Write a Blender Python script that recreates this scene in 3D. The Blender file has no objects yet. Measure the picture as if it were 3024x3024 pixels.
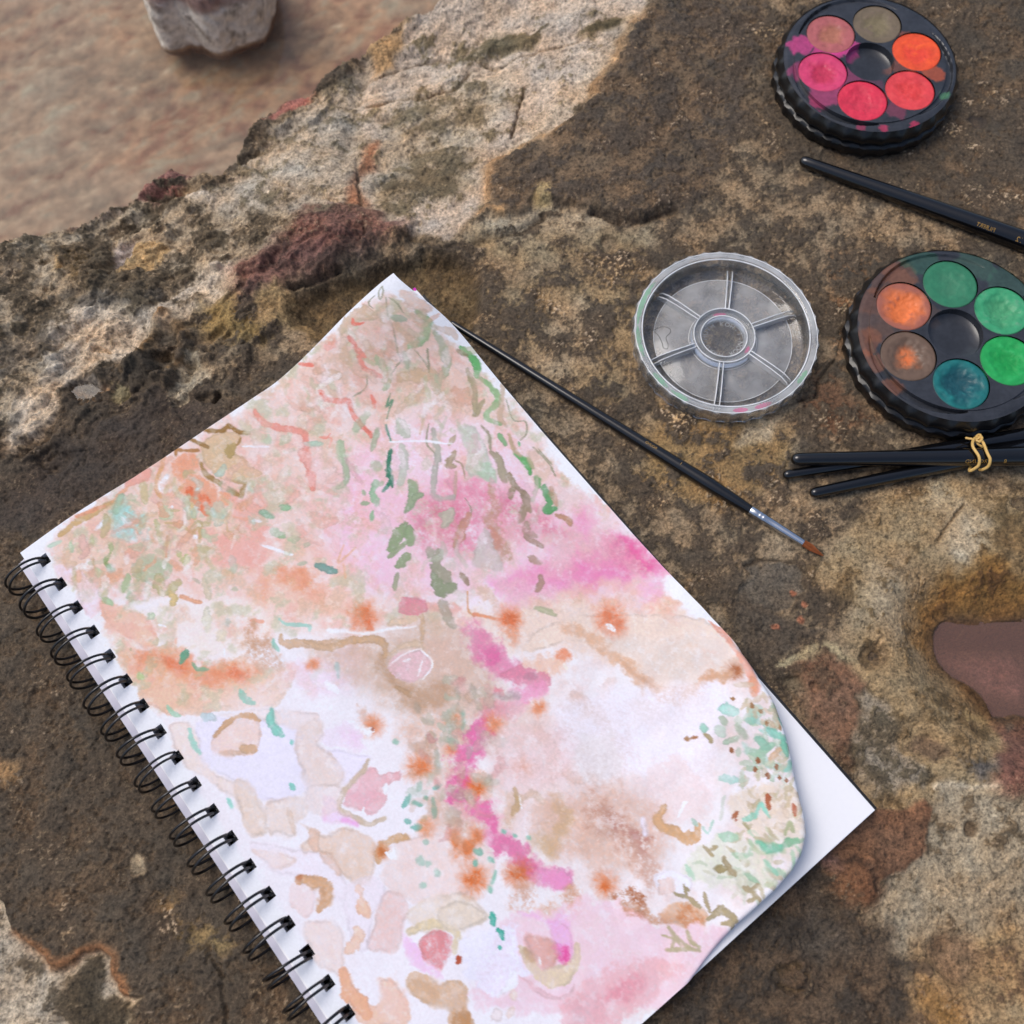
import bpy, math, random
import numpy as np
from mathutils import Vector
from mathutils.geometry import delaunay_2d_cdt

# ---------------------------------------------------------------- camera, sky, sun, exposure
# all modelling below is in centimetres and is written to Blender in metres
CM = 0.01
sc = bpy.context.scene
H = 41.8                                   # camera height above the rock slab, cm
PITCH = math.radians(70.0)                 # looking down
cam_d = bpy.data.cameras.new('camera')
cam = bpy.data.objects.new('camera', cam_d)
sc.collection.objects.link(cam)
cam.location = (0, 0, H * CM)
cam.rotation_euler = (math.radians(90) - PITCH, 0, 0)
cam_d.sensor_width = 36.0
cam_d.lens = 36.0
cam_d.clip_start = 0.01
cam_d.clip_end = 500.0
cam_d.dof.use_dof = True
cam_d.dof.focus_distance = 0.43
cam_d.dof.aperture_fstop = 11.0
sc.camera = cam

SUN_EL, SUN_AZ = math.radians(60), math.radians(-66)      # azimuth from +Y towards +X
world = bpy.data.worlds.new('World')
sc.world = world
world.use_nodes = True
wn = world.node_tree
for n in list(wn.nodes):
    wn.nodes.remove(n)
sky = wn.nodes.new('ShaderNodeTexSky')
sky.sky_type = 'NISHITA'
sky.sun_disc = False
sky.sun_elevation = SUN_EL
sky.sun_rotation = SUN_AZ
sky.air_density = 1.0
sky.dust_density = 3.6
sky.ozone_density = 1.0
bg = wn.nodes.new('ShaderNodeBackground')
bg.inputs[1].default_value = 0.13
wo = wn.nodes.new('ShaderNodeOutputWorld')
wn.links.new(sky.outputs[0], bg.inputs[0])
wn.links.new(bg.outputs[0], wo.inputs[0])
sun_d = bpy.data.lights.new('sun', 'SUN')
sun_d.energy = 1.35
sun_d.angle = math.radians(34)
sun_d.color = (1.0, 0.97, 0.93)
sun = bpy.data.objects.new('sun', sun_d)
sc.collection.objects.link(sun)
sun.location = (0, 0, 3)
_sd = Vector((math.sin(SUN_AZ) * math.cos(SUN_EL), math.cos(SUN_AZ) * math.cos(SUN_EL), math.sin(SUN_EL)))
sun.rotation_euler = (-_sd).to_track_quat('-Z', 'Y').to_euler()
sc.view_settings.view_transform = 'Standard'
sc.view_settings.look = 'None'
sc.view_settings.exposure = 0.10
sc.view_settings.gamma = 1.0
sc.view_settings.use_curve_mapping = False
sc.render.engine = 'CYCLES'
sc.cycles.max_bounces = 8
sc.cycles.transparent_max_bounces = 16

# ---------------------------------------------------------------- helpers
COL = sc.collection

def lin(c):
    c = np.asarray(c, float) / 255.0
    return np.where(c <= 0.04045, c / 12.92, ((c + 0.055) / 1.055) ** 2.4)

def lin4(c):
    return tuple(float(v) for v in lin(c)) + (1.0,)

def tag(o, label=None, cat=None, group=None, kind=None):
    if label: o['label'] = label
    if cat: o['category'] = cat
    if group: o['group'] = group
    if kind: o['kind'] = kind
    return o

def empty(name, loc, rz=0.0, rx=0.0, ry=0.0):
    o = bpy.data.objects.new(name, None)
    o.empty_display_size = 0.01
    COL.objects.link(o)
    o.location = tuple(v * CM for v in loc)
    o.rotation_euler = (rx, ry, rz)
    return o

def link(name, me, mat, parent=None):
    o = bpy.data.objects.new(name, me)
    COL.objects.link(o)
    if mat: me.materials.append(mat)
    if parent: o.parent = parent
    return o

def colour(me, rgb, alpha=None):
    a = me.color_attributes.new('Col', 'FLOAT_COLOR', 'POINT')
    buf = np.ones((len(me.vertices), 4), np.float32)
    buf[:, :3] = rgb
    if alpha is not None: buf[:, 3] = alpha
    a.data.foreach_set('color', buf.ravel())

def build(name, V, F, mat, parent=None, smooth=True, rgb=None, sharp=None):
    """one mesh object from vertices (cm) and faces"""
    me = bpy.data.meshes.new(name)
    me.from_pydata([tuple(float(q) * CM for q in v) for v in V], [], [tuple(f) for f in F])
    me.update()
    if smooth:
        me.polygons.foreach_set('use_smooth', [True] * len(me.polygons))
        if sharp is not None:
            me.set_sharp_from_angle(angle=math.radians(sharp))
    if rgb is not None:
        colour(me, rgb)
    return link(name, me, mat, parent)

def quads(name, P, Q, mat, parent=None, rgb=None, alpha=None):
    """large quad mesh from numpy arrays"""
    me = bpy.data.meshes.new(name)
    me.vertices.add(len(P))
    me.vertices.foreach_set('co', (P * CM).astype(np.float32).ravel())
    me.loops.add(Q.size)
    me.loops.foreach_set('vertex_index', Q.astype(np.int32).ravel())
    me.polygons.add(len(Q))
    me.polygons.foreach_set('loop_start', (np.arange(len(Q)) * 4).astype(np.int32))
    me.polygons.foreach_set('use_smooth', np.ones(len(Q), bool))
    me.update(calc_edges=True)
    if rgb is not None:
        colour(me, rgb, alpha)
    return link(name, me, mat, parent)

def grid_quads(nx, ny):
    i = np.arange(nx * ny).reshape(ny, nx)
    return np.stack([i[:-1, :-1], i[:-1, 1:], i[1:, 1:], i[1:, :-1]], -1).reshape(-1, 4)

def tube(pts, rad, seg=12, squash=None, cap=True):
    """swept tube along points; returns verts, faces"""
    pts = [Vector(p) for p in pts]
    n = len(pts)
    if not hasattr(rad, '__len__'): rad = [rad] * n
    V, F = [], []
    up = Vector((0, 0, 1))
    for i in range(n):
        t = (pts[min(i + 1, n - 1)] - pts[max(i - 1, 0)]).normalized()
        if abs(t.dot(up)) > 0.98: up = Vector((0.0, 1, 0.05)).normalized()
        a = t.cross(up).normalized()
        b = a.cross(t).normalized()
        up = b
        for k in range(seg):
            w = 2 * math.pi * k / seg
            V.append(pts[i] + a * (math.cos(w) * rad[i]) + b * (math.sin(w) * rad[i] * (squash[i] if squash else 1)))
    for i in range(n - 1):
        for k in range(seg):
            k2 = (k + 1) % seg
            F.append((i * seg + k, i * seg + k2, (i + 1) * seg + k2, (i + 1) * seg + k))
    if cap:
        F.append(tuple(range(seg - 1, -1, -1)))
        F.append(tuple((n - 1) * seg + k for k in range(seg)))
    return V, F

def spline(pts, n):
    """Catmull-Rom through points"""
    P = [Vector(p) for p in pts]
    P = [P[0] * 2 - P[1]] + P + [P[-1] * 2 - P[-2]]
    out = []
    m = len(P) - 3
    for k in range(n):
        s = k / (n - 1) * m
        i = min(int(s), m - 1)
        t = s - i
        a, b, c, d = P[i], P[i + 1], P[i + 2], P[i + 3]
        out.append(0.5 * ((2 * b) + (c - a) * t + (2 * a - 5 * b + 4 * c - d) * t * t + (3 * b - a - 3 * c + d) * t ** 3))
    return out

def lathe(prof, n, close=False):
    """prof: list of (radius or function of angle, z)"""
    V, F = [], []
    for r, z in prof:
        for k in range(n):
            a = 2 * math.pi * k / n
            rr = r(a) if callable(r) else r
            zz = z(a) if callable(z) else z
            V.append((rr * math.cos(a), rr * math.sin(a), zz))
    m = len(prof)
    for j in range(m if close else m - 1):
        j2 = (j + 1) % m
        for k in range(n):
            k2 = (k + 1) % n
            F.append((j * n + k, j * n + k2, j2 * n + k2, j2 * n + k))
    return V, F

def join(*parts):
    V, F = [], []
    for v, f in parts:
        o = len(V)
        V += list(v)
        F += [tuple(i + o for i in q) for q in f]
    return V, F

def box(x0, x1, y0, y1, z0, z1):
    V = [(x, y, z) for z in (z0, z1) for y in (y0, y1) for x in (x0, x1)]
    F = [(0, 2, 3, 1), (4, 5, 7, 6), (0, 1, 5, 4), (2, 6, 7, 3), (0, 4, 6, 2), (1, 3, 7, 5)]
    return V, F

# -------- noise on numpy arrays
_rng = np.random.default_rng(7)
_perm = np.tile(_rng.permutation(256), 2)
_ang = _rng.uniform(0, 2 * np.pi, 256)
_gx, _gy = np.cos(_ang), np.sin(_ang)

def pnoise(x, y, seed=0):
    x = np.asarray(x, float) + seed * 17.31
    y = np.asarray(y, float) + seed * 9.77
    xi = np.floor(x).astype(int); yi = np.floor(y).astype(int)
    fx = x - xi; fy = y - yi
    u = fx * fx * fx * (fx * (fx * 6 - 15) + 10)
    v = fy * fy * fy * (fy * (fy * 6 - 15) + 10)
    def g(ix, iy, dx, dy):
        h = _perm[_perm[ix & 255] + (iy & 255)]
        return _gx[h] * dx + _gy[h] * dy
    a = g(xi, yi, fx, fy); b = g(xi + 1, yi, fx - 1, fy)
    c = g(xi, yi + 1, fx, fy - 1); d = g(xi + 1, yi + 1, fx - 1, fy - 1)
    return 1.5 * ((a + u * (b - a)) + v * ((c + u * (d - c)) - (a + u * (b - a))))

def fbm(x, y, octv=4, seed=0, gain=0.5, lac=2.03):
    s = 0.0; amp = 1.0; tot = 0.0
    for o in range(octv):
        s = s + amp * pnoise(x, y, seed + o * 3)
        tot += amp; amp *= gain
        x = np.asarray(x) * lac; y = np.asarray(y) * lac
    return s / tot

def sstep(a, b, x):
    t = np.clip((x - a) / (b - a), 0, 1)
    return t * t * (3 - 2 * t)

def rounded(P, m=5):
    """closed smooth outline through the given corners"""
    P = np.asarray(P, float); n = len(P); out = []
    for i in range(n):
        a, b, c, d = P[i - 1], P[i], P[(i + 1) % n], P[(i + 2) % n]
        for t in np.arange(m) / m:
            out.append(0.5 * ((2 * b) + (c - a) * t + (2 * a - 5 * b + 4 * c - d) * t * t + (3 * b - a - 3 * c + d) * t ** 3))
    return np.array(out)

def smooth_line(P, m=5):
    P = np.asarray(P, float)
    if len(P) < 3: return P
    Q = np.vstack([2 * P[0] - P[1], P, 2 * P[-1] - P[-2]]); out = []
    for i in range(len(P) - 1):
        a, b, c, d = Q[i], Q[i + 1], Q[i + 2], Q[i + 3]
        for t in np.arange(m) / m:
            out.append(0.5 * ((2 * b) + (c - a) * t + (2 * a - 5 * b + 4 * c - d) * t * t + (3 * b - a - 3 * c + d) * t ** 3))
    out.append(P[-1])
    return np.array(out)

def poly_sd(px, py, poly):
    """signed distance to a polygon, negative inside"""
    poly = np.asarray(poly, float)
    d = np.full(px.shape, 1e9); inside = np.zeros(px.shape, bool)
    n = len(poly)
    for i in range(n):
        ax, ay = poly[i]; bx, by = poly[(i + 1) % n]
        ex, ey = bx - ax, by - ay
        wx, wy = px - ax, py - ay
        t = np.clip((wx * ex + wy * ey) / (ex * ex + ey * ey + 1e-12), 0, 1)
        d = np.minimum(d, (wx - ex * t) ** 2 + (wy - ey * t) ** 2)
        c = (ay > py) != (by > py)
        if c.any():
            xs = ex * (py - ay) / (ey if abs(ey) > 1e-12 else 1e-12) + ax
            inside ^= c & (px < xs)
    d = np.sqrt(d)
    return np.where(inside, -d, d)

def line_d(px, py, pts):
    """distance to a polyline and parameter 0..1 along it"""
    pts = np.asarray(pts, float)
    best = np.full(px.shape, 1e9); par = np.zeros(px.shape)
    n = max(len(pts) - 1, 1)
    for i in range(n):
        a = pts[i]; b = pts[min(i + 1, len(pts) - 1)]
        e = b - a
        t = np.clip(((px - a[0]) * e[0] + (py - a[1]) * e[1]) / (e @ e + 1e-12), 0, 1)
        q = np.hypot(px - a[0] - e[0] * t, py - a[1] - e[1] * t)
        k = q < best
        best = np.where(k, q, best); par = np.where(k, (i + t) / n, par)
    return best, par

# -------- survey: a point of the photograph to a place in the world (cm)
CROP = {'T': (0, 0, 3024 / 1932), 'R1': (0, 0, 1008 / 1932), 'R2': (900, 0, 1008 / 1932), 'R3': (0, 600, 1000 / 1932),
        'R4': (2100, 1400, 924 / 1932), 'R5': (2000, 2200, 1024 / 1932), 'R6': (0, 2024, 1000 / 1932),
        'A': (900, 780, .5), 'B': (60, 1200, .5), 'C': (900, 1500, .5), 'D': (500, 2058, .5), 'E': (1450, 1800, .5),
        'F': (1300, 2258, 766 / 1932), 'P': (2250, 0, 774 / 1932), 'Q': (2250, 700, 774 / 1932), 'L': (1700, 700, 774 / 1932),
        'U': (1380, 980, 1100 / 1932), 'V': (0, 1560, 700 / 1932), 'N': (0, 0, 1.0)}
_cp, _sp = math.cos(PITCH), math.sin(PITCH)

def at(tagc, x, y, z=0.0):
    ox, oy, s = CROP[tagc]
    nx = (ox + x * s) / 3024 - 0.5
    ny = 0.5 - (oy + y * s) / 3024
    t = (H - z) / (_sp - _cp * ny)
    return (nx * t, t * (_cp + _sp * ny))

# ---------------------------------------------------------------- materials
def mat(name):
    m = bpy.data.materials.new(name)
    m.use_nodes = True
    nt = m.node_tree
    b = nt.nodes['Principled BSDF']
    return m, nt, b

def N(nt, kind, **kw):
    n = nt.nodes.new(kind)
    for k, v in kw.items(): setattr(n, k, v)
    return n

def simple(name, rgb, rough=0.5, spec=0.5, metal=0.0, noise=0.0, nscale=200.0, bump=0.0, coat=0.0):
    m, nt, b = mat(name)
    b.inputs['Roughness'].default_value = rough
    b.inputs['Specular IOR Level'].default_value = spec
    b.inputs['Metallic'].default_value = metal
    b.inputs['Coat Weight'].default_value = coat
    b.inputs['Coat Roughness'].default_value = 0.08
    tc = N(nt, 'ShaderNodeTexCoord')
    nz = N(nt, 'ShaderNodeTexNoise')
    nz.inputs['Scale'].default_value = nscale
    nz.inputs['Detail'].default_value = 4
    nt.links.new(tc.outputs['Object'], nz.inputs['Vector'])
    mx = N(nt, 'ShaderNodeMix', data_type='RGBA')
    c = lin(rgb)
    mx.inputs['A'].default_value = tuple(np.clip(c * (1 - noise), 0, 1)) + (1,)
    mx.inputs['B'].default_value = tuple(np.clip(c * (1 + noise), 0, 1)) + (1,)
    nt.links.new(nz.outputs[0], mx.inputs['Factor'])
    nt.links.new(mx.outputs['Result'], b.inputs['Base Color'])
    if bump:
        bp = N(nt, 'ShaderNodeBump')
        bp.inputs['Strength'].default_value = bump
        bp.inputs['Distance'].default_value = 0.0005
        nt.links.new(nz.outputs[0], bp.inputs['Height'])
        nt.links.new(bp.outputs[0], b.inputs['Normal'])
    return m

def vcol(name, rough=0.6, spec=0.4, nscale=400.0, namp=0.15, bump=0.3, bdist=0.0003, coat=0.0):
    """material whose colour is the object's own pigment map with procedural grain on top"""
    m, nt, b = mat(name)
    b.inputs['Roughness'].default_value = rough
    b.inputs['Specular IOR Level'].default_value = spec
    b.inputs['Coat Weight'].default_value = coat
    at_ = N(nt, 'ShaderNodeAttribute', attribute_name='Col')
    tc = N(nt, 'ShaderNodeTexCoord')
    nz = N(nt, 'ShaderNodeTexNoise')
    nz.inputs['Scale'].default_value = nscale
    nz.inputs['Detail'].default_value = 5
    nt.links.new(tc.outputs['Object'], nz.inputs['Vector'])
    mr = N(nt, 'ShaderNodeMapRange')
    mr.inputs['From Min'].default_value = 0.3; mr.inputs['From Max'].default_value = 0.7
    mr.inputs['To Min'].default_value = 1 - namp; mr.inputs['To Max'].default_value = 1 + namp
    nt.links.new(nz.outputs[0], mr.inputs[0])
    mx = N(nt, 'ShaderNodeVectorMath', operation='SCALE')
    nt.links.new(at_.outputs['Color'], mx.inputs[0])
    nt.links.new(mr.outputs[0], mx.inputs['Scale'])
    nt.links.new(mx.outputs[0], b.inputs['Base Color'])
    bp = N(nt, 'ShaderNodeBump')
    bp.inputs['Strength'].default_value = bump
    bp.inputs['Distance'].default_value = bdist
    nt.links.new(nz.outputs[0], bp.inputs['Height'])
    nt.links.new(bp.outputs[0], b.inputs['Normal'])
    return m
# ---------------------------------------------------------------- the rock: broad shape
def _flat(tagc, pts): return np.array([at(tagc, x, y, 0.0) for x, y in pts])
SLOPE = _flat('T', [(-500, 640), (0, 600), (250, 600), (430, 520), (640, 430), (850, 450), (920, 380), (1010, 290), (1100, 190), (1230, -40), (1290, -180), (-200, -180), (-600, 200)])

def h_slope(x, y):
    d = np.maximum(0, -poly_sd(np.atleast_1d(np.asarray(x, float)), np.atleast_1d(np.asarray(y, float)), SLOPE))
    return -0.30 * d * d / (d + 1.5)

def spot(tagc, x, y):
    """where the photographed point lies on the rock (plan position, cm)"""
    z = 0.0
    for _ in range(6):
        p = at(tagc, x, y, z)
        z = float(h_slope(p[0], p[1])[0])
    return p

def region(tagc, pts): return np.array([spot(tagc, x, y) for x, y in pts])

POOL_EDGE = region('T', [(-420, 560), (-150, 500), (0, 466), (60, 452), (110, 440), (170, 420), (255, 385), (300, 355), (330, 331), (420, 330), (448, 300),
                         (505, 225), (540, 193), (600, 175), (640, 130), (690, 95), (720, 70), (775, 40), (812, 22), (836, 0)])
POOL_EDGE = np.vstack([POOL_EDGE, [[POOL_EDGE[-1][0] + 3, POOL_EDGE[-1][1] + 6], [6, 75], [6, 110], [-90, 110], [-90, POOL_EDGE[0][1] - 5]]])
PIT = region('T', [(1779, 1178), (1790, 1162), (1812, 1156), (1840, 1163), (1870, 1166), (1905, 1158), (1932, 1160), (1990, 1165), (2060, 1200), (2070, 1290), (2000, 1350),
                   (1932, 1344), (1900, 1346), (1880, 1330), (1868, 1310), (1835, 1278), (1800, 1243), (1783, 1208)])

# non-uniform plan grid: fine where the photograph looks, coarse beyond
def axis(lo, a, b, hi, nf, nc):
    l = lo + (a - lo) * (1 - (1 - np.linspace(0, 1, nc, endpoint=False)) ** 2.0)
    r = b + (hi - b) * (np.linspace(0, 1, nc + 1)[1:]) ** 2.0
    return np.concatenate([l, np.linspace(a, b, nf), r])
gx = axis(-80, -28.5, 28.5, 80, 1000, 40)
gy = axis(-60, -6.0, 45.5, 100, 900, 40)
X, Y = np.meshgrid(gx, gy)
GNX, GNY = len(gx), len(gy)
X = X.ravel(); Y = Y.ravel()

# shared noise fields, cm
wx = fbm(X * 0.55, Y * 0.55, 5, 11); wy = fbm(X * 0.55, Y * 0.55, 5, 23)
n_lo = fbm(X * 0.09, Y * 0.09, 4, 31)
n_md = fbm(X * 0.38, Y * 0.38, 5, 41)
n_pt = fbm(X * 0.8, Y * 0.8, 6, 53, gain=0.66)
n_pt2 = fbm(X * 0.33, Y * 0.33, 7, 67, gain=0.62)
n_fi = fbm(X * 3.1, Y * 3.1, 4, 71, gain=0.7)
n_sp = fbm(X * 6.0, Y * 6.0, 3, 83, gain=0.7)
n_cl = fbm(X * 0.5, Y * 0.5, 3, 97)
_ra, _rb = X * .80 + Y * .60, -X * .60 + Y * .80        # bedding runs diagonally
n_rg = 1 - 2 * np.abs(fbm(_ra * 0.15 + wx * .25, _rb * 0.36 + wy * .25, 5, 107, gain=.55))
n_rg2 = 1 - 2 * np.abs(fbm(X * 0.9, Y * 0.9, 4, 117, gain=.55))
XW = X + wx * 0.9; YW = Y + wy * 0.9            # broken outlines
XS = X + wx * 0.4; YS = Y + wy * 0.4

BASE = np.tile(np.array([134., 115., 86.]), (len(X), 1))
K = np.full(len(X), 0.55)                          # how much dark crust lies on it
SP = np.full(len(X), 0.40)                         # how many pale lichen grains
DK = np.tile(np.array([78., 66., 50.]), (len(X), 1))   # crust colour
Z = np.zeros(len(X))

def paint(tagc, pts, rgb=None, k=None, sp=None, soft=0.35, dz=0.0, dzs=0.25, dk=None, a=1.0, warp=True, poly=None, fadex=None):
    P = region(tagc, pts) if poly is None else poly
    m = max(soft, dzs) + 1.6
    sel = np.where((X > P[:, 0].min() - m) & (X < P[:, 0].max() + m) & (Y > P[:, 1].min() - m) & (Y < P[:, 1].max() + m))[0]
    xs, ys = (XW[sel], YW[sel]) if warp else (XS[sel], YS[sel])
    d = poly_sd(xs, ys, P)
    f = (1 - sstep(-soft, soft, d)) * a
    if rgb is not None: BASE[sel] += (np.array(rgb, float) - BASE[sel]) * f[:, None]
    if k is not None: K[sel] += (k - K[sel]) * f
    if sp is not None: SP[sel] += (sp - SP[sel]) * f
    if dk is not None: DK[sel] += (np.array(dk, float) - DK[sel]) * f[:, None]
    if dz: Z[sel] += dz * (1 - sstep(-dzs, dzs, d)) * (1 if fadex is None else sstep(fadex[1], fadex[0], X[sel]))

def vein(tagc, pts, w, rgb=None, dz=0.0, a=0.8, k=None, dzw=None):
    P = region(tagc, pts)
    m = 3 * w + 1
    sel = np.where((X > P[:, 0].min() - m) & (X < P[:, 0].max() + m) & (Y > P[:, 1].min() - m) & (Y < P[:, 1].max() + m))[0]
    d, t = line_d(X[sel] + wx[sel] * 0.35, Y[sel] + wy[sel] * 0.35, P)
    f = np.exp(-(d / w) ** 2)
    if rgb is not None: BASE[sel] += (np.array(rgb, float) - BASE[sel]) * (f * a)[:, None]
    if k is not None: K[sel] += (k - K[sel]) * f
    if dz: Z[sel] += dz * (f if dzw is None else np.exp(-(d / dzw) ** 2))

def dimple(tagc, x, y, r, dz, rgb=None, k=None, ry=None, a=0.8):
    c = spot(tagc, x, y)
    ry = ry or r
    d = np.hypot((XS - c[0]) / r, (YS - c[1]) / ry)
    f = 1 - sstep(0.55, 1.1, d)
    Z[:] += dz * f
    if rgb is not None: BASE[:] += (np.array(rgb, float) - BASE) * (f * a)[:, None]
    if k is not None: K[:] += (k - K) * f

# ---- left and lower left slab, dark
paint('T', [(-300, 800), (0, 790), (250, 690), (420, 740), (520, 720), (560, 760), (60, 1030), (720, 1960), (700, 2200), (-300, 2200)], (92, 75, 54), k=.66, sp=.32, soft=1.2)
paint('T', [(60, 880), (300, 740), (480, 790), (380, 850), (60, 1010), (-40, 1000)], (78, 66, 53), k=.75, sp=.2, soft=.7, dk=(66, 56, 46))
# ---- facet of bare pale stone
paint('T', [(870, -60), (1255, -60), (1195, 60), (1140, 130), (1095, 200), (1010, 290), (930, 352), (912, 392), (850, 450), (780, 442), (640, 420), (650, 380), (690, 290), (668, 225), (690, 118), (740, 82), (838, -20)],
      (180, 163, 140), k=.25, sp=.12, soft=.25, dk=(120, 106, 76), warp=False)
paint('R2', [(470, 640), (700, 560), (900, 440), (1130, 430), (1150, 560), (1010, 780), (950, 960), (850, 1060), (600, 1150), (330, 1190), (380, 950), (430, 740)], (168, 152, 124), k=.48, sp=.3, soft=1.4, dk=(114, 101, 74))
paint('R2', [(600, 980), (900, 880), (960, 960), (850, 1070), (600, 1150), (420, 1190), (430, 1050)], (138, 122, 92), k=.62, soft=1.0, dk=(100, 87, 62))
paint('R2', [(850, 345), (1000, 265), (1150, 185), (1310, 205), (1250, 280), (1100, 330), (950, 355)], (132, 120, 92), k=.72, soft=.5, dk=(98, 88, 62))
paint('R2', [(1580, 190), (1740, 110), (1860, 100), (1800, 160), (1640, 230)], (110, 98, 66), k=.75, soft=.4, dk=(84, 74, 46))
paint('R2', [(330, 300), (430, 190), (560, 160), (560, 240), (440, 400), (370, 380)], (176, 138, 88), k=.2, soft=.4)
paint('R2', [(180, 1190), (240, 1020), (330, 860), (400, 800), (420, 870), (330, 1000), (310, 1180)], (150, 102, 70), k=.25, soft=.35)
vein('R2', [(330, 330), (300, 640), (290, 700), (230, 860)], .3, (150, 140, 124), dz=-.45, dzw=.5)
vein('R2', [(300, 900), (310, 1060), (305, 1190)], .07, (60, 48, 36), dz=-.15)
vein('R2', [(1240, 500), (1215, 640), (1165, 770)], .07, (82, 66, 48), dz=-.2)
vein('R2', [(1100, 900), (1240, 800), (1420, 650), (1560, 520), (1700, 330), (1880, 110)], .55, (192, 172, 140), dz=-.1, a=.7, k=.05)
vein('R2', [(400, 560), (560, 500), (760, 500), (880, 440)], .16, (200, 184, 160), dz=.12, a=.7)
vein('R2', [(310, 620), (340, 540), (560, 430), (900, 350), (1300, 215), (1600, 60)], .35, (192, 176, 150), dz=.3, a=.4, dzw=.5)
vein('R2', [(360, 620), (420, 600), (520, 570), (700, 560), (860, 500), (930, 420)], .10, (120, 104, 76), dz=-.28, a=.5)
vein('R2', [(330, 480), (520, 400), (740, 330), (860, 345), (1100, 380), (1300, 310), (1560, 230)], .08, (116, 100, 74), dz=-.2, a=.5)
vein('R1', [(1560, 860), (1640, 770), (1760, 720), (1880, 600)], .10, (196, 184, 160), dz=.2, a=.6)
vein('R1', [(1340, 900), (1460, 960), (1600, 1060), (1900, 1150)], .12, (110, 94, 66), dz=-.25, a=.5)
# ---- grey facet to its left
paint('T', [(330, 388), (430, 345), (500, 270), (560, 225), (610, 185), (690, 112), (672, 220), (690, 290), (650, 380), (640, 412), (560, 412), (420, 412), (350, 402)], (170, 155, 130), k=.34, sp=.3, soft=.3, dk=(116, 104, 78), warp=False)
paint('R1', [(1000, 1150), (1150, 1120), (1330, 1180), (1700, 1230), (1640, 1260), (1200, 1260), (1020, 1180)], (178, 166, 146), k=.15, soft=.4)
paint('R1', [(1470, 745), (1560, 640), (1640, 570), (1800, 540), (1720, 620), (1600, 665)], (158, 96, 82), k=.3, sp=.3, soft=.25, warp=False)
paint('R1', [(250, 1330), (520, 1200), (700, 1110), (900, 985), (1110, 1000), (1060, 1050), (960, 1140), (700, 1235), (450, 1300)], (146, 98, 84), k=.35, sp=.3, soft=.25, dz=.35, warp=False)
paint('R1', [(840, 1140), (960, 1100), (970, 1150), (870, 1160)], (70, 58, 50), k=.9, soft=.12, dz=-.4)
paint('R1', [(980, 1040), (1080, 1010), (1070, 1060), (990, 1070)], (88, 66, 56), k=.7, soft=.12, dz=-.25)
vein('R1', [(560, 1290), (760, 1220), (960, 1140)], .14, (160, 90, 78), dz=.15)
# ---- knobbly pale zone at left
paint('T', [(-300, 480), (0, 462), (100, 440), (250, 390), (330, 385), (640, 412), (610, 450), (440, 530), (330, 570), (250, 620), (150, 720), (0, 800), (-300, 820)], (160, 143, 114), k=.5, sp=.5, soft=.4, dk=(88, 76, 56))
paint('R3', [(250, 950), (280, 680), (450, 560), (700, 640), (900, 590), (1000, 510), (1330, 310), (1345, 430), (1000, 650), (845, 730), (820, 880), (600, 950), (400, 1080), (350, 1190), (130, 1390), (50, 1430), (90, 1200)], (184, 168, 142), k=.3, sp=.3, soft=.4, dk=(104, 90, 68), dz=-.15, dzs=.5)
paint('R3', [(620, 260), (780, 220), (800, 290), (740, 340), (650, 390), (620, 330)], (170, 156, 142), k=.08, sp=.1, soft=.2, dz=-.3, dzs=.3)
paint('R3', [(350, 290), (450, 230), (580, 230), (630, 300), (600, 430), (580, 500), (450, 490), (360, 420)], (100, 84, 54), k=.7, sp=.25, soft=.2, dz=.45, dzs=.35)
vein('R3', [(330, 400), (360, 300), (440, 235), (580, 225), (630, 290)], .16, (172, 142, 92), a=.8)
vein('R3', [(0, 250), (160, 235), (330, 250)], .14, (170, 142, 100), a=.7, dz=.1)
paint('R3', [(640, 500), (660, 410), (800, 350), (950, 380), (960, 450), (900, 560), (780, 560)], (96, 78, 52), k=.65, soft=.3, dz=.2)
paint('R3', [(660, 400), (790, 300), (830, 220), (930, 260), (900, 380), (780, 400)], (176, 146, 96), k=.25, soft=.25, dz=.1)
for x, y, rx, ry in ((180, 800, 1.0, 1.1), (30, 900, .9, 1.3), (560, 550, 1.5, .55), (880, 510, .8, .6), (60, 400, .7, .8), (960, 760, .6, .5), (1140, 710, 1.2, .6)):
    dimple('R3', x, y, rx, -.1, (86, 79, 67), k=.3, ry=ry)
for i in range(26):                                  # small hollows of the honeycomb weathering
    rr = random.Random(i)
    dimple('R3', rr.uniform(-60, 1300), rr.uniform(250, 1150), rr.uniform(.25, .7), rr.uniform(-.45, .35), ry=rr.uniform(.2, .5))
# ring shaped knob
vein('R3', [(850, 970), (830, 880), (870, 760), (930, 650), (1010, 690), (1090, 790), (1050, 860), (980, 940), (950, 1010), (880, 1000), (850, 970)], .28, (112, 86, 52), dz=.5, a=.9, dzw=.34)
vein('R3', [(550, 1000), (680, 950), (840, 930)], .3, (96, 74, 48), dz=.35, dzw=.35)
vein('R3', [(940, 1020), (1000, 1180), (1030, 1230)], .16, (106, 82, 54), dz=.2)
dimple('R3', 940, 900, .55, -.35, (136, 124, 100), k=.15, ry=.45)
dimple('R3', 930, 660, .4, .2, (178, 126, 72), k=.1, ry=.45)
paint('R3', [(1000, 960), (1090, 860), (1190, 870), (1190, 960), (1090, 1060), (1080, 1150), (1010, 1190), (950, 1080)], (150, 138, 112), k=.3, soft=.15, dz=-.25)
paint('R3', [(600, 1020), (740, 1020), (740, 1100), (690, 1160), (620, 1120)], (142, 130, 92), k=.35, soft=.15, dz=-.25)
paint('R3', [(420, 1110), (440, 1060), (530, 1030), (590, 1040), (590, 1090), (500, 1120)], (122, 110, 92), k=0, sp=0, soft=.1, dz=-.25)
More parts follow.
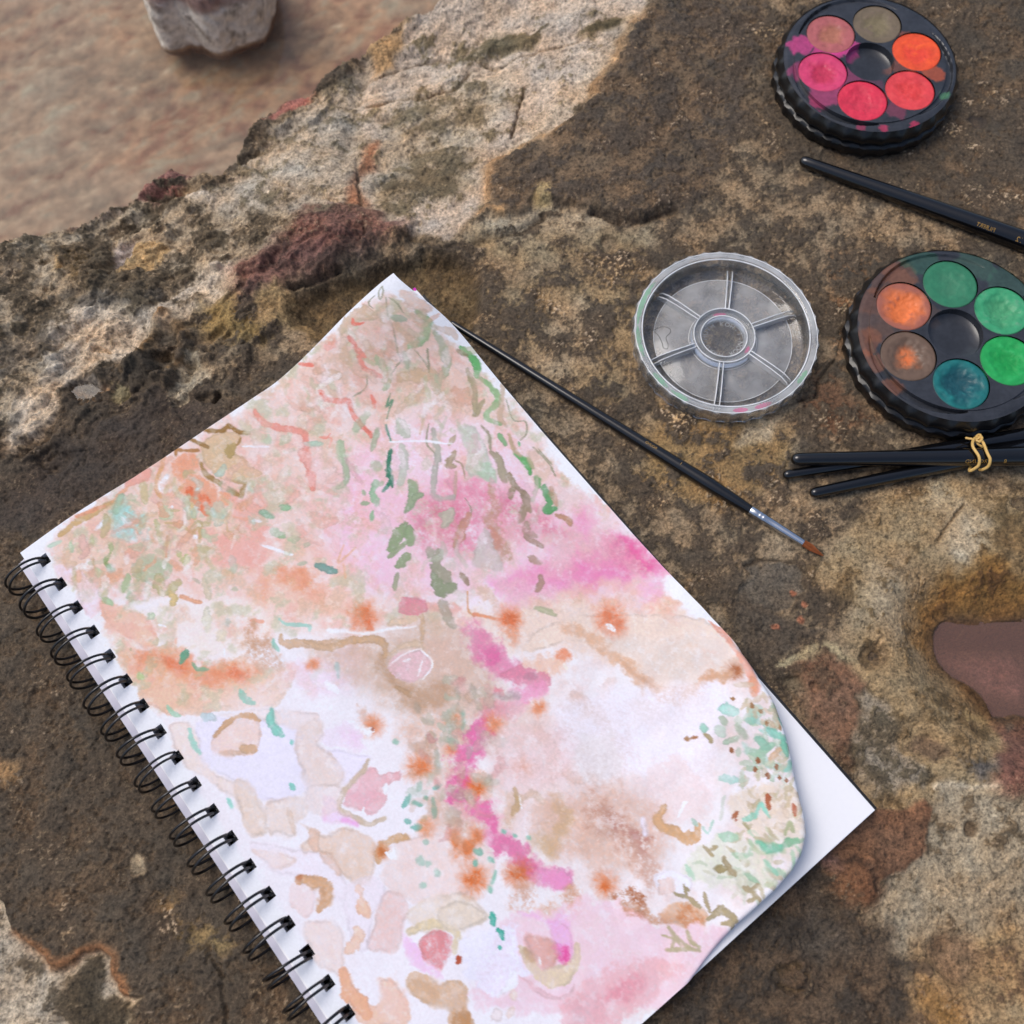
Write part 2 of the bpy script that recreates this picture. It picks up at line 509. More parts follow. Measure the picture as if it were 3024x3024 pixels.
dimple('R3', 300, 1470, .9, -.45, (78, 62, 44), k=.6, ry=.7)
vein('R3', [(400, 1090), (540, 1130), (600, 1080)], .25, (166, 118, 70), a=.7)
vein('R3', [(850, 720), (1060, 620), (1330, 480)], .3, (190, 176, 150), a=.6, k=.1)
paint('R3', [(1150, 560), (1300, 530), (1560, 700), (1500, 820), (1300, 760), (1100, 700)], (138, 112, 62), k=.4, soft=.6)
# ---- iron red ridge
paint('R3', [(1320, 400), (1500, 280), (1700, 160), (1960, 180), (1960, 330), (1750, 420), (1560, 500), (1480, 590), (1370, 570)], (120, 80, 68), k=.45, sp=.4, soft=.6, dk=(80, 54, 46), dz=.5, dzs=.9, a=.9)
paint('R2', [(-60, 1230), (160, 1185), (400, 1230), (570, 1260), (560, 1340), (330, 1420), (250, 1480), (-60, 1560)], (116, 78, 66), k=.45, sp=.4, soft=.6, dk=(78, 54, 45), dz=.5, dzs=.8, a=.9)
vein('R2', [(0, 1190), (160, 1190), (420, 1225)], .25, (104, 72, 58), dz=.2)
vein('R2', [(335, 1290), (310, 1400)], .05, (44, 34, 30), dz=-.2)
# ---- hollow beside the tip of the sketchbook
paint('T', [(555, 610), (548, 565), (610, 535), (700, 515), (800, 478), (850, 484), (890, 505), (902, 560), (885, 620), (860, 660), (780, 600), (740, 600), (640, 660)], (112, 92, 58), k=.5, sp=.12, soft=.35, dk=(84, 68, 42), dz=-.9, dzs=.4, warp=False)
vein('R2', [(-80, 1640), (60, 1590), (200, 1540)], .12, (48, 38, 27), dz=-.4)
vein('R2', [(560, 1340), (720, 1400), (850, 1390), (930, 1420), (985, 1500), (985, 1600)], .12, (84, 68, 46), dz=-.15, a=.6)
paint('R3', [(1490, 600), (1560, 480), (1660, 520), (1720, 640), (1850, 740), (1760, 790), (1640, 700), (1500, 680)], (150, 124, 80), k=.2, soft=.3, dz=.15)
# ---- dark upper slab with broken edge
paint('R2', [(1990, -80), (1890, 130), (1700, 420), (1640, 560), (1440, 720), (1240, 820), (1060, 930), (1030, 1080), (980, 1200), (1000, 1250), (1240, 1225), (1310, 1130), (1400, 1150), (1640, 1190), (1800, 1240), (2040, 1230), (2250, 1150), (2300, 1000), (2500, 700), (2600, -80)],
      (108, 89, 65), k=.54, sp=.4, soft=.5, dk=(78, 66, 52), dz=.42, dzs=.22, fadex=(6, 10))
vein('R2', [(1880, 130), (1800, 260), (1690, 430), (1640, 560)], .3, (168, 130, 84), a=.6, k=.2)
vein('R2', [(1440, 730), (1240, 820), (1060, 930), (1030, 1080), (985, 1210)], .3, (168, 128, 80), a=.65, k=.2)
paint('R2', [(1010, 1200), (1090, 1190), (1110, 1250), (1040, 1270)], (184, 138, 84), k=0, soft=.2)
paint('R2', [(1280, 1170), (1320, 1080), (1400, 1060), (1420, 1150), (1380, 1220), (1310, 1230)], (160, 136, 88), k=.25, soft=.2, dz=.1)
paint('R2', [(980, 1260), (1240, 1232), (1420, 1170), (1640, 1210), (1750, 1280), (1700, 1320), (1300, 1320), (1000, 1390), (930, 1330)], (158, 145, 118), k=.35, sp=.3, soft=.4)
vein('R2', [(1000, 1380), (1090, 1330), (1290, 1290), (1340, 1240)], .1, (50, 40, 29), dz=-.35, dzw=.25)
vein('R2', [(1640, 1200), (1790, 1245), (1932, 1240), (2080, 1200)], .12, (48, 38, 28), dz=-.4, dzw=.25)
paint('R2', [(980, 1320), (1700, 1320), (1932, 1290), (1932, 1500), (1750, 1560), (1500, 1480), (1200, 1520), (1000, 1450)], (140, 122, 88), k=.42, sp=.4, soft=.8)
dimple('R2', 1740, 1385, .5, -.3, (122, 104, 78), k=0, ry=.55)
# ---- plain around the lid: patchy grey lichen over dark crust
paint('T', [(900, 560), (1200, 480), (1240, 600), (1180, 780), (1060, 720), (950, 640)], (138, 116, 80), k=.55, sp=.6, soft=1.0)
paint('T', [(1050, 560), (1110, 560), (1110, 680), (1050, 730), (1000, 690)], (152, 132, 100), k=.45, sp=.6, soft=.6)
paint('T', [(1240, 760), (1420, 800), (1500, 820), (1480, 900), (1360, 960), (1200, 900)], (140, 112, 68), k=.45, sp=.6, soft=.6)
paint('T', [(1560, 480), (1700, 480), (1650, 560), (1600, 700), (1560, 740)], (130, 98, 66), k=.6, sp=.6, soft=.6)
paint('T', [(1540, 690), (1600, 720), (1650, 800), (1560, 830), (1500, 800)], (106, 76, 52), k=.5, soft=.5)
paint('T', [(1400, 800), (1470, 790), (1460, 830), (1400, 830)], (168, 154, 124), k=.3, sp=.4, soft=.3)
vein('L', [(1640, 1220), (1780, 1180), (1790, 1060), (1900, 920)], .08, (60, 46, 32), dz=-.22)
vein('L', [(560, 1280), (600, 1240), (860, 1380), (1340, 1400)], .12, (140, 116, 76), dz=.1, a=.5)
paint('T', [(1420, 40), (2000, -60), (2050, 420), (1850, 430), (1500, 300), (1440, 250)], (98, 80, 58), k=.64, sp=.55, soft=.8)
# ---- right: olive tan sandstone round the water filled pit
paint('R4', [(1100, 130), (1500, 20), (2300, 100), (2400, 600), (2200, 2100), (960, 2100), (840, 1700), (1000, 1350), (850, 1100), (830, 900), (640, 600), (900, 300)], (146, 124, 86), k=.34, sp=.3, soft=.6, dk=(104, 84, 52))
paint('R4', [(1450, 260), (1560, 180), (1690, 330), (1700, 500), (1500, 570), (1400, 480)], (166, 152, 122), k=.2, sp=.4, soft=.6)
paint('R4', [(1340, 60), (1480, 40), (1560, 190), (1440, 300), (1330, 220)], (160, 146, 114), k=.25, sp=.4, soft=.5)
paint('R4', [(960, 560), (1180, 520), (1320, 800), (1290, 1100), (1100, 1050), (860, 900)], (152, 134, 102), k=.3, sp=.3, soft=.8)
paint('R4', [(1700, 260), (2000, 200), (2000, 560), (1780, 480), (1720, 400)], (112, 92, 58), k=.45, soft=.5)
paint('R4', [(1480, 620), (1700, 520), (1960, 600), (2300, 640), (2300, 860), (1932, 870), (1600, 860), (1450, 880), (1400, 1000), (1420, 1130), (1340, 1010), (1330, 840)], (136, 98, 44), k=.3, sp=.1, soft=.5, dk=(96, 66, 32))
paint('R4', [(480, 1190), (640, 1140), (780, 1140), (900, 1240), (1000, 1300), (1000, 1380), (940, 1480), (860, 1600), (830, 1800), (780, 1750), (520, 1400), (560, 1280)], (118, 86, 62), k=.35, sp=.15, soft=.3, dk=(92, 70, 50), dz=.12)
paint('R4', [(380, 1210), (460, 1120), (640, 1080), (800, 1070), (900, 1180), (780, 1140), (640, 1140), (480, 1200)], (156, 142, 104), k=.3, soft=.25)
paint('R4', [(230, 570), (300, 530), (400, 525), (540, 555), (600, 640), (580, 730), (500, 780), (420, 830), (300, 860), (120, 800), (220, 700)], (92, 84, 70), k=.12, sp=.05, soft=.1, dz=-.12, dzs=.12)
vein('R4', [(210, 580), (300, 530), (400, 522), (530, 545), (590, 620)], .06, (52, 43, 32), dz=-.12)
paint('R4', [(80, 800), (230, 760), (420, 860), (740, 960), (480, 1090), (300, 1170), (180, 1050)], (84, 73, 58), k=.3, sp=.05, soft=.2, dk=(66, 56, 44))
for x, y in ((575, 800), (560, 895), (390, 935), (500, 740)):
    dimple('R4', x, y, .2, .02, (170, 96, 62), k=0, ry=.16)
paint('R4', [(850, 1600), (960, 1500), (1000, 1350), (1080, 1420), (1150, 1600), (1300, 1850), (1240, 1960), (1000, 1960), (900, 1850)], (138, 126, 104), k=.4, sp=.3, soft=.3, dk=(88, 78, 58))
paint('R4', [(1240, 1620), (1330, 1580), (1430, 1660), (1480, 1760), (1380, 1760), (1270, 1690)], (106, 88, 66), k=.2, sp=.05, soft=.2, dz=-.35, dzs=.5)
dimple('R4', 1000, 1130, .7, -.35, (100, 84, 60), k=.4, ry=.6)
dimple('R4', 500, 1310, .55, -.3, (98, 88, 68), k=.3, ry=.4)
dimple('R4', 1400, 1560, 1.4, -.25, ry=.6)
vein('R4', [(1560, 190), (1480, 300), (1390, 400)], .06, (84, 70, 48), dz=-.12)
paint('R4', [(1780, 1460), (1932, 1450), (2300, 1500), (2300, 1980), (1760, 1980), (1740, 1800), (1800, 1640)], (116, 78, 64), k=.35, sp=.2, soft=.25, dk=(88, 60, 52), dz=.3, dzs=.3)
paint('R4', [(1870, 1500), (1940, 1480), (1960, 1560), (1900, 1580)], (78, 70, 66), k=.2, soft=.12)
paint('R4', [(1600, 1420), (1760, 1500), (1760, 1560), (1660, 1560)], (170, 152, 98), k=.2, soft=.3, a=.7)
# ---- lower right
paint('R5', [(1130, 740), (1270, 690), (1380, 600), (1430, 370), (1420, 260), (1560, 230), (1760, 230), (1800, 250), (2100, 300), (2100, 950), (1700, 1100), (1400, 1150), (1200, 1150), (900, 1000)], (150, 136, 108), k=.35, sp=.35, soft=.5, dk=(98, 82, 58))
paint('R5', [(1330, 1150), (1600, 1080), (1850, 1000), (2100, 1050), (2100, 1900), (1290, 1900), (1300, 1350)], (148, 116, 74), k=.4, sp=.3, soft=1.0, dk=(104, 80, 54))
paint('R5', [(-100, 1300), (350, 980), (560, 830), (740, 650), (900, 720), (1000, 850), (1150, 1000), (1200, 1150), (1290, 1350), (1250, 1900), (-100, 1900)], (88, 71, 52), k=.5, sp=.18, soft=.6, dk=(64, 54, 42))
paint('R5', [(700, 830), (820, 810), (950, 860), (960, 1100), (800, 1250), (640, 1000)], (72, 63, 51), k=.3, sp=.1, soft=.5, dz=-.15)
paint('R5', [(1110, 350), (1200, 355), (1290, 340), (1370, 320), (1420, 370), (1400, 500), (1360, 620), (1270, 690), (1130, 740), (1120, 800), (1040, 870), (980, 800), (880, 700), (700, 650), (980, 420)], (122, 84, 56), k=.28, sp=.08, soft=.1, dk=(92, 68, 48), dz=.18, dzs=.2, warp=False)
dimple('R5', 1000, 735, 1.35, .25, (106, 72, 46), k=.3, ry=1.2)
vein('R5', [(900, 650), (980, 630), (1060, 670), (1110, 740), (1120, 800)], .1, (60, 44, 32), dz=-.15)
vein('R5', [(540, 1310), (580, 1250), (660, 1210), (730, 1280), (700, 1370), (620, 1370), (540, 1330)], .1, (70, 56, 34), dz=-.12)
paint('R5', [(760, 640), (900, 640), (880, 720), (800, 720)], (120, 88, 74), k=.2, soft=.3)
dimple('R5', 1580, 1190, 1.3, -.35, (128, 98, 68), k=.15, ry=1.0)
dimple('R5', 1650, 470, .3, -.2, (84, 68, 48), k=.3)
paint('R5', [(1400, 1400), (1560, 1420), (1600, 1555), (1420, 1600)], (132, 98, 48), k=.3, soft=.6)
paint('R5', [(1660, 1250), (1932, 1200), (1990, 1555), (1700, 1600)], (158, 130, 88), k=.35, sp=.4, soft=.9)
vein('R5', [(1700, 1090), (1800, 1050), (1890, 1030)], .2, (160, 128, 82), dz=.15)
vein('R5', [(1420, 240), (1560, 240), (1760, 225)], .15, (190, 176, 146), a=.7)
paint('R5', [(1560, 80), (1700, 70), (1780, 110), (1740, 190), (1640, 130)], (92, 86, 78), k=.3, soft=.3)
# ---- lower left: layer broken away to pale stone, with a rust lip
LP = [(-200, 1180), (0, 1250), (50, 1390), (130, 1500), (240, 1560), (290, 1612), (400, 1590), (450, 1540), (560, 1520), (620, 1570), (640, 1660), (700, 1760), (820, 1790), (740, 1860), (740, 2100), (-200, 2100)]
paint('R6', LP, (172, 158, 132), k=.28, sp=.15, soft=.12, dk=(96, 84, 64), dz=-.4, dzs=.14, warp=False)
vein('R6', [(60, 1420), (130, 1480), (240, 1540), (290, 1590), (400, 1570), (450, 1520), (570, 1495), (640, 1560), (660, 1650), (720, 1740)], .22, (150, 98, 56), a=.8, k=.1)
paint('R6', [(470, 1630), (560, 1600), (600, 1750), (740, 1840), (740, 2100), (360, 2100), (350, 1830)], (104, 92, 66), k=.8, soft=.35, dk=(72, 62, 44))
paint('R6', [(900, 1250), (1000, 1270), (1150, 1370), (1290, 1440), (1300, 1500), (1180, 1500), (1000, 1400)], (138, 114, 68), k=.5, sp=.6, soft=.6)
vein('R6', [(780, 1000), (860, 1090), (920, 1190), (960, 1270)], .14, (142, 118, 82), dz=-.1, a=.6)
dimple('R6', 800, 1020, .4, 0, (168, 150, 116), k=.1)
vein('R6', [(600, 850), (610, 920), (700, 960)], .1, (48, 40, 32), dz=-.15)
vein('R6', [(1180, 1500), (1280, 1660), (1290, 1932)], .1, (92, 70, 46), dz=-.15, a=.6)
paint('R6', [(0, 400), (90, 420), (100, 540), (0, 590), (-80, 500)], (146, 114, 72), k=.4, sp=.5, soft=.4)

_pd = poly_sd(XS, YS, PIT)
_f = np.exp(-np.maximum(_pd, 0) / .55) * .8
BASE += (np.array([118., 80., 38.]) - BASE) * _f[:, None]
_f = np.exp(-np.abs(_pd) / .26) * .75  # dark wet band at the shoreline, doubling as painted shade of the rim
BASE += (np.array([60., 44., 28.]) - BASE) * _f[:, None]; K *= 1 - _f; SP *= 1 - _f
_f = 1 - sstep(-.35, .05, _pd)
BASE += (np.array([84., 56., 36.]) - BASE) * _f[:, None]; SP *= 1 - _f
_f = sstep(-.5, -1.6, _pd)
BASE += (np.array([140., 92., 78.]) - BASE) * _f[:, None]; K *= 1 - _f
# ---- compose the surface colour
pat = sstep(-0.07, 0.10, n_pt2 * 0.6 + n_pt * 0.85 + n_fi * 0.42 + n_sp * .2 + (K - 0.5) * 1.15)
rgb = BASE + (DK - BASE) * pat[:, None]
# pale and ochre lichen grains gathered in clusters
cl = sstep(-0.1, 0.55, n_cl + n_pt * 0.5) * SP
gr = sstep(0.28 - 0.34 * cl, 0.40 - 0.32 * cl, n_sp * 0.7 + n_fi * 0.6) * np.clip(cl * 1.9, 0, 1)
gcol = np.where((fbm(X * .9, Y * .9, 2, 131) > 0.15)[:, None], np.array([184., 160., 118.]), np.array([182., 166., 138.]))
rgb = rgb + (gcol - rgb) * (gr * 0.9)[:, None]
dkc = sstep(0.16, 0.42, -n_sp * 0.8 - n_fi * 0.5) * 0.5
rgb = rgb * (1 - dkc[:, None] * 0.55)
rgb = rgb * (1 + 0.14 * n_md + 0.22 * n_fi + .16 * n_sp)[:, None]
rgb[:, 0] *= 1 + 0.10 * n_cl; rgb[:, 2] *= 1 - 0.12 * n_cl
rgb = rgb + (rgb.mean(1)[:, None] - rgb) * .16
rgb = np.clip(rgb * np.array([1.125, 1.10, 1.095]), 8, 236)

# ---- heights
dp = -poly_sd(X, Y, SLOPE)
d0 = np.maximum(0, dp)
zb = -0.30 * d0 * d0 / (d0 + 1.5)
pool_sd = poly_sd(X + wx * 0.25, Y + wy * 0.25, POOL_EDGE)
pool_d = np.maximum(0, -pool_sd)
calm = 1 - 0.75 * sstep(6, -2, poly_sd(X, Y, region('T', [(40, 1040), (760, 500), (1932, 30), (2000, 950), (1660, 1530), (1180, 1960), (700, 1960)])))   # worn flat where the things lie
KNOB = region('T', [(-300, 470), (0, 466), (300, 380), (640, 410), (860, 400), (900, 440), (840, 470), (700, 500), (560, 545), (520, 690), (330, 760), (200, 830), (60, 900), (-300, 900)])
zone = np.maximum(sstep(-.5, 3, dp), sstep(1.0, -1.6, poly_sd(X, Y, KNOB)))
FACET = region('T', [(870, -60), (1255, -60), (1195, 60), (1095, 200), (930, 352), (850, 450), (640, 425), (420, 412), (350, 400), (430, 345), (560, 225), (690, 112), (838, -20)])
zone = .78 * zone * (1 - .70 * sstep(.3, -1.0, poly_sd(X, Y, FACET)))
rough = 0.5 + 0.7 * zone
Z = Z + zb + n_lo * 0.35 * calm + n_md * 0.22 * (0.35 + 0.65 * calm) * rough + n_pt * 0.11 * rough + 0.10 * pat * (0.5 + rough * .4) + n_fi * 0.055 + gr * 0.04 + n_sp * 0.028 + zone * (1.05 * (n_rg - .62) + .16 * (n_rg2 - .6)) + (1 - zone) * (.07 * (n_rg2 - .6) + .22 * calm * (n_rg - .6))
lip = np.exp(-(pool_sd / 1.2) ** 2) * (pool_sd > 0)
Z = Z + lip * 0.12 - np.minimum(15.5, 2.4 * pool_d + pool_d ** 2 * .4)
pit_sd = poly_sd(X + wx * 0.06, Y + wy * 0.06, rounded(PIT))
WATER_Z = -1.35
pin = np.maximum(0, -pit_sd)
Z = Z - 1.32 * sstep(2.7, -.1, pit_sd) ** 1.3 + .22 * np.exp(-((pit_sd - 2.6) / .9) ** 2) - np.minimum(1.7, pin * 1.6 + .6 * pin ** 2) + (pin > 0) * n_md * .5
for _x, _y, _r, _d in ((1846, 1302, .8, .9), (1868, 1330, .6, .9)):
    _c = spot('T', _x, _y)
    Z = Z + _d * (1 - sstep(.3, 1.15, np.hypot(XS - _c[0], YS - _c[1]) / _r)) * (pit_sd < 0) * np.clip(.4 + pin * 1.2, 0, 1)
# water filled hollows elsewhere
PUDDLES = [('P', 1600, 905, .50, .42), ('R3', 500, 1078, .7, .36), ('R4', 1005, 1132, .22, .22), ('R4', 1932, 170, .5, .35)]
PUD = []
for tg, px, py, ra, rb in PUDDLES:
    c = spot(tg, px, py)
    d = np.hypot((XS - c[0]) / ra, (YS - c[1]) / rb)
    near = d < 1.3
    zr = float(np.median(Z[near]))
    f = 1 - sstep(0.75, 1.25, d)
    Z = np.where(f > 0, Z * (1 - f) + (zr - 0.22) * f, Z)
    PUD.append((c, ra * 1.25, rb * 1.25, zr - 0.10))

ZG = Z.reshape(GNY, GNX)
RG3 = rgb.reshape(GNY, GNX, 3)
XG = (X + wx * .12).reshape(GNY, GNX); YG = (Y + wy * .12).reshape(GNY, GNX)
rq = random.Random(19)
for _ in range(420):                                  # small pits with a slight rim, and loose crumbs of crust
    cx, cy = rq.uniform(-27, 27), rq.uniform(-5, 44)
    r = .07 + .22 * rq.random() ** 2.2
    dep = (-1 if rq.random() < .62 else .8) * r * rq.uniform(.35, .7)
    i0, i1 = np.searchsorted(gx, (cx - 2.5 * r - .2, cx + 2.5 * r + .2)); j0, j1 = np.searchsorted(gy, (cy - 2.5 * r - .2, cy + 2.5 * r + .2))
    if i1 - i0 < 3 or j1 - j0 < 3: continue
    an = rq.uniform(0, 3.14); el = rq.uniform(.5, 1.0)
    dx = XG[j0:j1, i0:i1] - cx; dy = YG[j0:j1, i0:i1] - cy
    d = np.hypot(dx * math.cos(an) + dy * math.sin(an), (-dx * math.sin(an) + dy * math.cos(an)) / el) / r
    f = 1 - sstep(.5, 1.15, d)
    ZG[j0:j1, i0:i1] += dep * f + .18 * abs(dep) * np.exp(-((d - 1.25) / .3) ** 2)
    if dep > 0: RG3[j0:j1, i0:i1] *= (1 + .25 * f)[..., None]
rgb = np.clip(RG3.reshape(-1, 3), 8, 250); Z = ZG.ravel()
def rock_z(x, y):
    i = int(np.clip(np.searchsorted(gx, x), 0, GNX - 1)); j = int(np.clip(np.searchsorted(gy, y), 0, GNY - 1))
    return float(ZG[j, i])
def rock_top(pts):
    return max(rock_z(x, y) for x, y in pts)

m_rock, nt, b = mat('sandstone')
b.inputs['Specular IOR Level'].default_value = 0.35
attr = N(nt, 'ShaderNodeAttribute', attribute_name='Col')
tc = N(nt, 'ShaderNodeTexCoord')
nz = N(nt, 'ShaderNodeTexNoise'); nz.inputs['Scale'].default_value = 900; nz.inputs['Detail'].default_value = 6; nz.inputs['Roughness'].default_value = .7
nz2 = N(nt, 'ShaderNodeTexNoise'); nz2.inputs['Scale'].default_value = 260; nz2.inputs['Detail'].default_value = 6; nz2.inputs['Roughness'].default_value = .65
for q in (nz, nz2): nt.links.new(tc.outputs['Object'], q.inputs['Vector'])
mr = N(nt, 'ShaderNodeMapRange'); mr.inputs['From Min'].default_value = .3; mr.inputs['From Max'].default_value = .7; mr.inputs['To Min'].default_value = .42; mr.inputs['To Max'].default_value = 1.6
nt.links.new(nz.outputs[0], mr.inputs[0])
mr2 = N(nt, 'ShaderNodeMapRange'); mr2.inputs['From Min'].default_value = .3; mr2.inputs['From Max'].default_value = .7; mr2.inputs['To Min'].default_value = .75; mr2.inputs['To Max'].default_value = 1.25
nt.links.new(nz2.outputs[0], mr2.inputs[0])
mm = N(nt, 'ShaderNodeMath', operation='MULTIPLY'); nt.links.new(mr.outputs[0], mm.inputs[0]); nt.links.new(mr2.outputs[0], mm.inputs[1])
sc_ = N(nt, 'ShaderNodeVectorMath', operation='SCALE'); nt.links.new(attr.outputs['Color'], sc_.inputs[0]); nt.links.new(mm.outputs[0], sc_.inputs['Scale'])
# crisp mineral grains and pinholes
ng = N(nt, 'ShaderNodeTexNoise'); ng.inputs['Scale'].default_value = 560; ng.inputs['Detail'].default_value = 8; ng.inputs['Roughness'].default_value = .72
nd = N(nt, 'ShaderNodeTexNoise'); nd.inputs['Scale'].default_value = 330; nd.inputs['Detail'].default_value = 8; nd.inputs['Roughness'].default_value = .75
for q in (ng, nd): nt.links.new(tc.outputs['Object'], q.inputs['Vector'])
mg = N(nt, 'ShaderNodeMapRange'); mg.inputs['From Min'].default_value = .565; mg.inputs['From Max'].default_value = .63
nt.links.new(ng.outputs[0], mg.inputs[0])
mga = N(nt, 'ShaderNodeMath', operation='MULTIPLY'); nt.links.new(mg.outputs[0], mga.inputs[0]); nt.links.new(attr.outputs['Alpha'], mga.inputs[1])
mix1 = N(nt, 'ShaderNodeMix', data_type='RGBA'); mix1.inputs['B'].default_value = lin4((186, 164, 128))
nt.links.new(mga.outputs[0], mix1.inputs['Factor']); nt.links.new(sc_.outputs[0], mix1.inputs['A'])
md = N(nt, 'ShaderNodeMapRange'); md.inputs['From Min'].default_value = .37; md.inputs['From Max'].default_value = .45; md.inputs['To Min'].default_value = .5; md.inputs['To Max'].default_value = 1.0
nt.links.new(nd.outputs[0], md.inputs[0])
sc2 = N(nt, 'ShaderNodeVectorMath', operation='SCALE'); nt.links.new(mix1.outputs['Result'], sc2.inputs[0]); nt.links.new(md.outputs[0], sc2.inputs['Scale'])
nt.links.new(sc2.outputs[0], b.inputs['Base Color'])
rr_ = N(nt, 'ShaderNodeMapRange'); rr_.inputs['To Min'].default_value = .55; rr_.inputs['To Max'].default_value = .9
nt.links.new(nz2.outputs[0], rr_.inputs[0]); nt.links.new(rr_.outputs[0], b.inputs['Roughness'])
ad = N(nt, 'ShaderNodeMath', operation='MULTIPLY_ADD'); nt.links.new(nz2.outputs[0], ad.inputs[0]); ad.inputs[1].default_value = 1.6; nt.links.new(nz.outputs[0], ad.inputs[2])
bp = N(nt, 'ShaderNodeBump'); bp.inputs['Strength'].default_value = .75; bp.inputs['Distance'].default_value = .0011
nt.links.new(ad.outputs[0], bp.inputs['Height']); nt.links.new(bp.outputs[0], b.inputs['Normal'])

keep = (pool_d < 5.5)
Q = grid_quads(GNX, GNY)
Q = Q[keep[Q].any(1)]
used = np.zeros(len(X), bool); used[Q.ravel()] = True
remap = np.cumsum(used) - 1
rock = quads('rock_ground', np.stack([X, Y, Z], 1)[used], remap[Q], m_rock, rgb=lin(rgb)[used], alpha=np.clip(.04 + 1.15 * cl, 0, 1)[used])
tag(rock, 'dark lichen-crusted sandstone ledge the sketchbook and paints lie on', None, kind='structure')

# ---------------------------------------------------------------- rock pool below the ledge
PZ = -12.5
px_ = np.linspace(-95, 30, 330); py_ = np.linspace(5, 125, 320)
PX, PY = np.meshgrid(px_, py_); PX = PX.ravel(); PY = PY.ravel()
ca, sa = math.cos(math.radians(27)), math.sin(math.radians(27))
sx_ = PX * ca + PY * sa; sy_ = -PX * sa + PY * ca
s1 = fbm(sx_ * .08, sy_ * .15, 5, 201, gain=.6); s2 = fbm(sx_ * .17, sy_ * .28, 6, 211, gain=.66); s3 = fbm(sx_ * .05, sy_ * .08, 3, 221); s4 = fbm(sx_ * .55, sy_ * .85, 4, 231, gain=.65)
pc = np.tile(np.array([150., 122., 94.]), (len(PX), 1))
def blend(c, f): pc[:] = pc + (np.array(c, float) - pc) * np.clip(f, 0, 1)[:, None]
blend((172, 120, 80), sstep(-.02, .25, s1 + .012 * (PY - 48)) * .75)
blend((132, 122, 100), sstep(0, .4, -s2) * .8)
blend((116, 86, 58), sstep(.08, .34, s2 * .8 - s3 * .6) * .8)
blend((128, 128, 112), sstep(.1, .35, -s1 * .6 + s2 * .6) * .7)
blend((150, 92, 70), sstep(.18, .42, s1 * .5 + s2 * .7 - .1) * .55)
sp0 = at('R1', 1250, 330, PZ)
blend((140, 92, 36), np.exp(-(((PX - sp0[0] - 2) / 7) ** 2 + ((PY - sp0[1]) / 4.5) ** 2)) * (.75 + s2))
pc += (np.array([164., 134., 112.]) - pc) * .3
blend((112, 116, 100), sstep(.12, .4, s4 + s2 * .4) * .6); blend((150, 84, 60), sstep(.16, .42, -s4 + s1 * .5) * .55); blend((190, 160, 128), sstep(.22, .45, s4 * .6 - s2 * .6) * .5)
pc += (pc.mean(1)[:, None] * np.array([1.05, 1.0, .94]) - pc) * .36
pc *= (1.18 + .42 * s4 + .32 * s2)[:, None]
m_pool = vcol('pool_rock', rough=.6, spec=.3, nscale=150, namp=.25, bump=.4, bdist=.001)
pf = quads('pool_floor', np.stack([PX, PY, PZ + s2 * .5 + s4 * .15 + s3 * .6], 1), grid_quads(330, 320), m_pool, rgb=lin(np.clip(pc, 5, 250)))
tag(pf, 'tan and orange rock floor of the shallow pool below the ledge', None, kind='structure')

def water_mat(name, tint, alpha, rough=.02, wave=0.0, wscale=60.0, ior=1.333):
    m, nt, b = mat(name)
    nt.nodes.remove(b)
    out = [n for n in nt.nodes if n.type == 'OUTPUT_MATERIAL'][0]
    tr = N(nt, 'ShaderNodeBsdfTransparent'); tr.inputs[0].default_value = (.97, .96, .94, 1)
    df = N(nt, 'ShaderNodeBsdfDiffuse'); df.inputs[0].default_value = lin4(tint)
    gl = N(nt, 'ShaderNodeBsdfGlossy'); gl.inputs['Roughness'].default_value = rough
    m1 = N(nt, 'ShaderNodeMixShader'); m1.inputs[0].default_value = alpha
    m2 = N(nt, 'ShaderNodeMixShader')
    fr = N(nt, 'ShaderNodeFresnel'); fr.inputs[0].default_value = ior
    tc = N(nt, 'ShaderNodeTexCoord'); nz = N(nt, 'ShaderNodeTexNoise'); nz.inputs['Scale'].default_value = wscale
    nt.links.new(tc.outputs['Object'], nz.inputs['Vector'])
    if wave:
        bp = N(nt, 'ShaderNodeBump'); bp.inputs['Strength'].default_value = wave; bp.inputs['Distance'].default_value = .002
        nt.links.new(nz.outputs[0], bp.inputs['Height'])
        nt.links.new(bp.outputs[0], gl.inputs['Normal']); nt.links.new(bp.outputs[0], fr.inputs['Normal'])
    nt.links.new(tr.outputs[0], m1.inputs[1]); nt.links.new(df.outputs[0], m1.inputs[2])
    nt.links.new(m1.outputs[0], m2.inputs[1]); nt.links.new(gl.outputs[0], m2.inputs[2])
    nt.links.new(fr.outputs[0], m2.inputs[0]); nt.links.new(m2.outputs[0], out.inputs[0])
    return m
m_clear = water_mat('clear_water', (150, 140, 132), .12, wave=.12, wscale=16)
WZ = PZ + 1.6
V = [(-95, 5, WZ), (30, 5, WZ), (30, 125, WZ), (-95, 125, WZ)]
tag(build('water', V, [(0, 1, 2, 3)], m_clear, smooth=False), 'shallow clear water over the pool floor', None, kind='structure')

m_pit = water_mat('murky_water', (138, 106, 94), .45, ior=1.45, wave=.03, wscale=40)
pp = np.array(PIT); cen = pp.mean(0)
ring = [tuple(cen + (p - cen) * 1.12) + (WATER_Z,) for p in pp]
tag(build('pit_water', ring, [tuple(range(len(ring)))], m_pit, smooth=False), 'still reddish brown water filling the pit in the rock', None, kind='structure')
m_pud = water_mat('grey_water', (92, 84, 76), .25)
for c, ra, rb, z in PUD:
    ring = [(c[0] + ra * math.cos(i * math.pi / 10), c[1] + rb * math.sin(i * math.pi / 10), z) for i in range(20)]
    tag(build('puddle', ring, [tuple(range(20))], m_pud, smooth=False), 'tiny grey puddle in a hollow of the ledge', None, kind='structure')

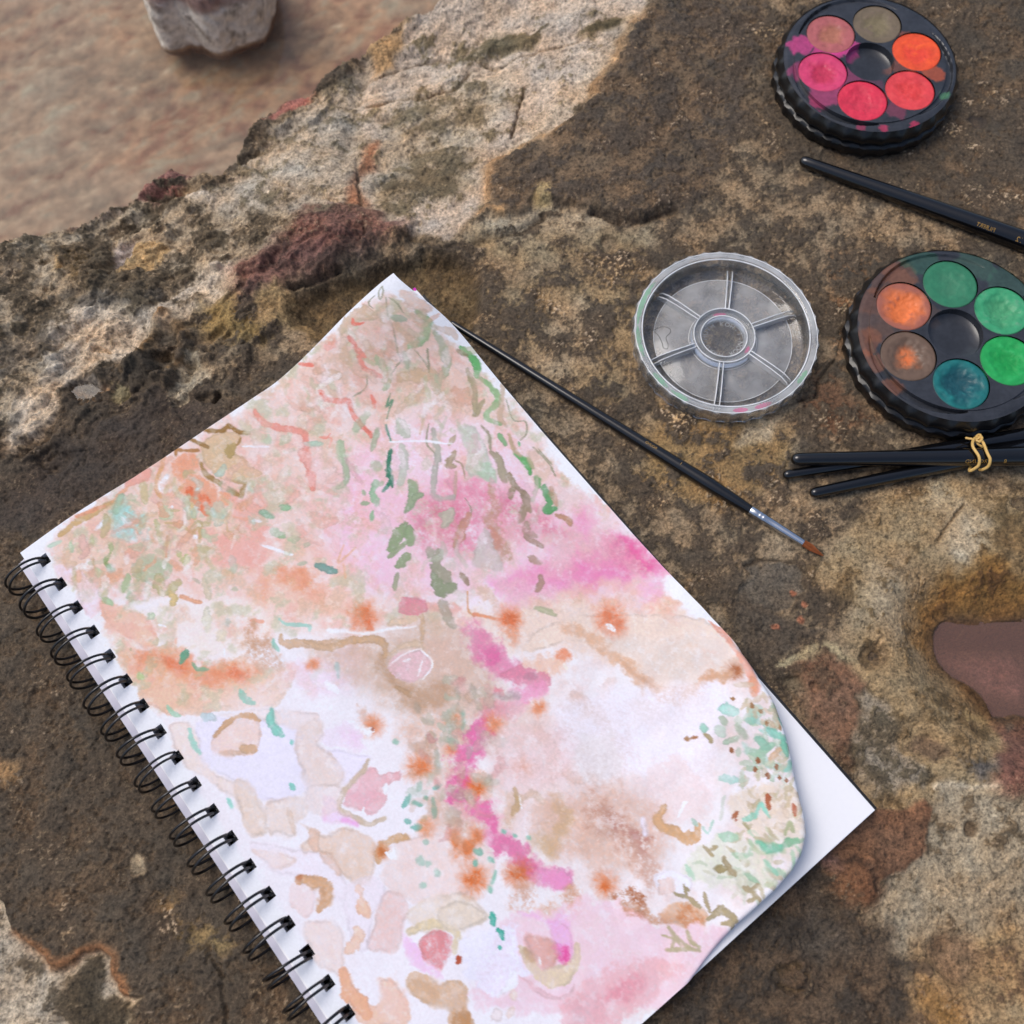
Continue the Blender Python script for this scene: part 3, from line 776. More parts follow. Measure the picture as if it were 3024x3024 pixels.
# ---------------------------------------------------------------- loose stone in the pool
SZ = PZ + 1.0
outl = [(835, -40), (845, 60), (870, 130), (892, 205), (920, 245), (960, 256), (1000, 248), (1060, 225), (1130, 236), (1195, 268), (1260, 272), (1330, 236), (1400, 215), (1480, 190), (1520, 130), (1555, 20), (1560, -60), (1480, -220), (1150, -280), (900, -200)]
so = np.array([at('R1', x, y, SZ + 1.0) for x, y in outl])
sc0 = so.mean(0)
th = np.linspace(0, 2 * np.pi, 160, endpoint=False)
oa = np.arctan2(so[:, 1] - sc0[1], so[:, 0] - sc0[0]); orr = np.hypot(so[:, 1] - sc0[1], so[:, 0] - sc0[0])
o_ = np.argsort(oa)
rad = np.interp(th, np.concatenate([oa[o_] - 2 * np.pi, oa[o_], oa[o_] + 2 * np.pi]), np.tile(orr[o_], 3))
prof = [(.86, 0.3), (.95, .5), (1.0, .9), (1.005, 1.7), (1.0, 2.8), (.985, 3.8), (.955, 4.6), (.90, 5.1), (.80, 5.35), (.6, 5.5), (.35, 5.6), (.15, 5.65)]
prof2 = []
for i in range(len(prof) - 1):
    for t in np.linspace(0, 1, 5, endpoint=False):
        prof2.append((prof[i][0] * (1 - t) + prof[i + 1][0] * t, prof[i][1] * (1 - t) + prof[i + 1][1] * t))
prof2.append((.02, 5.65))
SVv = []
for s, z in prof2:
    for k, a in enumerate(th):
        SVv.append((rad[k] * s * math.cos(a), rad[k] * s * math.sin(a), z))
SVv = np.array(SVv)
nn = fbm(SVv[:, 0] * .35 + SVv[:, 2] * .3, SVv[:, 1] * .35 + SVv[:, 2] * .5, 5, 301)
n2 = fbm(SVv[:, 0] * 1.3 + SVv[:, 2], SVv[:, 1] * 1.3 - SVv[:, 2] * .7, 5, 311, gain=.62)
f = 1 + nn * .055 + n2 * .075 - .06 * np.abs(n2)
SP_ = SVv.copy(); SP_[:, 0] *= f; SP_[:, 1] *= f; SP_[:, 2] += (nn * .5 + n2 * .3) * sstep(2.5, 5, SVv[:, 2])
top = sstep(4.0, 5.0, SVv[:, 2] + nn * 1.2)
side = np.array([226., 218., 204.]); scol = side + (np.array([158., 130., 120.]) - side) * top[:, None]
scol += (np.array([112., 102., 90.]) - scol) * (sstep(.05, .4, n2 + nn * .4) * .6)[:, None]
scol += (np.array([110., 82., 62.]) - scol) * (sstep(1.35, .8, SVv[:, 2] + nn * .3))[:, None]
nl = len(prof2)
SF = [(j * 160 + k, j * 160 + (k + 1) % 160, (j + 1) * 160 + (k + 1) % 160, (j + 1) * 160 + k) for j in range(nl - 1) for k in range(160)]
SF.append(tuple((nl - 1) * 160 + k for k in range(160)))
m_stone = vcol('pale_stone', rough=.85, spec=.3, nscale=250, namp=.25, bump=.6, bdist=.001)
st = build('stone', SP_, SF, m_stone, rgb=lin(np.clip(scol, 10, 250)))
st.location = (sc0[0] * CM, sc0[1] * CM, (SZ - .6) * CM)
tag(st, 'loose pale grey stone with a purplish top lying in the shallow pool', 'stone')
# ---------------------------------------------------------------- sketchbook
ZT = 1.20                                   # top of the page block, cm above the slab
V0, W = 0.45, 20.9                           # the painted sheet starts 0.45 cm in from the spine side of the block
_a0 = Vector(at('N', 62, 1634, ZT + .05)); _p1 = Vector(at('N', 2586, 2392, ZT))
_D = _p1 - _a0
L = math.sqrt(_D.length_squared - (W - V0) ** 2)
BOOK_RZ = math.atan2(_D.y, _D.x) - math.atan2(W - V0, L)
_ev = Vector((-math.sin(BOOK_RZ), math.cos(BOOK_RZ)))
BO = _a0 - _ev * V0                         # book origin: spine-side corner
book = empty('sketchbook', (BO.x, BO.y, 0), rz=BOOK_RZ)
tag(book, 'spiral bound sketchbook lying open at a loose pink and orange watercolour', 'sketchbook')

def to_book(p):
    c, s = math.cos(BOOK_RZ), math.sin(BOOK_RZ)
    dx, dy = p[0] - BO.x, p[1] - BO.y
    return (dx * c + dy * s, -dx * s + dy * c)

def sheet_z(u, v):
    """height of the painted sheet over the block: it has cockled and lifts at two corners"""
    u = np.asarray(u, float); v = np.asarray(v, float)
    z = 0.03 + 0.0 * u
    z = z + 2.25 * np.exp(-((u / 3.6) ** 2)) * sstep(12.5, 21.5, v)                     # raised tip
    z = z + 0.25 * np.exp(-((u / 3.5) ** 2)) * np.exp(-((v - 3.0) / 2.6) ** 2)
    z = z - 0.0 * u
    s = (u + v) / math.sqrt(2)
    z = z + 1.2 * sstep(24.0, 33.5, s) * sstep(7, 17.5, v) * sstep(11, 22, u)          # lifts toward the rolled corner
    z = z + 0.10 * np.sin(u * .55 + v * .2) * sstep(2, 6, v) * sstep(0, 5, u) * .5
    z = z + (0.06 + .22 * sstep(20, 32, s)) * fbm(u * .3, v * .3, 3, 401) * sstep(1.5, 4, v)
    z = np.maximum(z, .02)
    return z

def on_page(tagc, x, y):
    z = ZT + .05
    for _ in range(5):
        p = to_book(at(tagc, x, y, z))
        z = ZT + float(sheet_z(p[0], p[1]))
    return p

# outline of the rolled corner, as the paper shows it
ROLL = [to_book(at('E', x, y, ZT + .9)) for x, y in [(1500, 270), (1555, 350), (1600, 425), (1665, 540), (1730, 700), (1780, 880), (1815, 1100), (1845, 1230), (1856, 1330), (1835, 1430), (1775, 1540), (1695, 1640), (1600, 1735), (1500, 1830)]]
_rt = np.array([(v - u) / math.sqrt(2) for u, v in ROLL]); _rs = np.array([(u + v) / math.sqrt(2) for u, v in ROLL])
_o = np.argsort(_rt); _rt = _rt[_o]; _rs = _rs[_o]

DU = 0.046
nu = int(L / DU); nv = int((W - V0) / DU)
gu = np.linspace(0, L, nu); gv = np.linspace(V0, W, nv)
U, Vv = np.meshgrid(gu, gv); U = U.ravel(); Vv = Vv.ravel()

# ---- watercolour: pigment map of the sheet, laid down wash by wash
PAPER = np.array([232., 234., 241.])
PIG = np.tile(PAPER, (len(U), 1))
pw1 = fbm(U * 1.1, Vv * 1.1, 5, 501, gain=.6); pw2 = fbm(U * 1.1, Vv * 1.1, 5, 511, gain=.6)
pf1 = fbm(U * 4.5, Vv * 4.5, 3, 521, gain=.65); pf2 = fbm(U * 4.5, Vv * 4.5, 3, 531, gain=.65)
gra = fbm(U * 6.5, Vv * 6.5, 3, 541, gain=.8)
blo = fbm(U * .8, Vv * .8, 4, 551); blo2 = fbm(U * 2.0, Vv * 2.0, 4, 561, gain=.6); blo3 = fbm(U * .7, Vv * .7, 4, 571, gain=.6)
UH = U + pw1 * .22 + pf1 * .04; VH = Vv + pw2 * .22 + pf2 * .04       # hard, slightly broken edges
UF = U + pw1 * .5 + pf1 * .16; VF = Vv + pw2 * .5 + pf2 * .16            # wet in wet
PXC = 0.0137                                                             # cm on the sheet per photo pixel

def lay(sel, f, rgb, a, gran=.35, edge=None):
    c = np.array(rgb, float)
    c = c + (c.mean() - c) * .06
    k = np.clip(f * a * (1 + gran * (gra[sel] * 1.2 + blo2[sel] * .9 + blo[sel] * .7)), 0, 1)
    PIG[sel] += (c - PIG[sel]) * k[:, None]
    if edge is not None:                                # pigment gathered at the drying line, here and there
        PIG[sel] *= (1 - .09 * a * edge * sstep(-.35, .30, blo[sel]))[:, None]

def bbox(P, m):
    P = np.asarray(P)
    return np.where((U > P[:, 0].min() - m) & (U < P[:, 0].max() + m) & (Vv > P[:, 1].min() - m) & (Vv < P[:, 1].max() + m))[0]

def wash(tg, pts, rgb, a=.7, soft=.3, gran=.45):
    P = rounded([on_page(tg, x, y) for x, y in pts])
    sel = bbox(P, soft + .9)
    if not len(sel): return
    hard = soft < .09
    d = poly_sd((UH if hard else UF)[sel], (VH if hard else VF)[sel], P)
    s = soft + (.2 * sstep(.05, .45, blo3[sel]) if hard else 0)      # part of every outline bleeds out
    f = 1 - sstep(-s, s, d)
    e = np.exp(-((d + .05) / .05) ** 2) if hard else None
    lay(sel, f, rgb, a, gran, e)

def dab(tg, pts, w, rgb, a=.8, soft=.03, gran=.4, taper=True):
    """a brush stroke; w is its full width in crop pixels"""
    if not isinstance(pts[0], (tuple, list)): pts = [pts]
    P = smooth_line([on_page(tg, x, y) for x, y in pts])
    r = w * CROP[tg][2] * PXC / 2
    sel = bbox(P, r + soft + .5)
    if not len(sel): return
    hard = soft < .09
    k = min(1.0, r / .3)
    uu = U[sel] + ((UH if hard else UF)[sel] - U[sel]) * (.3 + .7 * k); vv = Vv[sel] + ((VH if hard else VF)[sel] - Vv[sel]) * (.3 + .7 * k)
    d, t = line_d(uu, vv, P)
    rr = r * (1 - .35 * np.abs(2 * t - 1) ** 3) if (taper and len(P) > 1) else r
    rr = rr * (1 + .7 * blo2[sel] + .35 * pf1[sel])
    d = d - rr
    s = soft + (min(.12, r * .6) * sstep(.05, .5, blo3[sel]) if hard else 0)
    f = 1 - sstep(-s, s, d)
    e = np.exp(-((d + .035) / .04) ** 2) if hard and r > .1 else None
    lay(sel, f, rgb, a, gran, e)

def burst(tg, x, y, r, rgb, a=.9, seed=0):
    """pigment dropped on damp paper, feathering outwards"""
    c = on_page(tg, x, y)
    R = (1.25 if r < 70 else 1.0) * r * CROP[tg][2] * PXC
    sel = bbox([c], R * 2.2)
    if not len(sel): return
    du, dv = U[sel] - c[0], Vv[sel] - c[1]
    ang = np.arctan2(dv, du); rad = np.hypot(du, dv) / R
    sp = pnoise(ang * 4.1 + seed * 7, rad * .5 + seed, 5) * .13 + pnoise(ang * 9.5 + seed, rad * .7, 9) * (.15 if R < .6 else .07) + .30 * blo2[sel] + .3 * pf1[sel]
    d = rad - (.98 + sp)
    lay(sel, (1 - sstep(-.75, .14, d)), rgb, a, .6)
    lay(sel, (1 - sstep(-.2, .7, d)) * .3, rgb, a, .4)
    lay(sel, (1 - sstep(-.95, -.25, d)) * .4, tuple(q * .90 for q in rgb), a, .5)

OR, O2, BR, TN, BG = (232, 106, 40), (228, 152, 116), (156, 112, 52), (208, 180, 152), (228, 205, 192)
GR, G2, DG, TL, T2 = (120, 172, 112), (172, 192, 160), (48, 130, 98), (70, 180, 158), (172, 216, 210)
MG, PK, RS, OL, RD = (230, 76, 142), (240, 166, 206), (222, 142, 152), (160, 146, 108), (240, 116, 96)
RU, LV, WH = (176, 84, 34), (228, 216, 238), (242, 242, 248)

# grounds
wash('T', [(104, 1004), (280, 872), (455, 772), (600, 664), (690, 590), (755, 530), (820, 600), (960, 760), (1120, 960), (1270, 1120), (1420, 1280), (1490, 1420), (1510, 1560), (1450, 1690), (1300, 1830), (1150, 1960), (720, 1980), (640, 1840), (560, 1750), (500, 1660), (400, 1560), (360, 1460), (290, 1340), (225, 1240), (170, 1160), (105, 1080)], (234, 224, 230), .5, .1)
GROUND = sstep(1, 6, (PAPER - PIG).max(1))
wash('T', [(110, 1010), (300, 865), (460, 770), (600, 660), (690, 590), (750, 540), (800, 590), (1000, 800), (1050, 900), (1100, 970), (600, 1010), (200, 1090), (115, 1070)], (230, 202, 194), .8, .4)
wash('A', [(300, 1100), (700, 950), (1000, 950), (1300, 1150), (1600, 1450), (1932, 1600), (2000, 1932), (1000, 1960), (300, 1932), (100, 1700)], (236, 194, 216), .75, .9)
wash('A', [(-100, 700), (200, 560), (500, 700), (1000, 900), (1100, 760), (900, 500), (640, 250), (480, 220), (200, 440)], (228, 198, 184), .55, .5)
wash('A', [(480, 950), (900, 920), (1300, 1000), (1450, 1250), (1000, 1250), (500, 1250)], (238, 218, 232), .6, .5)
wash('B', [(450, 1000), (900, 780), (1450, 700), (1932, 900), (1932, 1200), (1400, 1180), (1000, 1120), (420, 1090), (330, 1000)], (238, 194, 182), .6, .5)
wash('B', [(220, 830), (520, 590), (760, 450), (1000, 330), (1200, 560), (1200, 900), (700, 1000), (300, 1050)], (232, 202, 184), .6, .4)
wash('B', [(215, 930), (330, 960), (480, 1120), (420, 1260), (300, 1050), (210, 980)], (238, 218, 232), .8, .05)
wash('B', [(1240, 560), (1400, 500), (1480, 720), (1470, 800), (1400, 950), (1150, 900), (1100, 800), (1230, 720)], (240, 168, 158), .55, .2)
wash('B', [(1250, 520), (1500, 400), (1600, 520), (1500, 640), (1300, 640)], (222, 180, 160), .5, .3)
wash('B', [(480, 1190), (700, 1220), (1000, 1170), (1300, 1150), (1500, 1220), (1500, 1350), (1200, 1480), (900, 1400), (650, 1300)], (238, 222, 220), .75, .35)
wash('B', [(475, 1160), (600, 1170), (720, 1230), (790, 1320), (805, 1410), (720, 1425), (640, 1370), (540, 1310), (480, 1240)], (240, 194, 172), .8, .025)
wash('B', [(500, 1270), (640, 1370), (700, 1420), (620, 1500), (560, 1440), (500, 1340)], (240, 212, 200), .7, .2)
wash('B', [(580, 1460), (700, 1470), (900, 1420), (1000, 1500), (1200, 1530), (1350, 1500), (1500, 1560), (1620, 1530), (1550, 1620), (1350, 1700), (1100, 1760), (900, 1800), (770, 1740), (670, 1640)], (242, 184, 150), .8, .25)
dab('B', [(720, 1495), (850, 1495), (980, 1545), (1150, 1590), (1280, 1590), (1360, 1570)], 100, (232, 124, 76), .65, .4, .4)
dab('B', [(830, 1500), (960, 1540)], 60, (232, 96, 44), .6, .2)
dab('B', [(1240, 1600), (1330, 1590)], 90, (232, 104, 56), .6, .25)
wash('B', [(700, 1690), (1000, 1640), (1400, 1690), (1620, 1560), (1500, 1760), (1200, 1790), (950, 1832), (820, 1790)], (240, 200, 180), .75, .04)
wash('B', [(1380, 1100), (1600, 950), (1700, 980), (1800, 1100), (1932, 1150), (1932, 1250), (1700, 1220), (1450, 1180)], (240, 184, 156), .6, .4)
dab('B', [(1560, 960), (1650, 1030), (1750, 1120), (1800, 1180)], 110, (238, 140, 98), .6, .3)
dab('C', [(-20, 400), (40, 520), (120, 600)], 90, (240, 150, 108), .5, .3)
dab('B', [(1450, 1000), (1430, 1140)], 90, (238, 160, 120), .45, .3)
wash('B', [(1600, 1540), (1800, 1450), (2000, 1420), (2000, 1640), (1700, 1700)], (230, 204, 226), .6, .4)
# magenta fan
wash('A', [(1300, 1050), (1480, 1230), (1700, 1380), (1932, 1600), (2130, 1800), (2110, 1850), (1900, 1680), (1700, 1560), (1480, 1400), (1300, 1250)], (232, 208, 214), .75, .18)
wash('C', [(1180, 560), (1500, 500), (2110, 520), (2260, 700), (2420, 900), (2400, 960), (2200, 760), (1900, 600), (1500, 600), (1250, 640)], (238, 208, 192), .65, .2)
wash('C', [(-200, 480), (300, 500), (700, 560), (1000, 600), (1000, 680), (600, 690), (200, 730), (-200, 700)], (236, 206, 198), .6, .3)
wash('A', [(1650, 1440), (1750, 1600), (1870, 1600), (1960, 1680), (2100, 1800), (1900, 1850), (1500, 1900), (1250, 1860), (1480, 1700)], (240, 138, 186), .6, .55)
wash('C', [(1480, 340), (1700, 240), (1800, 170), (1900, 180), (2000, 260), (2112, 380), (2085, 405), (1960, 400), (1800, 420), (1650, 480), (1400, 500), (1180, 480), (1150, 430), (1300, 400)], (238, 118, 176), .62, .35)
wash('C', [(1780, 240), (1850, 160), (1930, 220), (2040, 330), (2000, 370), (1880, 350)], (234, 66, 138), .72, .28)
wash('C', [(1080, 420), (1300, 410), (1550, 440), (1450, 540), (1200, 560)], (240, 150, 204), .6, .3)
wash('C', [(1500, 500), (1750, 440), (2000, 420), (2110, 520), (2000, 600), (1700, 580)], (238, 186, 178), .6, .25)
wash('C', [(2000, 410), (2100, 450), (2110, 520), (1990, 540)], (240, 182, 214), .7, .2)
wash('A', [(900, 1260), (1000, 1240), (1080, 1330), (1250, 1380), (1400, 1480), (1560, 1620), (1400, 1650), (1200, 1650), (1000, 1720), (700, 1700), (640, 1600), (700, 1400)], (220, 120, 150), .40, .5, 1.3)
wash('A', [(1130, 1350), (1300, 1430), (1500, 1540), (1540, 1640), (1350, 1560), (1180, 1500)], (206, 84, 118), .26, .5, 1.8)
wash('A', [(640, 1420), (820, 1380), (960, 1480), (900, 1640), (680, 1620)], (206, 96, 120), .2, .5, 1.8)
# wet tints run into each other: tan, sage, rose and bare paper at the scale of a brush mark
def tint(f, c, a): PIG[:] = PIG + (np.array(c, float) - PIG) * (np.clip(f, 0, 1) * a)[:, None]
upper = sstep(19, 9, U)
T1 = sstep(.04, .30, fbm(U * .75, Vv * .75, 5, 711, gain=.58)); T2n = sstep(.06, .30, fbm(U * .85, Vv * .7, 5, 721, gain=.58))
T3 = sstep(.08, .32, fbm(U * .7, Vv * .85, 5, 731, gain=.58)); T4 = sstep(.10, .34, fbm(U * .9, Vv * .9, 5, 741, gain=.62))
T5 = sstep(-.25, .30, fbm(U * .45, Vv * .45, 5, 751, gain=.6))
def run_tints(k):
    painted = sstep(4, 22, (PAPER - PIG).max(1)) * (1 - .85 * sstep(6, 26, PIG[:, 2] - PIG[:, 1]))
    tint(T5 * GROUND * sstep(7, 12, Vv) * sstep(8, 13, U), (224, 206, 204), .62 * k)
    tint(T1 * painted, (212, 184, 156), .40 * k)
    tint(T2n * painted * upper, (188, 198, 168), .44 * k)
    tint(T3 * painted, (236, 176, 164), .32 * k)
    tint(T4 * painted * (1 - upper), (226, 222, 244), .40 * k)
run_tints(1.0)
# willow fronds and pencil lines at the top
for p, w in (([(565, 60), (540, 90), (545, 140), (565, 95), (560, 60)], 7), ([(575, 130), (570, 250), (578, 330), (575, 480), (585, 560), (550, 600), (500, 680), (490, 740)], 9), ([(590, 130), (630, 180), (650, 250)], 8),
             ([(520, 110), (480, 160), (500, 200)], 8), ([(670, 490), (730, 600), (750, 660)], 10), ([(740, 490), (740, 640)], 14), ([(1190, 800), (1230, 920), (1300, 930), (1310, 1000), (1270, 1040)], 9),
             ([(1350, 1080), (1430, 1160), (1480, 1250)], 14), ([(1380, 1090), (1460, 1180)], 12), ([(730, 950), (720, 1060), (770, 1120)], 12), ([(950, 1380), (985, 1440), (980, 1490)], 8), ([(390, 640), (370, 720), (300, 770)], 8)):
    dab('A', p, w, (140, 142, 112), .72, .02)
for p, w, c, a in (([(300, 330), (420, 230), (500, 240)], 90, TN, .55), ([(300, 400), (290, 500), (330, 600), (420, 640)], 70, TN, .5), ([(420, 420), (430, 560)], 60, TN, .5), ([(560, 180), (540, 260), (600, 330)], 60, TN, .4),
                   ([(600, 330), (640, 440), (600, 480)], 60, (214, 180, 150), .5), ([(560, 660), (700, 660), (760, 640)], 90, (206, 176, 140), .5), ([(620, 800), (720, 760)], 90, (205, 190, 150), .4),
                   ([(680, 130), (760, 220)], 110, (228, 200, 186), .6), ([(900, 760), (960, 800)], 110, (215, 165, 140), .45), ([(30, 660), (200, 780)], 120, (226, 190, 176), .5), ([(120, 600), (240, 640)], 60, TN, .4),
                   ([(60, 1150), (160, 1260)], 120, (224, 188, 178), .45), ([(400, 1190), (440, 1200)], 60, G2, .5)):
    dab('A', p, w, c, a * 1.2, .06)
for p, w, a in (([(375, 262), (382, 298), (432, 290)], 22, .85), ([(330, 385), (362, 432)], 30, .75), ([(360, 450), (385, 510), (365, 545), (385, 600)], 40, .5), ([(10, 560), (90, 572)], 25, .65),
                ([(115, 730), (140, 790), (200, 800), (270, 800), (285, 880), (340, 950), (392, 1020)], 34, .7), ([(400, 770), (420, 845)], 25, .65), ([(120, 730), (130, 780)], 28, .7), ([(90, 1020), (130, 1030), (150, 1000)], 12, .5),
                ([(380, 600), (460, 650)], 36, .35), ([(200, 450), (240, 410)], 60, .3), ([(0, 980), (20, 1200), (50, 1330)], 44, .35)):
    dab('A', p, w, RD, min(.95, a * 1.25), .03, .25)
for p, w, c, a in (([(720, 250), (770, 310), (740, 400), (700, 440), (640, 470)], 44, (176, 202, 158), .75), ([(800, 400), (830, 500), (840, 600), (800, 680), (780, 760)], 56, G2, .45), ([(460, 540), (500, 620), (480, 730)], 64, (180, 200, 160), .55),
                   ([(610, 500), (620, 600)], 40, G2, .5), ([(600, 270), (650, 290)], 44, (170, 190, 165), .5),
                   ([(930, 490), (980, 540), (1020, 600), (1015, 662)], 54, (104, 192, 108), .9), ([(905, 505), (960, 540)], 30, OL, .6), ([(960, 620), (990, 700), (1010, 780), (998, 890)], 38, (186, 172, 136), .75), ([(1060, 800), (1010, 890)], 32, (186, 172, 136), .75),
                   ([(1040, 680), (1110, 730), (1150, 800), (1085, 870), (1090, 910), (1150, 945)], 42, (158, 198, 142), .8), ([(1170, 640), (1170, 780), (1150, 900), (1190, 960)], 32, TN, .5),
                   ([(512, 760), (490, 840), (522, 800), (485, 912)], 11, (100, 150, 115), .8), ([(480, 950), (490, 1000), (505, 1045)], 14, (90, 152, 128), .8), ([(505, 1100), (495, 1190), (505, 1250)], 36, DG, .8), ([(490, 1240), (512, 1280), (465, 1340)], 26, DG, .9), ([(520, 1250), (515, 1322)], 14, DG, .9),
                   ([(425, 1280), (400, 1360), (420, 1412)], 48, (170, 205, 172), .85), ([(345, 1340), (350, 1360)], 28, G2, .8), ([(335, 1415), (372, 1410)], 30, G2, .8), ([(403, 1460), (400, 1512)], 24, (165, 198, 165), .85), ([(440, 1300), (455, 1290)], 40, G2, .6),
                   ([(620, 1280), (650, 1340), (600, 1450)], 58, (164, 184, 148), .8), ([(690, 1360), (640, 1385)], 42, (164, 184, 148), .8), ([(1045, 955), (1090, 1010), (1095, 1090)], 20, (172, 164, 140), .85), ([(1100, 1105), (1140, 1150), (1170, 1230), (1190, 1280)], 50, (184, 172, 148), .85),
                   ([(1210, 1240), (1240, 1310), (1220, 1380)], 42, (165, 145, 116), .75), ([(1290, 1350), (1310, 1420), (1270, 1510)], 52, (165, 142, 116), .8), ([(1250, 1320), (1320, 1380)], 34, (165, 142, 116), .7), ([(1300, 1430), (1330, 1470)], 44, (168, 145, 118), .75),
                   ([(1150, 1010), (1180, 1062)], 38, (146, 196, 142), .85), ([(1250, 1120), (1310, 1180), (1332, 1232)], 44, (96, 182, 98), .88), ([(1365, 1260), (1388, 1312)], 38, (120, 180, 112), .8), ([(1415, 1320), (1450, 1390), (1430, 1455), (1478, 1440)], 50, (88, 166, 98), .88), ([(1490, 1480), (1550, 1505), (1570, 1542)], 34, (204, 152, 122), .85),
                   ([(1450, 1320), (1490, 1420)], 30, (205, 160, 130), .6), ([(1205, 1010), (1240, 1090), (1275, 1130)], 28, (205, 180, 150), .8), ([(1265, 1050), (1270, 1075)], 14, (110, 190, 130), .8), ([(1320, 1150), (1350, 1200)], 30, (190, 185, 140), .6),
                   ([(880, 1020), (860, 1060)], 40, (195, 180, 150), .6), ([(890, 1110), (850, 1180), (880, 1200)], 46, (192, 170, 142), .75), ([(890, 1160), (930, 1190), (945, 1260)], 12, (180, 160, 135), .7), ([(890, 1230), (885, 1370)], 24, (206, 180, 160), .6),
                   ([(760, 980), (770, 1060), (790, 1120), (770, 1240), (770, 1370), (880, 1380)], 40, (196, 196, 186), .65), ([(570, 1070), (595, 1180), (560, 1290)], 60, (200, 210, 196), .6), ([(220, 1050), (235, 1180), (250, 1270), (200, 1320)], 42, (180, 200, 168), .65), ([(370, 890), (300, 970)], 76, (186, 204, 176), .5),
                   ([(430, 980), (400, 1100)], 34, G2, .55), ([(560, 920), (600, 1010)], 76, (186, 206, 182), .5), ([(700, 920), (680, 1000)], 20, (225, 190, 160), .6), ([(0, 1055), (90, 1060)], 44, (190, 212, 190), .6)):
    dab('A', p, w, tuple(q * .95 for q in c), min(.95, a * 1.25), .03, .25)
wash('A', [(915, 980), (1000, 955), (1060, 1050), (1090, 1150), (1130, 1270), (1050, 1260), (960, 1230), (955, 1120)], (202, 208, 198), .8, .06)
wash('A', [(1010, 1190), (1090, 1180), (1140, 1260), (1120, 1300), (1030, 1260)], (180, 205, 180), .7, .06)
dab('A', [(500, 1048), (700, 1046), (870, 1060)], 16, (236, 240, 250), .8, .03)
dab('A', [(1090, 1330), (1110, 1450), (1130, 1600), (1165, 1750)], 84, (190, 150, 126), .6, .1, .8)
wash('A', [(1060, 1560), (1020, 1640), (980, 1780), (1080, 1790), (1175, 1815), (1130, 1680), (1090, 1580)], (206, 198, 196), .8, .06)
dab('A', [(1110, 1560), (1150, 1680)], 40, (200, 130, 110), .6, .1)
dab('A', [(970, 1480), (925, 1580), (890, 1655)], 56, (196, 142, 118), .75, .04)
dab('A', [(1300, 1530), (1325, 1620), (1400, 1670)], 46, (172, 142, 126), .85, .03); dab('A', [(1320, 1590), (1370, 1610)], 40, (172, 142, 126), .8, .03); dab('A', [(1335, 1730), (1385, 1765)], 42, (178, 146, 128), .8, .03)
for p, w, c in (([(590, 1540), (545, 1610), (505, 1690)], 64, (146, 170, 122)), ([(610, 1560), (622, 1650)], 56, (152, 176, 130)), ([(610, 1720), (545, 1785)], 60, (150, 172, 126)), ([(600, 1640), (500, 1730)], 34, (156, 174, 132)),
                ([(800, 1700), (790, 1800), (850, 1870)], 74, (168, 168, 144)), ([(770, 1850), (800, 1920), (880, 1905)], 76, (150, 162, 126)), ([(548, 1830), (535, 1912)], 36, (182, 186, 156)), ([(920, 1830), (962, 1885)], 28, (172, 146, 122)),
                ([(1390, 1840), (1400, 1880), (1370, 1932)], 34, (192, 150, 136)), ([(730, 1680), (740, 1720)], 60, (190, 186, 170)), ([(830, 1540), (860, 1460)], 80, (206, 200, 184))):
    dab('A', p, w, tuple(q * .94 for q in c), .9, .03, .25)
dab('A', [(75, 1785), (170, 1818)], 62, (122, 164, 154), .88, .025)
dab('A', [(230, 1660), (200, 1760), (300, 1680)], 16, (226, 182, 152), .7, .02); dab('A', [(225, 1770), (240, 1850)], 16, (226, 182, 152), .7, .02)
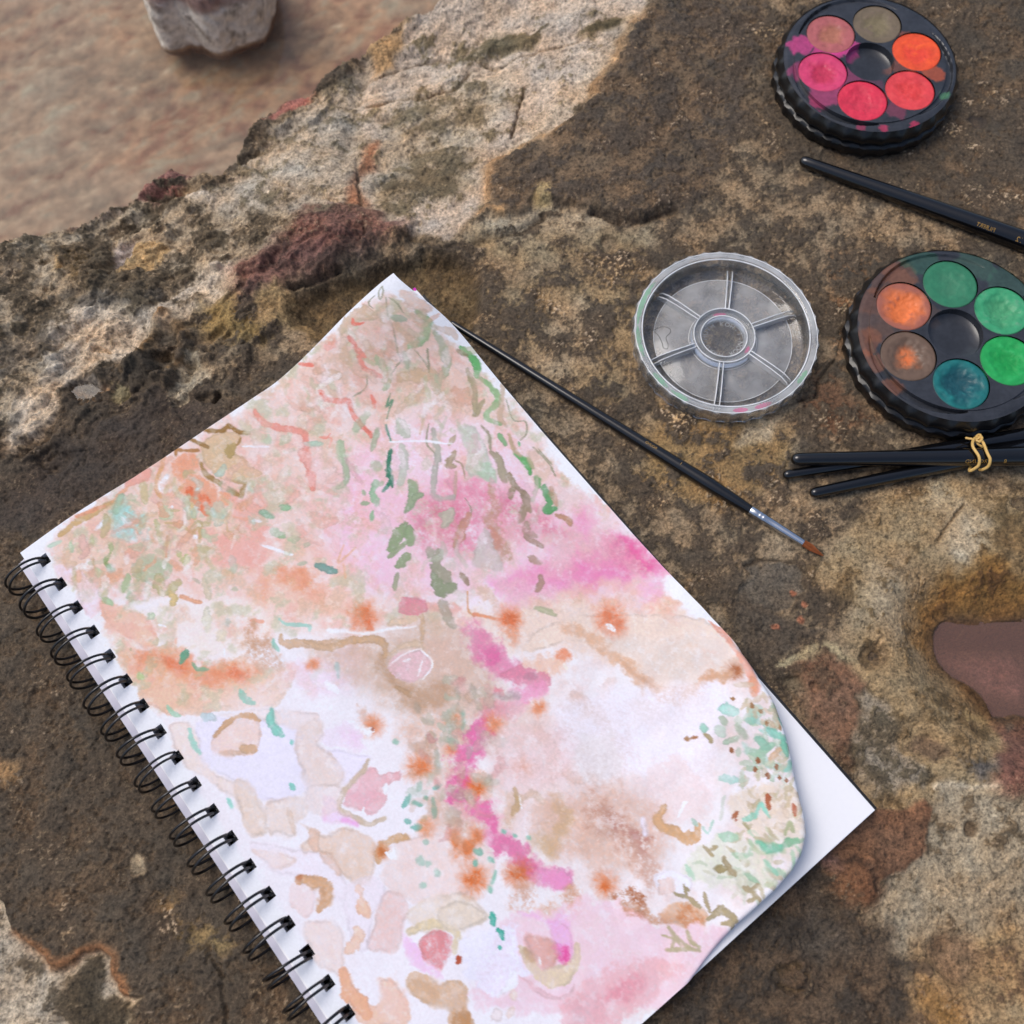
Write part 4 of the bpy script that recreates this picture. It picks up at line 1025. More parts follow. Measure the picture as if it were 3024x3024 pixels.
# corner of browns, corals and aquas on the left
wash('B', [(1080, 200), (1250, 150), (1310, 200), (1260, 260), (1340, 330), (1425, 400), (1330, 440), (1200, 440), (1120, 380), (1080, 300)], (218, 188, 154), .85, .04)
wash('B', [(900, 330), (1030, 290), (1080, 400), (1150, 480), (1250, 520), (1200, 600), (1100, 640), (1050, 560), (950, 500)], (238, 154, 116), .75, .1)
wash('B', [(560, 620), (650, 590), (720, 680), (760, 760), (680, 790), (560, 760)], (176, 220, 220), .8, .15)
wash('B', [(680, 900), (760, 870), (870, 920), (900, 960), (880, 1020), (800, 1060), (720, 1040), (680, 1055), (690, 980)], (188, 199, 172), .85, .025)
for p, w, c, a in (([(1095, 140), (1180, 150), (1230, 118), (1290, 150), (1352, 156)], 34, BR, .92), ([(1010, 188), (1080, 222), (1112, 242)], 30, BR, .8), ([(910, 255), (950, 262), (1052, 262)], 28, (176, 120, 68), .85), ([(915, 235), (915, 292)], 20, (176, 120, 68), .8),
                   ([(1255, 225), (1235, 290)], 66, (170, 140, 70), .6), ([(1300, 190), (1280, 230)], 24, BR, .7), ([(1070, 335), (1100, 400), (1200, 470), (1300, 530)], 30, (170, 130, 70), .8), ([(1330, 460), (1312, 530)], 36, (168, 132, 72), .75), ([(1260, 440), (1330, 460)], 24, (170, 135, 80), .6),
                   ([(1000, 500), (1060, 560), (1095, 625)], 80, (240, 108, 62), .8), ([(850, 270), (820, 400), (800, 470), (830, 535)], 28, (218, 162, 112), .8), ([(900, 535), (960, 465)], 24, (220, 165, 120), .7), ([(720, 450), (742, 570)], 44, (204, 190, 144), .65),
                   ([(640, 455), (760, 385)], 74, (236, 164, 148), .6), ([(780, 350), (880, 310)], 50, (230, 180, 160), .5), ([(240, 755), (330, 682), (450, 620), (545, 560)], 46, (204, 164, 104), .75), ([(330, 650), (500, 590)], 28, (226, 150, 112), .75), ([(540, 560), (640, 470)], 28, (226, 160, 120), .5),
                   ([(600, 530), (570, 625)], 60, (172, 202, 178), .65), ([(820, 1010), (850, 1080), (930, 1050)], 84, (184, 178, 126), .65), ([(890, 1100), (902, 1172)], 52, (218, 192, 134), .8), ([(525, 868), (505, 920), (530, 958)], 26, (138, 160, 92), .9), ([(540, 820), (530, 850)], 40, (180, 195, 140), .7),
                   ([(635, 1000), (615, 1085)], 44, (180, 198, 156), .75), ([(645, 1110), (655, 1140)], 48, (182, 204, 168), .8), ([(500, 1140), (535, 1165)], 42, (182, 208, 172), .8), ([(455, 970), (465, 1000)], 48, (200, 216, 186), .75), ([(300, 810), (305, 850)], 40, (188, 210, 180), .75), ([(170, 825), (240, 800)], 30, (200, 222, 206), .7),
                   ([(945, 1125), (1060, 1155)], 32, (238, 176, 142), .85), ([(960, 900), (990, 905)], 60, (192, 198, 136), .65), ([(930, 850), (945, 880)], 30, (190, 195, 135), .6), ([(870, 770), (860, 890)], 18, (226, 150, 112), .7), ([(1020, 745), (1065, 700), (1060, 800)], 28, (202, 168, 112), .75), ([(860, 690), (950, 700), (1030, 760)], 22, (204, 172, 122), .7),
                   ([(1220, 690), (1230, 735), (1330, 738)], 18, (206, 170, 130), .7), ([(850, 610), (890, 650)], 90, (194, 206, 172), .65), ([(1170, 590), (1170, 680)], 100, (204, 208, 192), .65), ([(1010, 580), (1030, 660)], 36, (214, 190, 120), .6), ([(800, 680), (830, 790)], 34, (190, 190, 140), .6), ([(420, 760), (425, 830)], 30, (200, 205, 160), .5),
                   ([(700, 850), (620, 870)], 60, (240, 170, 150), .5), ([(430, 910), (420, 1000)], 40, (238, 180, 150), .6), ([(340, 960), (340, 1030)], 40, (240, 190, 160), .6), ([(500, 1020), (600, 1000)], 50, (240, 184, 152), .6), ([(880, 760), (840, 900)], 24, (200, 190, 150), .5), ([(1200, 980), (1240, 1010)], 70, (222, 184, 150), .5), ([(1020, 1020), (1060, 1045)], 26, (190, 185, 165), .6),
                   ([(1390, 25), (1450, 100), (1560, 130), (1680, 160), (1690, 230), (1660, 290), (1720, 400), (1730, 485)], 46, (240, 146, 130), .65), ([(1780, 180), (1840, 190), (1830, 240)], 14, (238, 160, 145), .6),
                   ([(1415, 630), (1495, 657)], 40, (158, 190, 164), .85), ([(1550, 590), (1575, 600)], 52, (165, 200, 165), .85), ([(1490, 740), (1560, 765)], 46, (165, 190, 154), .85), ([(1600, 780), (1632, 785)], 52, (175, 198, 160), .85), ([(1685, 818), (1695, 822)], 42, (190, 195, 170), .7), ([(1630, 680), (1650, 690)], 40, (214, 196, 190), .6),
                   ([(1590, 170), (1550, 210)], 60, (186, 208, 176), .7), ([(1440, 170), (1465, 200)], 60, (190, 208, 180), .6), ([(1690, 215), (1780, 220)], 40, (190, 214, 200), .6), ([(1500, 270), (1520, 290)], 50, (200, 205, 175), .5), ([(1890, 220), (1900, 330)], 46, (188, 206, 178), .6), ([(1640, 930), (1690, 920)], 22, (185, 195, 175), .6),
                   ([(1100, 1200), (1105, 1320)], 50, (216, 216, 198), .6), ([(1180, 1340), (1200, 1370)], 60, (220, 214, 190), .5), ([(1090, 1030), (1120, 1130)], 44, (206, 200, 170), .5), ([(1250, 1080), (1280, 1085)], 30, (190, 195, 170), .6), ([(1510, 1110), (1540, 1140)], 56, (220, 205, 185), .5)):
    dab('B', p, w, c, min(.95, a * 1.15), .03, .25)
for p, w in (([(450, 725), (510, 668)], 34), ([(825, 480), (865, 410)], 40), ([(845, 490), (880, 500)], 36), ([(1370, 672), (1418, 680)], 20), ([(1425, 820), (1605, 876)], 18), ([(1310, 236), (1465, 238)], 14), ([(985, 590), (980, 615)], 24), ([(1040, 780), (1030, 770)], 26), ([(1050, 485), (1040, 490)], 18), ([(365, 620), (440, 570)], 26), ([(820, 1285), (860, 1300)], 16), ([(1205, 1430), (1208, 1485)], 9), ([(1475, 1455), (1552, 1502)], 22), ([(900, 590), (895, 590)], 26), ([(1820, 1325), (1932, 1330)], 20)):
    dab('B', p, w, (232, 236, 246), .82, .028)
for p, w, c, a in (([(978, 1452), (950, 1512)], 42, (96, 165, 130), .92), ([(1020, 1518), (1050, 1545), (1112, 1556)], 26, (138, 180, 146), .88), ([(1305, 1680), (1325, 1725), (1370, 1755)], 42, (126, 196, 170), .88), ([(870, 1765), (898, 1810), (940, 1830)], 24, (168, 206, 182), .85), ([(700, 1575), (718, 1600)], 40, (190, 206, 150), .85),
                   ([(760, 1250), (775, 1230)], 52, (205, 217, 196), .85), ([(1220, 1262), (1220, 1288)], 54, (188, 198, 188), .85), ([(1525, 1260), (1580, 1290), (1700, 1290), (1712, 1320)], 22, (162, 212, 202), .88), ([(1488, 1378), (1500, 1410), (1525, 1440)], 26, (142, 204, 188), .85), ([(1535, 1360), (1560, 1400), (1640, 1395), (1760, 1410), (1930, 1385)], 50, (212, 172, 134), .8),
                   ([(1480, 1790), (1490, 1850), (1535, 1935)], 38, (142, 214, 200), .9), ([(1110, 1830), (1140, 1845)], 54, (186, 216, 222), .8), ([(1870, 1520), (1880, 1600)], 22, (180, 205, 210), .7), ([(650, 1432), (652, 1445)], 14, (190, 180, 150), .8), ([(1370, 1265), (1430, 1272)], 26, (242, 172, 148), .8), ([(920, 1370), (925, 1405)], 14, (242, 180, 150), .7)):
    dab('B', p, w, c, a, .022)
dab('B', [(1360, 1300), (1420, 1460), (1540, 1545)], 130, (206, 164, 136), .5, .25, 1.8)
# many faint small strokes that the eye reads as foliage and worked paint
def flecks(tg, n, poly, cols, wr, lr, ang, sd, a=.5, spread=40):
    rq = random.Random(sd); pl = np.array(poly, float); x0, y0 = pl.min(0); x1, y1 = pl.max(0); k = 0
    while k < n:
        x, y = rq.uniform(x0, x1), rq.uniform(y0, y1)
        if poly_sd(np.array([x]), np.array([y]), pl)[0] > 0: continue
        k += 1
        an = math.radians(rq.gauss(ang, spread)); ln = rq.uniform(*lr); b1 = rq.gauss(0, .6); b2 = rq.gauss(0, .6)
        q = [(x, y)]
        for bb in (0, b1, b1 + b2):
            q.append((q[-1][0] + math.cos(an + bb) * ln / 3, q[-1][1] + math.sin(an + bb) * ln / 3))
        dab(tg, q, rq.uniform(*wr), rq.choice(cols), a * rq.uniform(.5, 1.15), .02 if rq.random() < .6 else .07)
TOPA = [(560, 60), (760, 240), (1000, 560), (1200, 860), (1000, 900), (500, 900), (0, 900), (-200, 700), (200, 460)]
flecks('A', 90, TOPA, [(214, 186, 164), (226, 200, 190), (196, 196, 166), (236, 222, 226), (222, 178, 160), (240, 232, 236)], (22, 60), (60, 190), 80, 1, .5)
flecks('A', 40, [(300, 900), (1200, 900), (1500, 1300), (1300, 1600), (500, 1700), (100, 1200)], [(220, 200, 206), (196, 200, 184), (240, 226, 236), (226, 176, 190), (204, 184, 172)], (20, 50), (80, 200), 85, 2, .45, 25)
flecks('B', 150, [(220, 800), (560, 560), (800, 400), (1000, 320), (1300, 300), (1420, 500), (1250, 900), (900, 1100), (500, 1100), (300, 1000)], [(214, 186, 150), (226, 166, 134), (196, 202, 174), (186, 212, 204), (236, 204, 192), (240, 232, 236), (226, 186, 176), (190, 180, 130)], (18, 54), (40, 140), 75, 3, .55, 55)
flecks('B', 60, [(1250, 100), (1700, 0), (1900, 300), (1900, 800), (1450, 800), (1300, 560)], [(228, 196, 190), (240, 214, 220), (232, 176, 164), (206, 206, 182), (238, 228, 234)], (30, 80), (60, 180), 60, 4, .4, 50)
# middle band
wash('C', [(30, 820), (480, 770), (700, 640), (950, 700), (1130, 1000), (1170, 1200), (900, 1260), (600, 1220), (300, 1050), (150, 960)], (210, 180, 160), .6, .5, .6)
wash('C', [(480, 830), (560, 1000), (700, 1060), (850, 1000), (860, 1110), (650, 1210), (500, 1060), (440, 900)], (190, 148, 114), .65, .25, .5)
wash('C', [(700, 840), (900, 800), (1000, 960), (900, 1060), (780, 960)], (216, 186, 172), .55, .3)
wash('C', [(950, 640), (1250, 600), (1500, 560), (1750, 560), (1932, 620), (2100, 700), (2300, 800), (2300, 1000), (1932, 960), (1600, 860), (1400, 800), (1180, 860)], (232, 212, 202), .8, .25)
wash('E', [(180, 250), (300, 110), (440, 60), (650, 20), (900, 30), (1250, 60), (1450, 200), (1520, 330), (1450, 400), (1300, 420), (1200, 515), (1050, 525), (900, 430), (700, 280), (500, 190)], (232, 214, 204), .8, .06)
wash('E', [(640, 130), (900, 170), (1250, 160), (1380, 280), (1250, 400), (1080, 440), (900, 330)], (222, 214, 212), .6, .3, 1.4)
dab('E', [(430, 110), (560, 150), (720, 270), (850, 385), (960, 465), (1060, 512), (1180, 500), (1270, 415), (1400, 370)], 74, (222, 180, 150), .75, .12)
dab('E', [(760, 300), (860, 390), (960, 455)], 26, (214, 164, 130), .5, .05)
wash('C', [(1150, 1300), (1400, 1200), (1700, 1250), (1932, 1400), (1932, 1932), (1200, 1960), (1100, 1700)], (224, 198, 192), .55, .8, .6)
wash('C', [(540, 1250), (800, 1200), (1050, 1250), (900, 1450), (820, 1650), (640, 1450)], (222, 188, 170), .55, .4, .9)
wash('C', [(760, 1650), (860, 1700), (1000, 1760), (1100, 1932), (800, 1932), (740, 1800)], (218, 186, 168), .65, .25, .9)
wash('C', [(545, 600), (572, 530), (640, 520), (720, 560), (722, 620), (640, 630), (560, 620)], (224, 138, 154), .82, .025)
dab('C', [(740, 580), (910, 600)], 50, (226, 165, 155), .55, .1); dab('C', [(820, 560), (850, 650), (890, 695)], 60, (166, 162, 142), .6, .06); dab('C', [(1040, 480), (1110, 560)], 90, (216, 190, 170), .6, .1)
burst('C', 340, 640, 92, (234, 122, 70), .85, 1); dab('C', [(390, 660), (410, 720)], 60, (228, 104, 54), .7, .12)
dab('C', [(1215, 690), (1235, 790)], 76, O2, .7, .2); burst('C', 1205, 655, 58, (230, 108, 58), .9, 2); burst('C', 1795, 640, 82, (234, 120, 74), .88, 3); burst('C', 1840, 700, 50, (232, 112, 66), .75, 13)
dab('C', [(1300, 920), (1450, 920), (1540, 900)], 110, (240, 188, 160), .6, .2); dab('C', [(1490, 880), (1560, 890)], 70, (234, 132, 92), .75, .14)
dab('C', [(1785, 690), (1828, 722)], 34, WH, .97, .015); dab('C', [(1530, 925), (1550, 950)], 26, (240, 225, 220), .9, .02)
dab('C', [(960, 490), (965, 600), (1005, 642)], 14, (216, 152, 104), .8, .02); dab('C', [(1000, 625), (1120, 652)], 20, (228, 132, 84), .75, .03); dab('C', [(1370, 590), (1480, 630)], 36, (186, 190, 156), .85, .02)
dab('C', [(1000, 720), (1080, 860), (1170, 950), (1280, 1010), (1340, 1060), (1230, 1150), (1090, 1240), (1030, 1360), (940, 1520), (880, 1680), (990, 1760), (1090, 1850), (1160, 1960)], 120, (228, 142, 176), .42, .3, .3, taper=False)
dab('E', [(0, 1330), (100, 1430), (220, 1520), (330, 1570), (430, 1600)], 110, (232, 140, 182), .6, .18, .3)
for p, w, c, a, s in (([(1010, 735), (1070, 850), (1150, 920), (1240, 1000)], 130, (222, 124, 166), .6, .2), ([(1070, 840), (1120, 890)], 70, (222, 84, 148), .6, .15), ([(1200, 990), (1300, 1000), (1420, 1020)], 110, (224, 136, 162), .72, .07), ([(1400, 1050), (1300, 1140)], 90, (236, 160, 196), .7, .12),
                      ([(1060, 1280), (1000, 1400), (940, 1500), (900, 1600), (880, 1690)], 140, (230, 96, 160), .8, .14), ([(930, 1480), (880, 1690)], 90, (226, 58, 130), .65, .15), ([(880, 1690), (990, 1745), (1080, 1830), (1130, 1905)], 84, (232, 92, 156), .75, .1), ([(1120, 1070), (1140, 1090)], 60, (224, 120, 140), .6, .12),
                      ([(1100, 1110), (1260, 1110)], 36, (170, 160, 160), .55, .12), ([(1060, 1240), (1110, 1160)], 80, (222, 150, 160), .5, .2), ([(1310, 1000), (1360, 1000)], 50, (190, 130, 150), .6, .06), ([(960, 1720), (900, 1700)], 40, (180, 140, 160), .5, .1)):
    dab('C', p, w, c, a, s, .35)
for p, w, c in (([(0, 792), (120, 826), (250, 792), (400, 775), (465, 800), (475, 880)], 46, (206, 166, 126)), ([(690, 640), (695, 790)], 36, (208, 174, 140)), ([(500, 690), (650, 650)], 50, (224, 200, 176)), ([(540, 1060), (620, 1110)], 40, (190, 150, 112))):
    dab('C', p, w, c, .78, .03)
dab('C', [(150, 735), (350, 740), (500, 720), (650, 700)], 16, (240, 238, 244), .75, .04)
dab('C', [(500, 860), (640, 800), (700, 830)], 40, (218, 194, 170), .7, .03)
wash('C', [(495, 940), (560, 865), (680, 835), (745, 900), (735, 975), (640, 1022), (560, 1005)], (228, 196, 204), .92, .02)
for p, w in (([(690, 838), (755, 915), (700, 1012)], 13), ([(695, 908), (670, 992)], 11), ([(585, 903), (622, 888)], 14), ([(500, 930), (600, 855), (690, 830)], 10)): dab('C', p, w, WH, .8, .025)
for p, w, c, a in (([(930, 1185), (938, 1250), (930, 1305)], 26, (110, 190, 172), .7), ([(190, 920), (205, 1000)], 26, (170, 195, 195), .6), ([(725, 1345), (760, 1350)], 50, (180, 180, 160), .5), ([(780, 1430), (790, 1560)], 40, (150, 180, 165), .55), ([(830, 1360), (880, 1380)], 34, (150, 185, 165), .6), ([(660, 1160), (670, 1200)], 36, (175, 165, 150), .5), ([(990, 1050), (1000, 1100)], 36, (165, 155, 140), .5), ([(900, 1050), (900, 1110)], 34, (160, 155, 140), .5), ([(700, 1250), (720, 1260)], 30, (175, 175, 160), .5), ([(540, 1380), (545, 1390)], 26, (160, 190, 170), .6),
                   ([(720, 1440), (740, 1500)], 60, (190, 180, 160), .5), ([(850, 1790), (900, 1850)], 90, (190, 178, 160), .6)):
    dab('C', p, w, c, a, .07)
dab('C', [(330, 1200), (400, 1280)], 80, (216, 166, 136), .55, .15)
for i, (x, y, r) in enumerate(((405, 1285, 44), (1380, 1190, 38), (880, 1262, 38), (1120, 1282, 46), (680, 1530, 62), (1290, 1545, 48), (1022, 1645, 54), (48, 925, 30), (725, 1880, 40), (885, 1925, 30), (1010, 1920, 34), (865, 1430, 30))):
    burst('C', x, y, r, OR if i < 8 else (232, 130, 80), .92 if i < 8 else .75, 20 + i)
wash('C', [(310, 1302), (390, 1290), (412, 1325), (372, 1345)], WH, .95, .015); dab('C', (400, 1305), 22, (150, 60, 30), .9, .015); dab('C', (155, 1178), 26, WH, .9, .02); dab('C', [(130, 1040), (190, 1080)], 44, WH, .85, .03); dab('C', [(240, 1275), (290, 1265)], 20, WH, .9, .02)
wash('C', [(80, 1310), (250, 1270), (330, 1340), (330, 1420), (200, 1425), (100, 1380)], (230, 214, 232), .7, .12); dab('C', [(230, 1340), (300, 1390)], 80, (232, 190, 222), .5, .25)
wash('C', [(130, 1440), (300, 1450), (380, 1480), (260, 1650), (200, 1560)], (228, 222, 244), .8, .08)
wash('C', [(235, 1690), (300, 1600), (400, 1520), (455, 1560), (560, 1550), (572, 1600), (470, 1660), (482, 1720), (430, 1805), (330, 1790), (240, 1765)], (230, 168, 174), .86, .025)
dab('C', [(270, 1700), (420, 1720)], 90, (226, 142, 158), .5, .2)
dab('C', [(372, 1488), (340, 1560), (250, 1650), (205, 1720), (212, 1785), (300, 1832), (380, 1862), (475, 1840)], 32, (200, 172, 132), .88, .02)
dab('C', [(480, 1640), (470, 1690)], 34, WH, .9, .03); dab('C', [(350, 1770), (340, 1800)], 10, WH, .9, .012)
wash('C', [(110, 1730), (160, 1700), (200, 1780), (320, 1870), (200, 1850), (120, 1860)], (240, 196, 232), .7, .08); dab('C', [(225, 1838), (315, 1876)], 28, (240, 140, 214), .75, .08); dab('C', [(110, 1780), (120, 1850)], 26, (240, 170, 215), .6, .08)
for p, w in (([(622, 1700), (582, 1762)], 34), ([(640, 1738), (690, 1752)], 24), ([(715, 1708), (720, 1722)], 24), ([(755, 1718), (768, 1832)], 24), ([(795, 1638), (762, 1662)], 28), ([(600, 1846), (622, 1852)], 34), ([(640, 1880), (690, 1886)], 36)): dab('C', p, w, TL, .88, .025)
dab('C', [(680, 1630), (675, 1660)], 46, (150, 190, 170), .7, .06); dab('C', [(700, 1850), (720, 1830)], 40, (165, 145, 80), .6, .08)
dab('C', [(1250, 1660), (1262, 1740), (1222, 1802)], 42, (192, 158, 106), .8, .03); dab('C', [(1295, 1700), (1350, 1692), (1402, 1740)], 46, (190, 156, 108), .85, .025); dab('C', [(1272, 1700), (1280, 1780)], 12, WH, .8, .02)
# lower left: shells and pebbles in beige
PIG += (np.array([232., 230., 242.]) - PIG) * (.40 * sstep(9.5, 6.0, Vv) * sstep(9.0, 11.5, U))[:, None]
for pts, c, a in (([(0, 180), (100, 160), (180, 240), (190, 330), (260, 440), (380, 510), (480, 620), (550, 800), (480, 820), (440, 740), (400, 620), (330, 560), (200, 470), (80, 400)], (234, 218, 214), .8),
                  ([(195, 120), (740, 175), (762, 350), (825, 520), (700, 610), (540, 600), (380, 500), (260, 430), (185, 330)], (226, 224, 244), .85),
                  ([(300, 100), (560, 70), (860, 100), (900, 190), (760, 200), (640, 160), (420, 110)], (230, 216, 216), .7),
                  ([(755, 200), (860, 130), (910, 200), (880, 280), (960, 340), (1040, 440), (1000, 520), (825, 525), (780, 430), (745, 330)], (228, 212, 208), .8),
                  ([(560, 640), (650, 600), (760, 590), (830, 650), (760, 760), (740, 820), (640, 810), (580, 800)], (228, 213, 206), .85),
                  ([(380, 510), (470, 505), (550, 640), (575, 800), (500, 815), (440, 740)], (226, 209, 198), .8),
                  ([(820, 530), (1000, 520), (1010, 640), (900, 700), (800, 640)], (228, 214, 214), .7),
                  ([(920, 820), (1000, 775), (1100, 790), (1200, 855), (1222, 980), (1200, 1085), (1130, 1125), (1050, 1080), (960, 980), (890, 910), (800, 930), (775, 885), (850, 820), (790, 750)], (226, 204, 190), .85),
                  ([(480, 850), (760, 900), (900, 920), (1040, 1090), (1000, 1200), (800, 1080), (600, 1030)], (232, 224, 236), .7),
                  ([(500, 900), (700, 930), (740, 980), (640, 1020), (560, 980)], (234, 216, 212), .7),
                  ([(1240, 1200), (1300, 1150), (1380, 1180), (1400, 1300), (1330, 1505), (1260, 1520), (1170, 1480), (1210, 1330)], (228, 200, 198), .82),
                  ([(790, 1330), (860, 1320), (1000, 1350), (1035, 1500), (1015, 1640), (880, 1580), (820, 1480)], (232, 216, 214), .78),
                  ([(1040, 1130), (1200, 1060), (1280, 1140), (1200, 1300), (1180, 1470), (1100, 1480), (1040, 1300)], (230, 222, 234), .7),
                  ([(1380, 830), (1700, 820), (1900, 900), (1900, 1100), (1600, 1200), (1400, 1200), (1260, 1080), (1300, 940)], (230, 206, 200), .6),
                  ([(1400, 1250), (1700, 1150), (1890, 1290), (1700, 1390), (1480, 1380)], (224, 210, 196), .7)):
    wash('D', pts, c, a * .85, .07, .6)
wash('D', [(260, 240), (330, 160), (420, 120), (520, 150), (546, 220), (512, 335), (440, 352), (330, 335), (258, 310)], (234, 212, 208), .88, .02)
for p, w, c, a in (([(265, 238), (330, 165), (410, 112), (480, 115), (532, 145)], 34, (212, 168, 128), .88), ([(430, 300), (505, 312)], 56, (208, 168, 128), .75), ([(300, 325), (420, 335)], 30, (220, 185, 160), .6), ([(602, 72), (598, 140), (640, 200), (672, 232)], 40, (138, 210, 196), .92), ([(122, 195), (130, 260), (182, 332)], 28, (168, 216, 206), .88), ([(723, 262), (727, 275)], 26, (140, 208, 200), .9), ([(722, 520), (740, 545)], 34, (130, 205, 192), .88),
                   ([(342, 608), (368, 652)], 28, (150, 216, 206), .85), ([(200, 110), (270, 130)], 54, (196, 216, 226), .75), ([(1130, 1212), (1162, 1290)], 66, (240, 204, 184), .92), ([(1118, 1130), (1135, 1162)], 46, (236, 210, 200), .85), ([(1112, 1368), (1130, 1430)], 62, (238, 210, 196), .88), ([(1055, 1500), (1115, 1445)], 60, (238, 206, 190), .88),
                   ([(1400, 830), (1290, 855), (1238, 905), (1240, 970)], 44, (212, 168, 122), .8), ([(700, 660), (740, 800)], 30, (222, 200, 185), .5), ([(850, 800), (870, 900)], 60, (228, 196, 178), .6), ([(900, 920), (1000, 1040)], 50, (224, 190, 170), .5)):
    dab('D', p, w, c, a, .022)
burst('D', 1258, 915, 34, (214, 112, 48), .9, 41); wash('D', [(1268, 908), (1340, 896), (1342, 962), (1300, 950)], WH, .97, .012)
wash('D', [(1100, 1240), (1150, 1200), (1190, 1290), (1150, 1310)], (240, 200, 178), .5, .03)
wash('D', [(730, 1100), (850, 1130), (870, 1200), (820, 1295), (750, 1260), (700, 1180)], (236, 216, 218), .7, .03)
dab('D', [(765, 1080), (840, 1105), (900, 1100), (938, 1140), (922, 1210), (890, 1250)], 60, (216, 166, 122), .88, .025); dab('D', (770, 1075), 40, (204, 122, 74), .8, .06); dab('D', [(920, 1140), (900, 1230)], 40, (200, 140, 90), .5, .1)
wash('D', [(1360, 1420), (1460, 1440), (1540, 1560), (1640, 1640), (1460, 1610), (1400, 1540)], (240, 196, 230), .75, .1)
dab('D', [(1420, 1390), (1520, 1345), (1640, 1360), (1692, 1420), (1680, 1505)], 46, (222, 206, 172), .75, .04)
wash('D', [(1480, 1430), (1560, 1380), (1645, 1420), (1662, 1480), (1620, 1605), (1560, 1590), (1500, 1530)], (224, 146, 152), .86, .05, .9)
dab('D', [(1700, 1545), (1712, 1562)], 34, (190, 74, 40), .97, .012)
wash('D', [(1410, 1660), (1450, 1628), (1540, 1650), (1600, 1692), (1650, 1660), (1720, 1670), (1772, 1760), (1772, 1850), (1795, 1940), (1640, 1940), (1640, 1840), (1540, 1830), (1450, 1780), (1408, 1720)], (218, 184, 154), .92, .02)
dab('D', [(1690, 1940), (1745, 1880)], 100, (192, 132, 78), .75, .05); dab('D', [(1440, 1700), (1560, 1760)], 60, (208, 168, 134), .5, .1)
wash('D', [(1018, 1620), (1060, 1600), (1090, 1680), (1120, 1760), (1200, 1822), (1262, 1750), (1250, 1660), (1350, 1680), (1402, 1800), (1402, 1940), (1130, 1940), (1075, 1850), (1008, 1700)], (240, 202, 184), .9, .02)
dab('D', [(1035, 1630), (1080, 1750), (1160, 1880)], 84, (242, 180, 146), .85, .03); dab('D', [(1300, 1720), (1330, 1900)], 130, (238, 206, 200), .6, .2)
dab('D', [(1902, 1280), (1916, 1342)], 30, (60, 178, 156), .92, .02)
burst('D', 1800, 1080, 56, OR, .92, 51); dab('D', [(1690, 860), (1740, 900), (1800, 850)], 60, (224, 120, 62), .9, .06); burst('D', 1740, 900, 50, (226, 118, 60), .8, 52); burst('D', 1820, 830, 30, (226, 118, 60), .7, 54); burst('D', 1690, 830, 30, (226, 118, 60), .7, 55); burst('D', 1525, 770, 38, (234, 140, 86), .8, 53)
for x, y, r in ((1480, 970, 50), (1525, 985, 40), (1515, 860, 34), (1580, 1040, 40), (1500, 1110, 40), (1345, 265, 30), (1900, 960, 30), (1815, 985, 36)): dab('D', (x, y), r, (160, 205, 190), .6, .05)
flecks('C', 110, [(780, 1000), (1100, 1000), (1200, 1300), (1120, 1900), (760, 1900), (600, 1500)], [(206, 172, 150), (196, 186, 170), (226, 196, 186), (214, 150, 150), (180, 196, 180), (236, 214, 212)], (26, 70), (40, 110), 90, 5, .45, 60)
flecks('C', 70, [(1200, 1100), (1900, 1000), (1900, 1900), (1200, 1900)], [(226, 202, 194), (232, 216, 220), (218, 186, 172), (238, 232, 242)], (50, 130), (100, 320), 60, 6, .4, 60)
# right hand third
wash('E', [(400, 560), (900, 470), (1300, 430), (1420, 520), (1320, 800), (1260, 1100), (900, 1000), (520, 960)], (232, 229, 242), .72, .4)
wash('E', [(930, 920), (1100, 870), (1260, 1000), (1280, 1180), (1150, 1250), (950, 1200)], (232, 216, 220), .65, .12)
wash('E', [(500, 760), (720, 740), (760, 960), (560, 1010)], (226, 222, 226), .6, .2); wash('E', [(0, 720), (400, 700), (480, 900), (300, 1080), (40, 1000)], (230, 206, 212), .5, .4)
wash('E', [(300, 1120), (900, 1100), (1050, 1350), (900, 1560), (480, 1480), (340, 1380)], (222, 188, 172), .6, .4, .9)
dab('E', [(240, 1390), (380, 1360), (450, 1240)], 130, (206, 170, 124), .55, .3); dab('E', [(390, 1100), (410, 1300)], 56, (208, 172, 136), .55, .15); dab('E', [(120, 1100), (100, 1250)], 60, (210, 180, 150), .5, .2)
dab('E', [(600, 1160), (720, 1280), (880, 1370)], 150, (198, 150, 132), .4, .25, 3.0)
dab('E', [(680, 1250), (860, 1350), (900, 1440)], 60, (188, 130, 120), .35, .2, 3.5)
dab('E', [(880, 1450), (940, 1600)], 130, (206, 166, 150), .35, .3, 3.0)
for p, w, c, a, s in (([(40, 1400), (150, 1440), (230, 1530)], 104, (226, 108, 162), .8, .12), ([(320, 1565), (440, 1605)], 104, (240, 150, 200), .85, .08), ([(200, 1500), (260, 1530)], 60, (222, 84, 142), .6, .12)): dab('E', p, w, c, a, s, .35)
burst('E', 160, 1562, 54, (216, 96, 36), .95, 61); burst('E', 676, 1618, 48, OR, .95, 62); burst('E', 1440, 362, 40, (176, 92, 46), .9, 63); dab('E', [(1260, 400), (1440, 375)], 60, (212, 160, 122), .7, .12)
dab('E', [(740, 1690), (850, 1700), (900, 1740)], 60, (176, 104, 66), .5, .1, 3.0); dab('E', [(780, 1740), (870, 1790), (960, 1810), (1100, 1835)], 56, (196, 130, 88), .75, .06, 1.0); dab('E', [(860, 1790), (900, 1800)], 40, (170, 92, 52), .6, .06)
wash('E', [(1000, 1800), (1120, 1740), (1260, 1760), (1280, 1850), (1160, 1870)], (226, 178, 140), .7, .06); dab('E', [(1150, 1800), (1230, 1830)], 100, (206, 128, 76), .75, .12, 1.4)
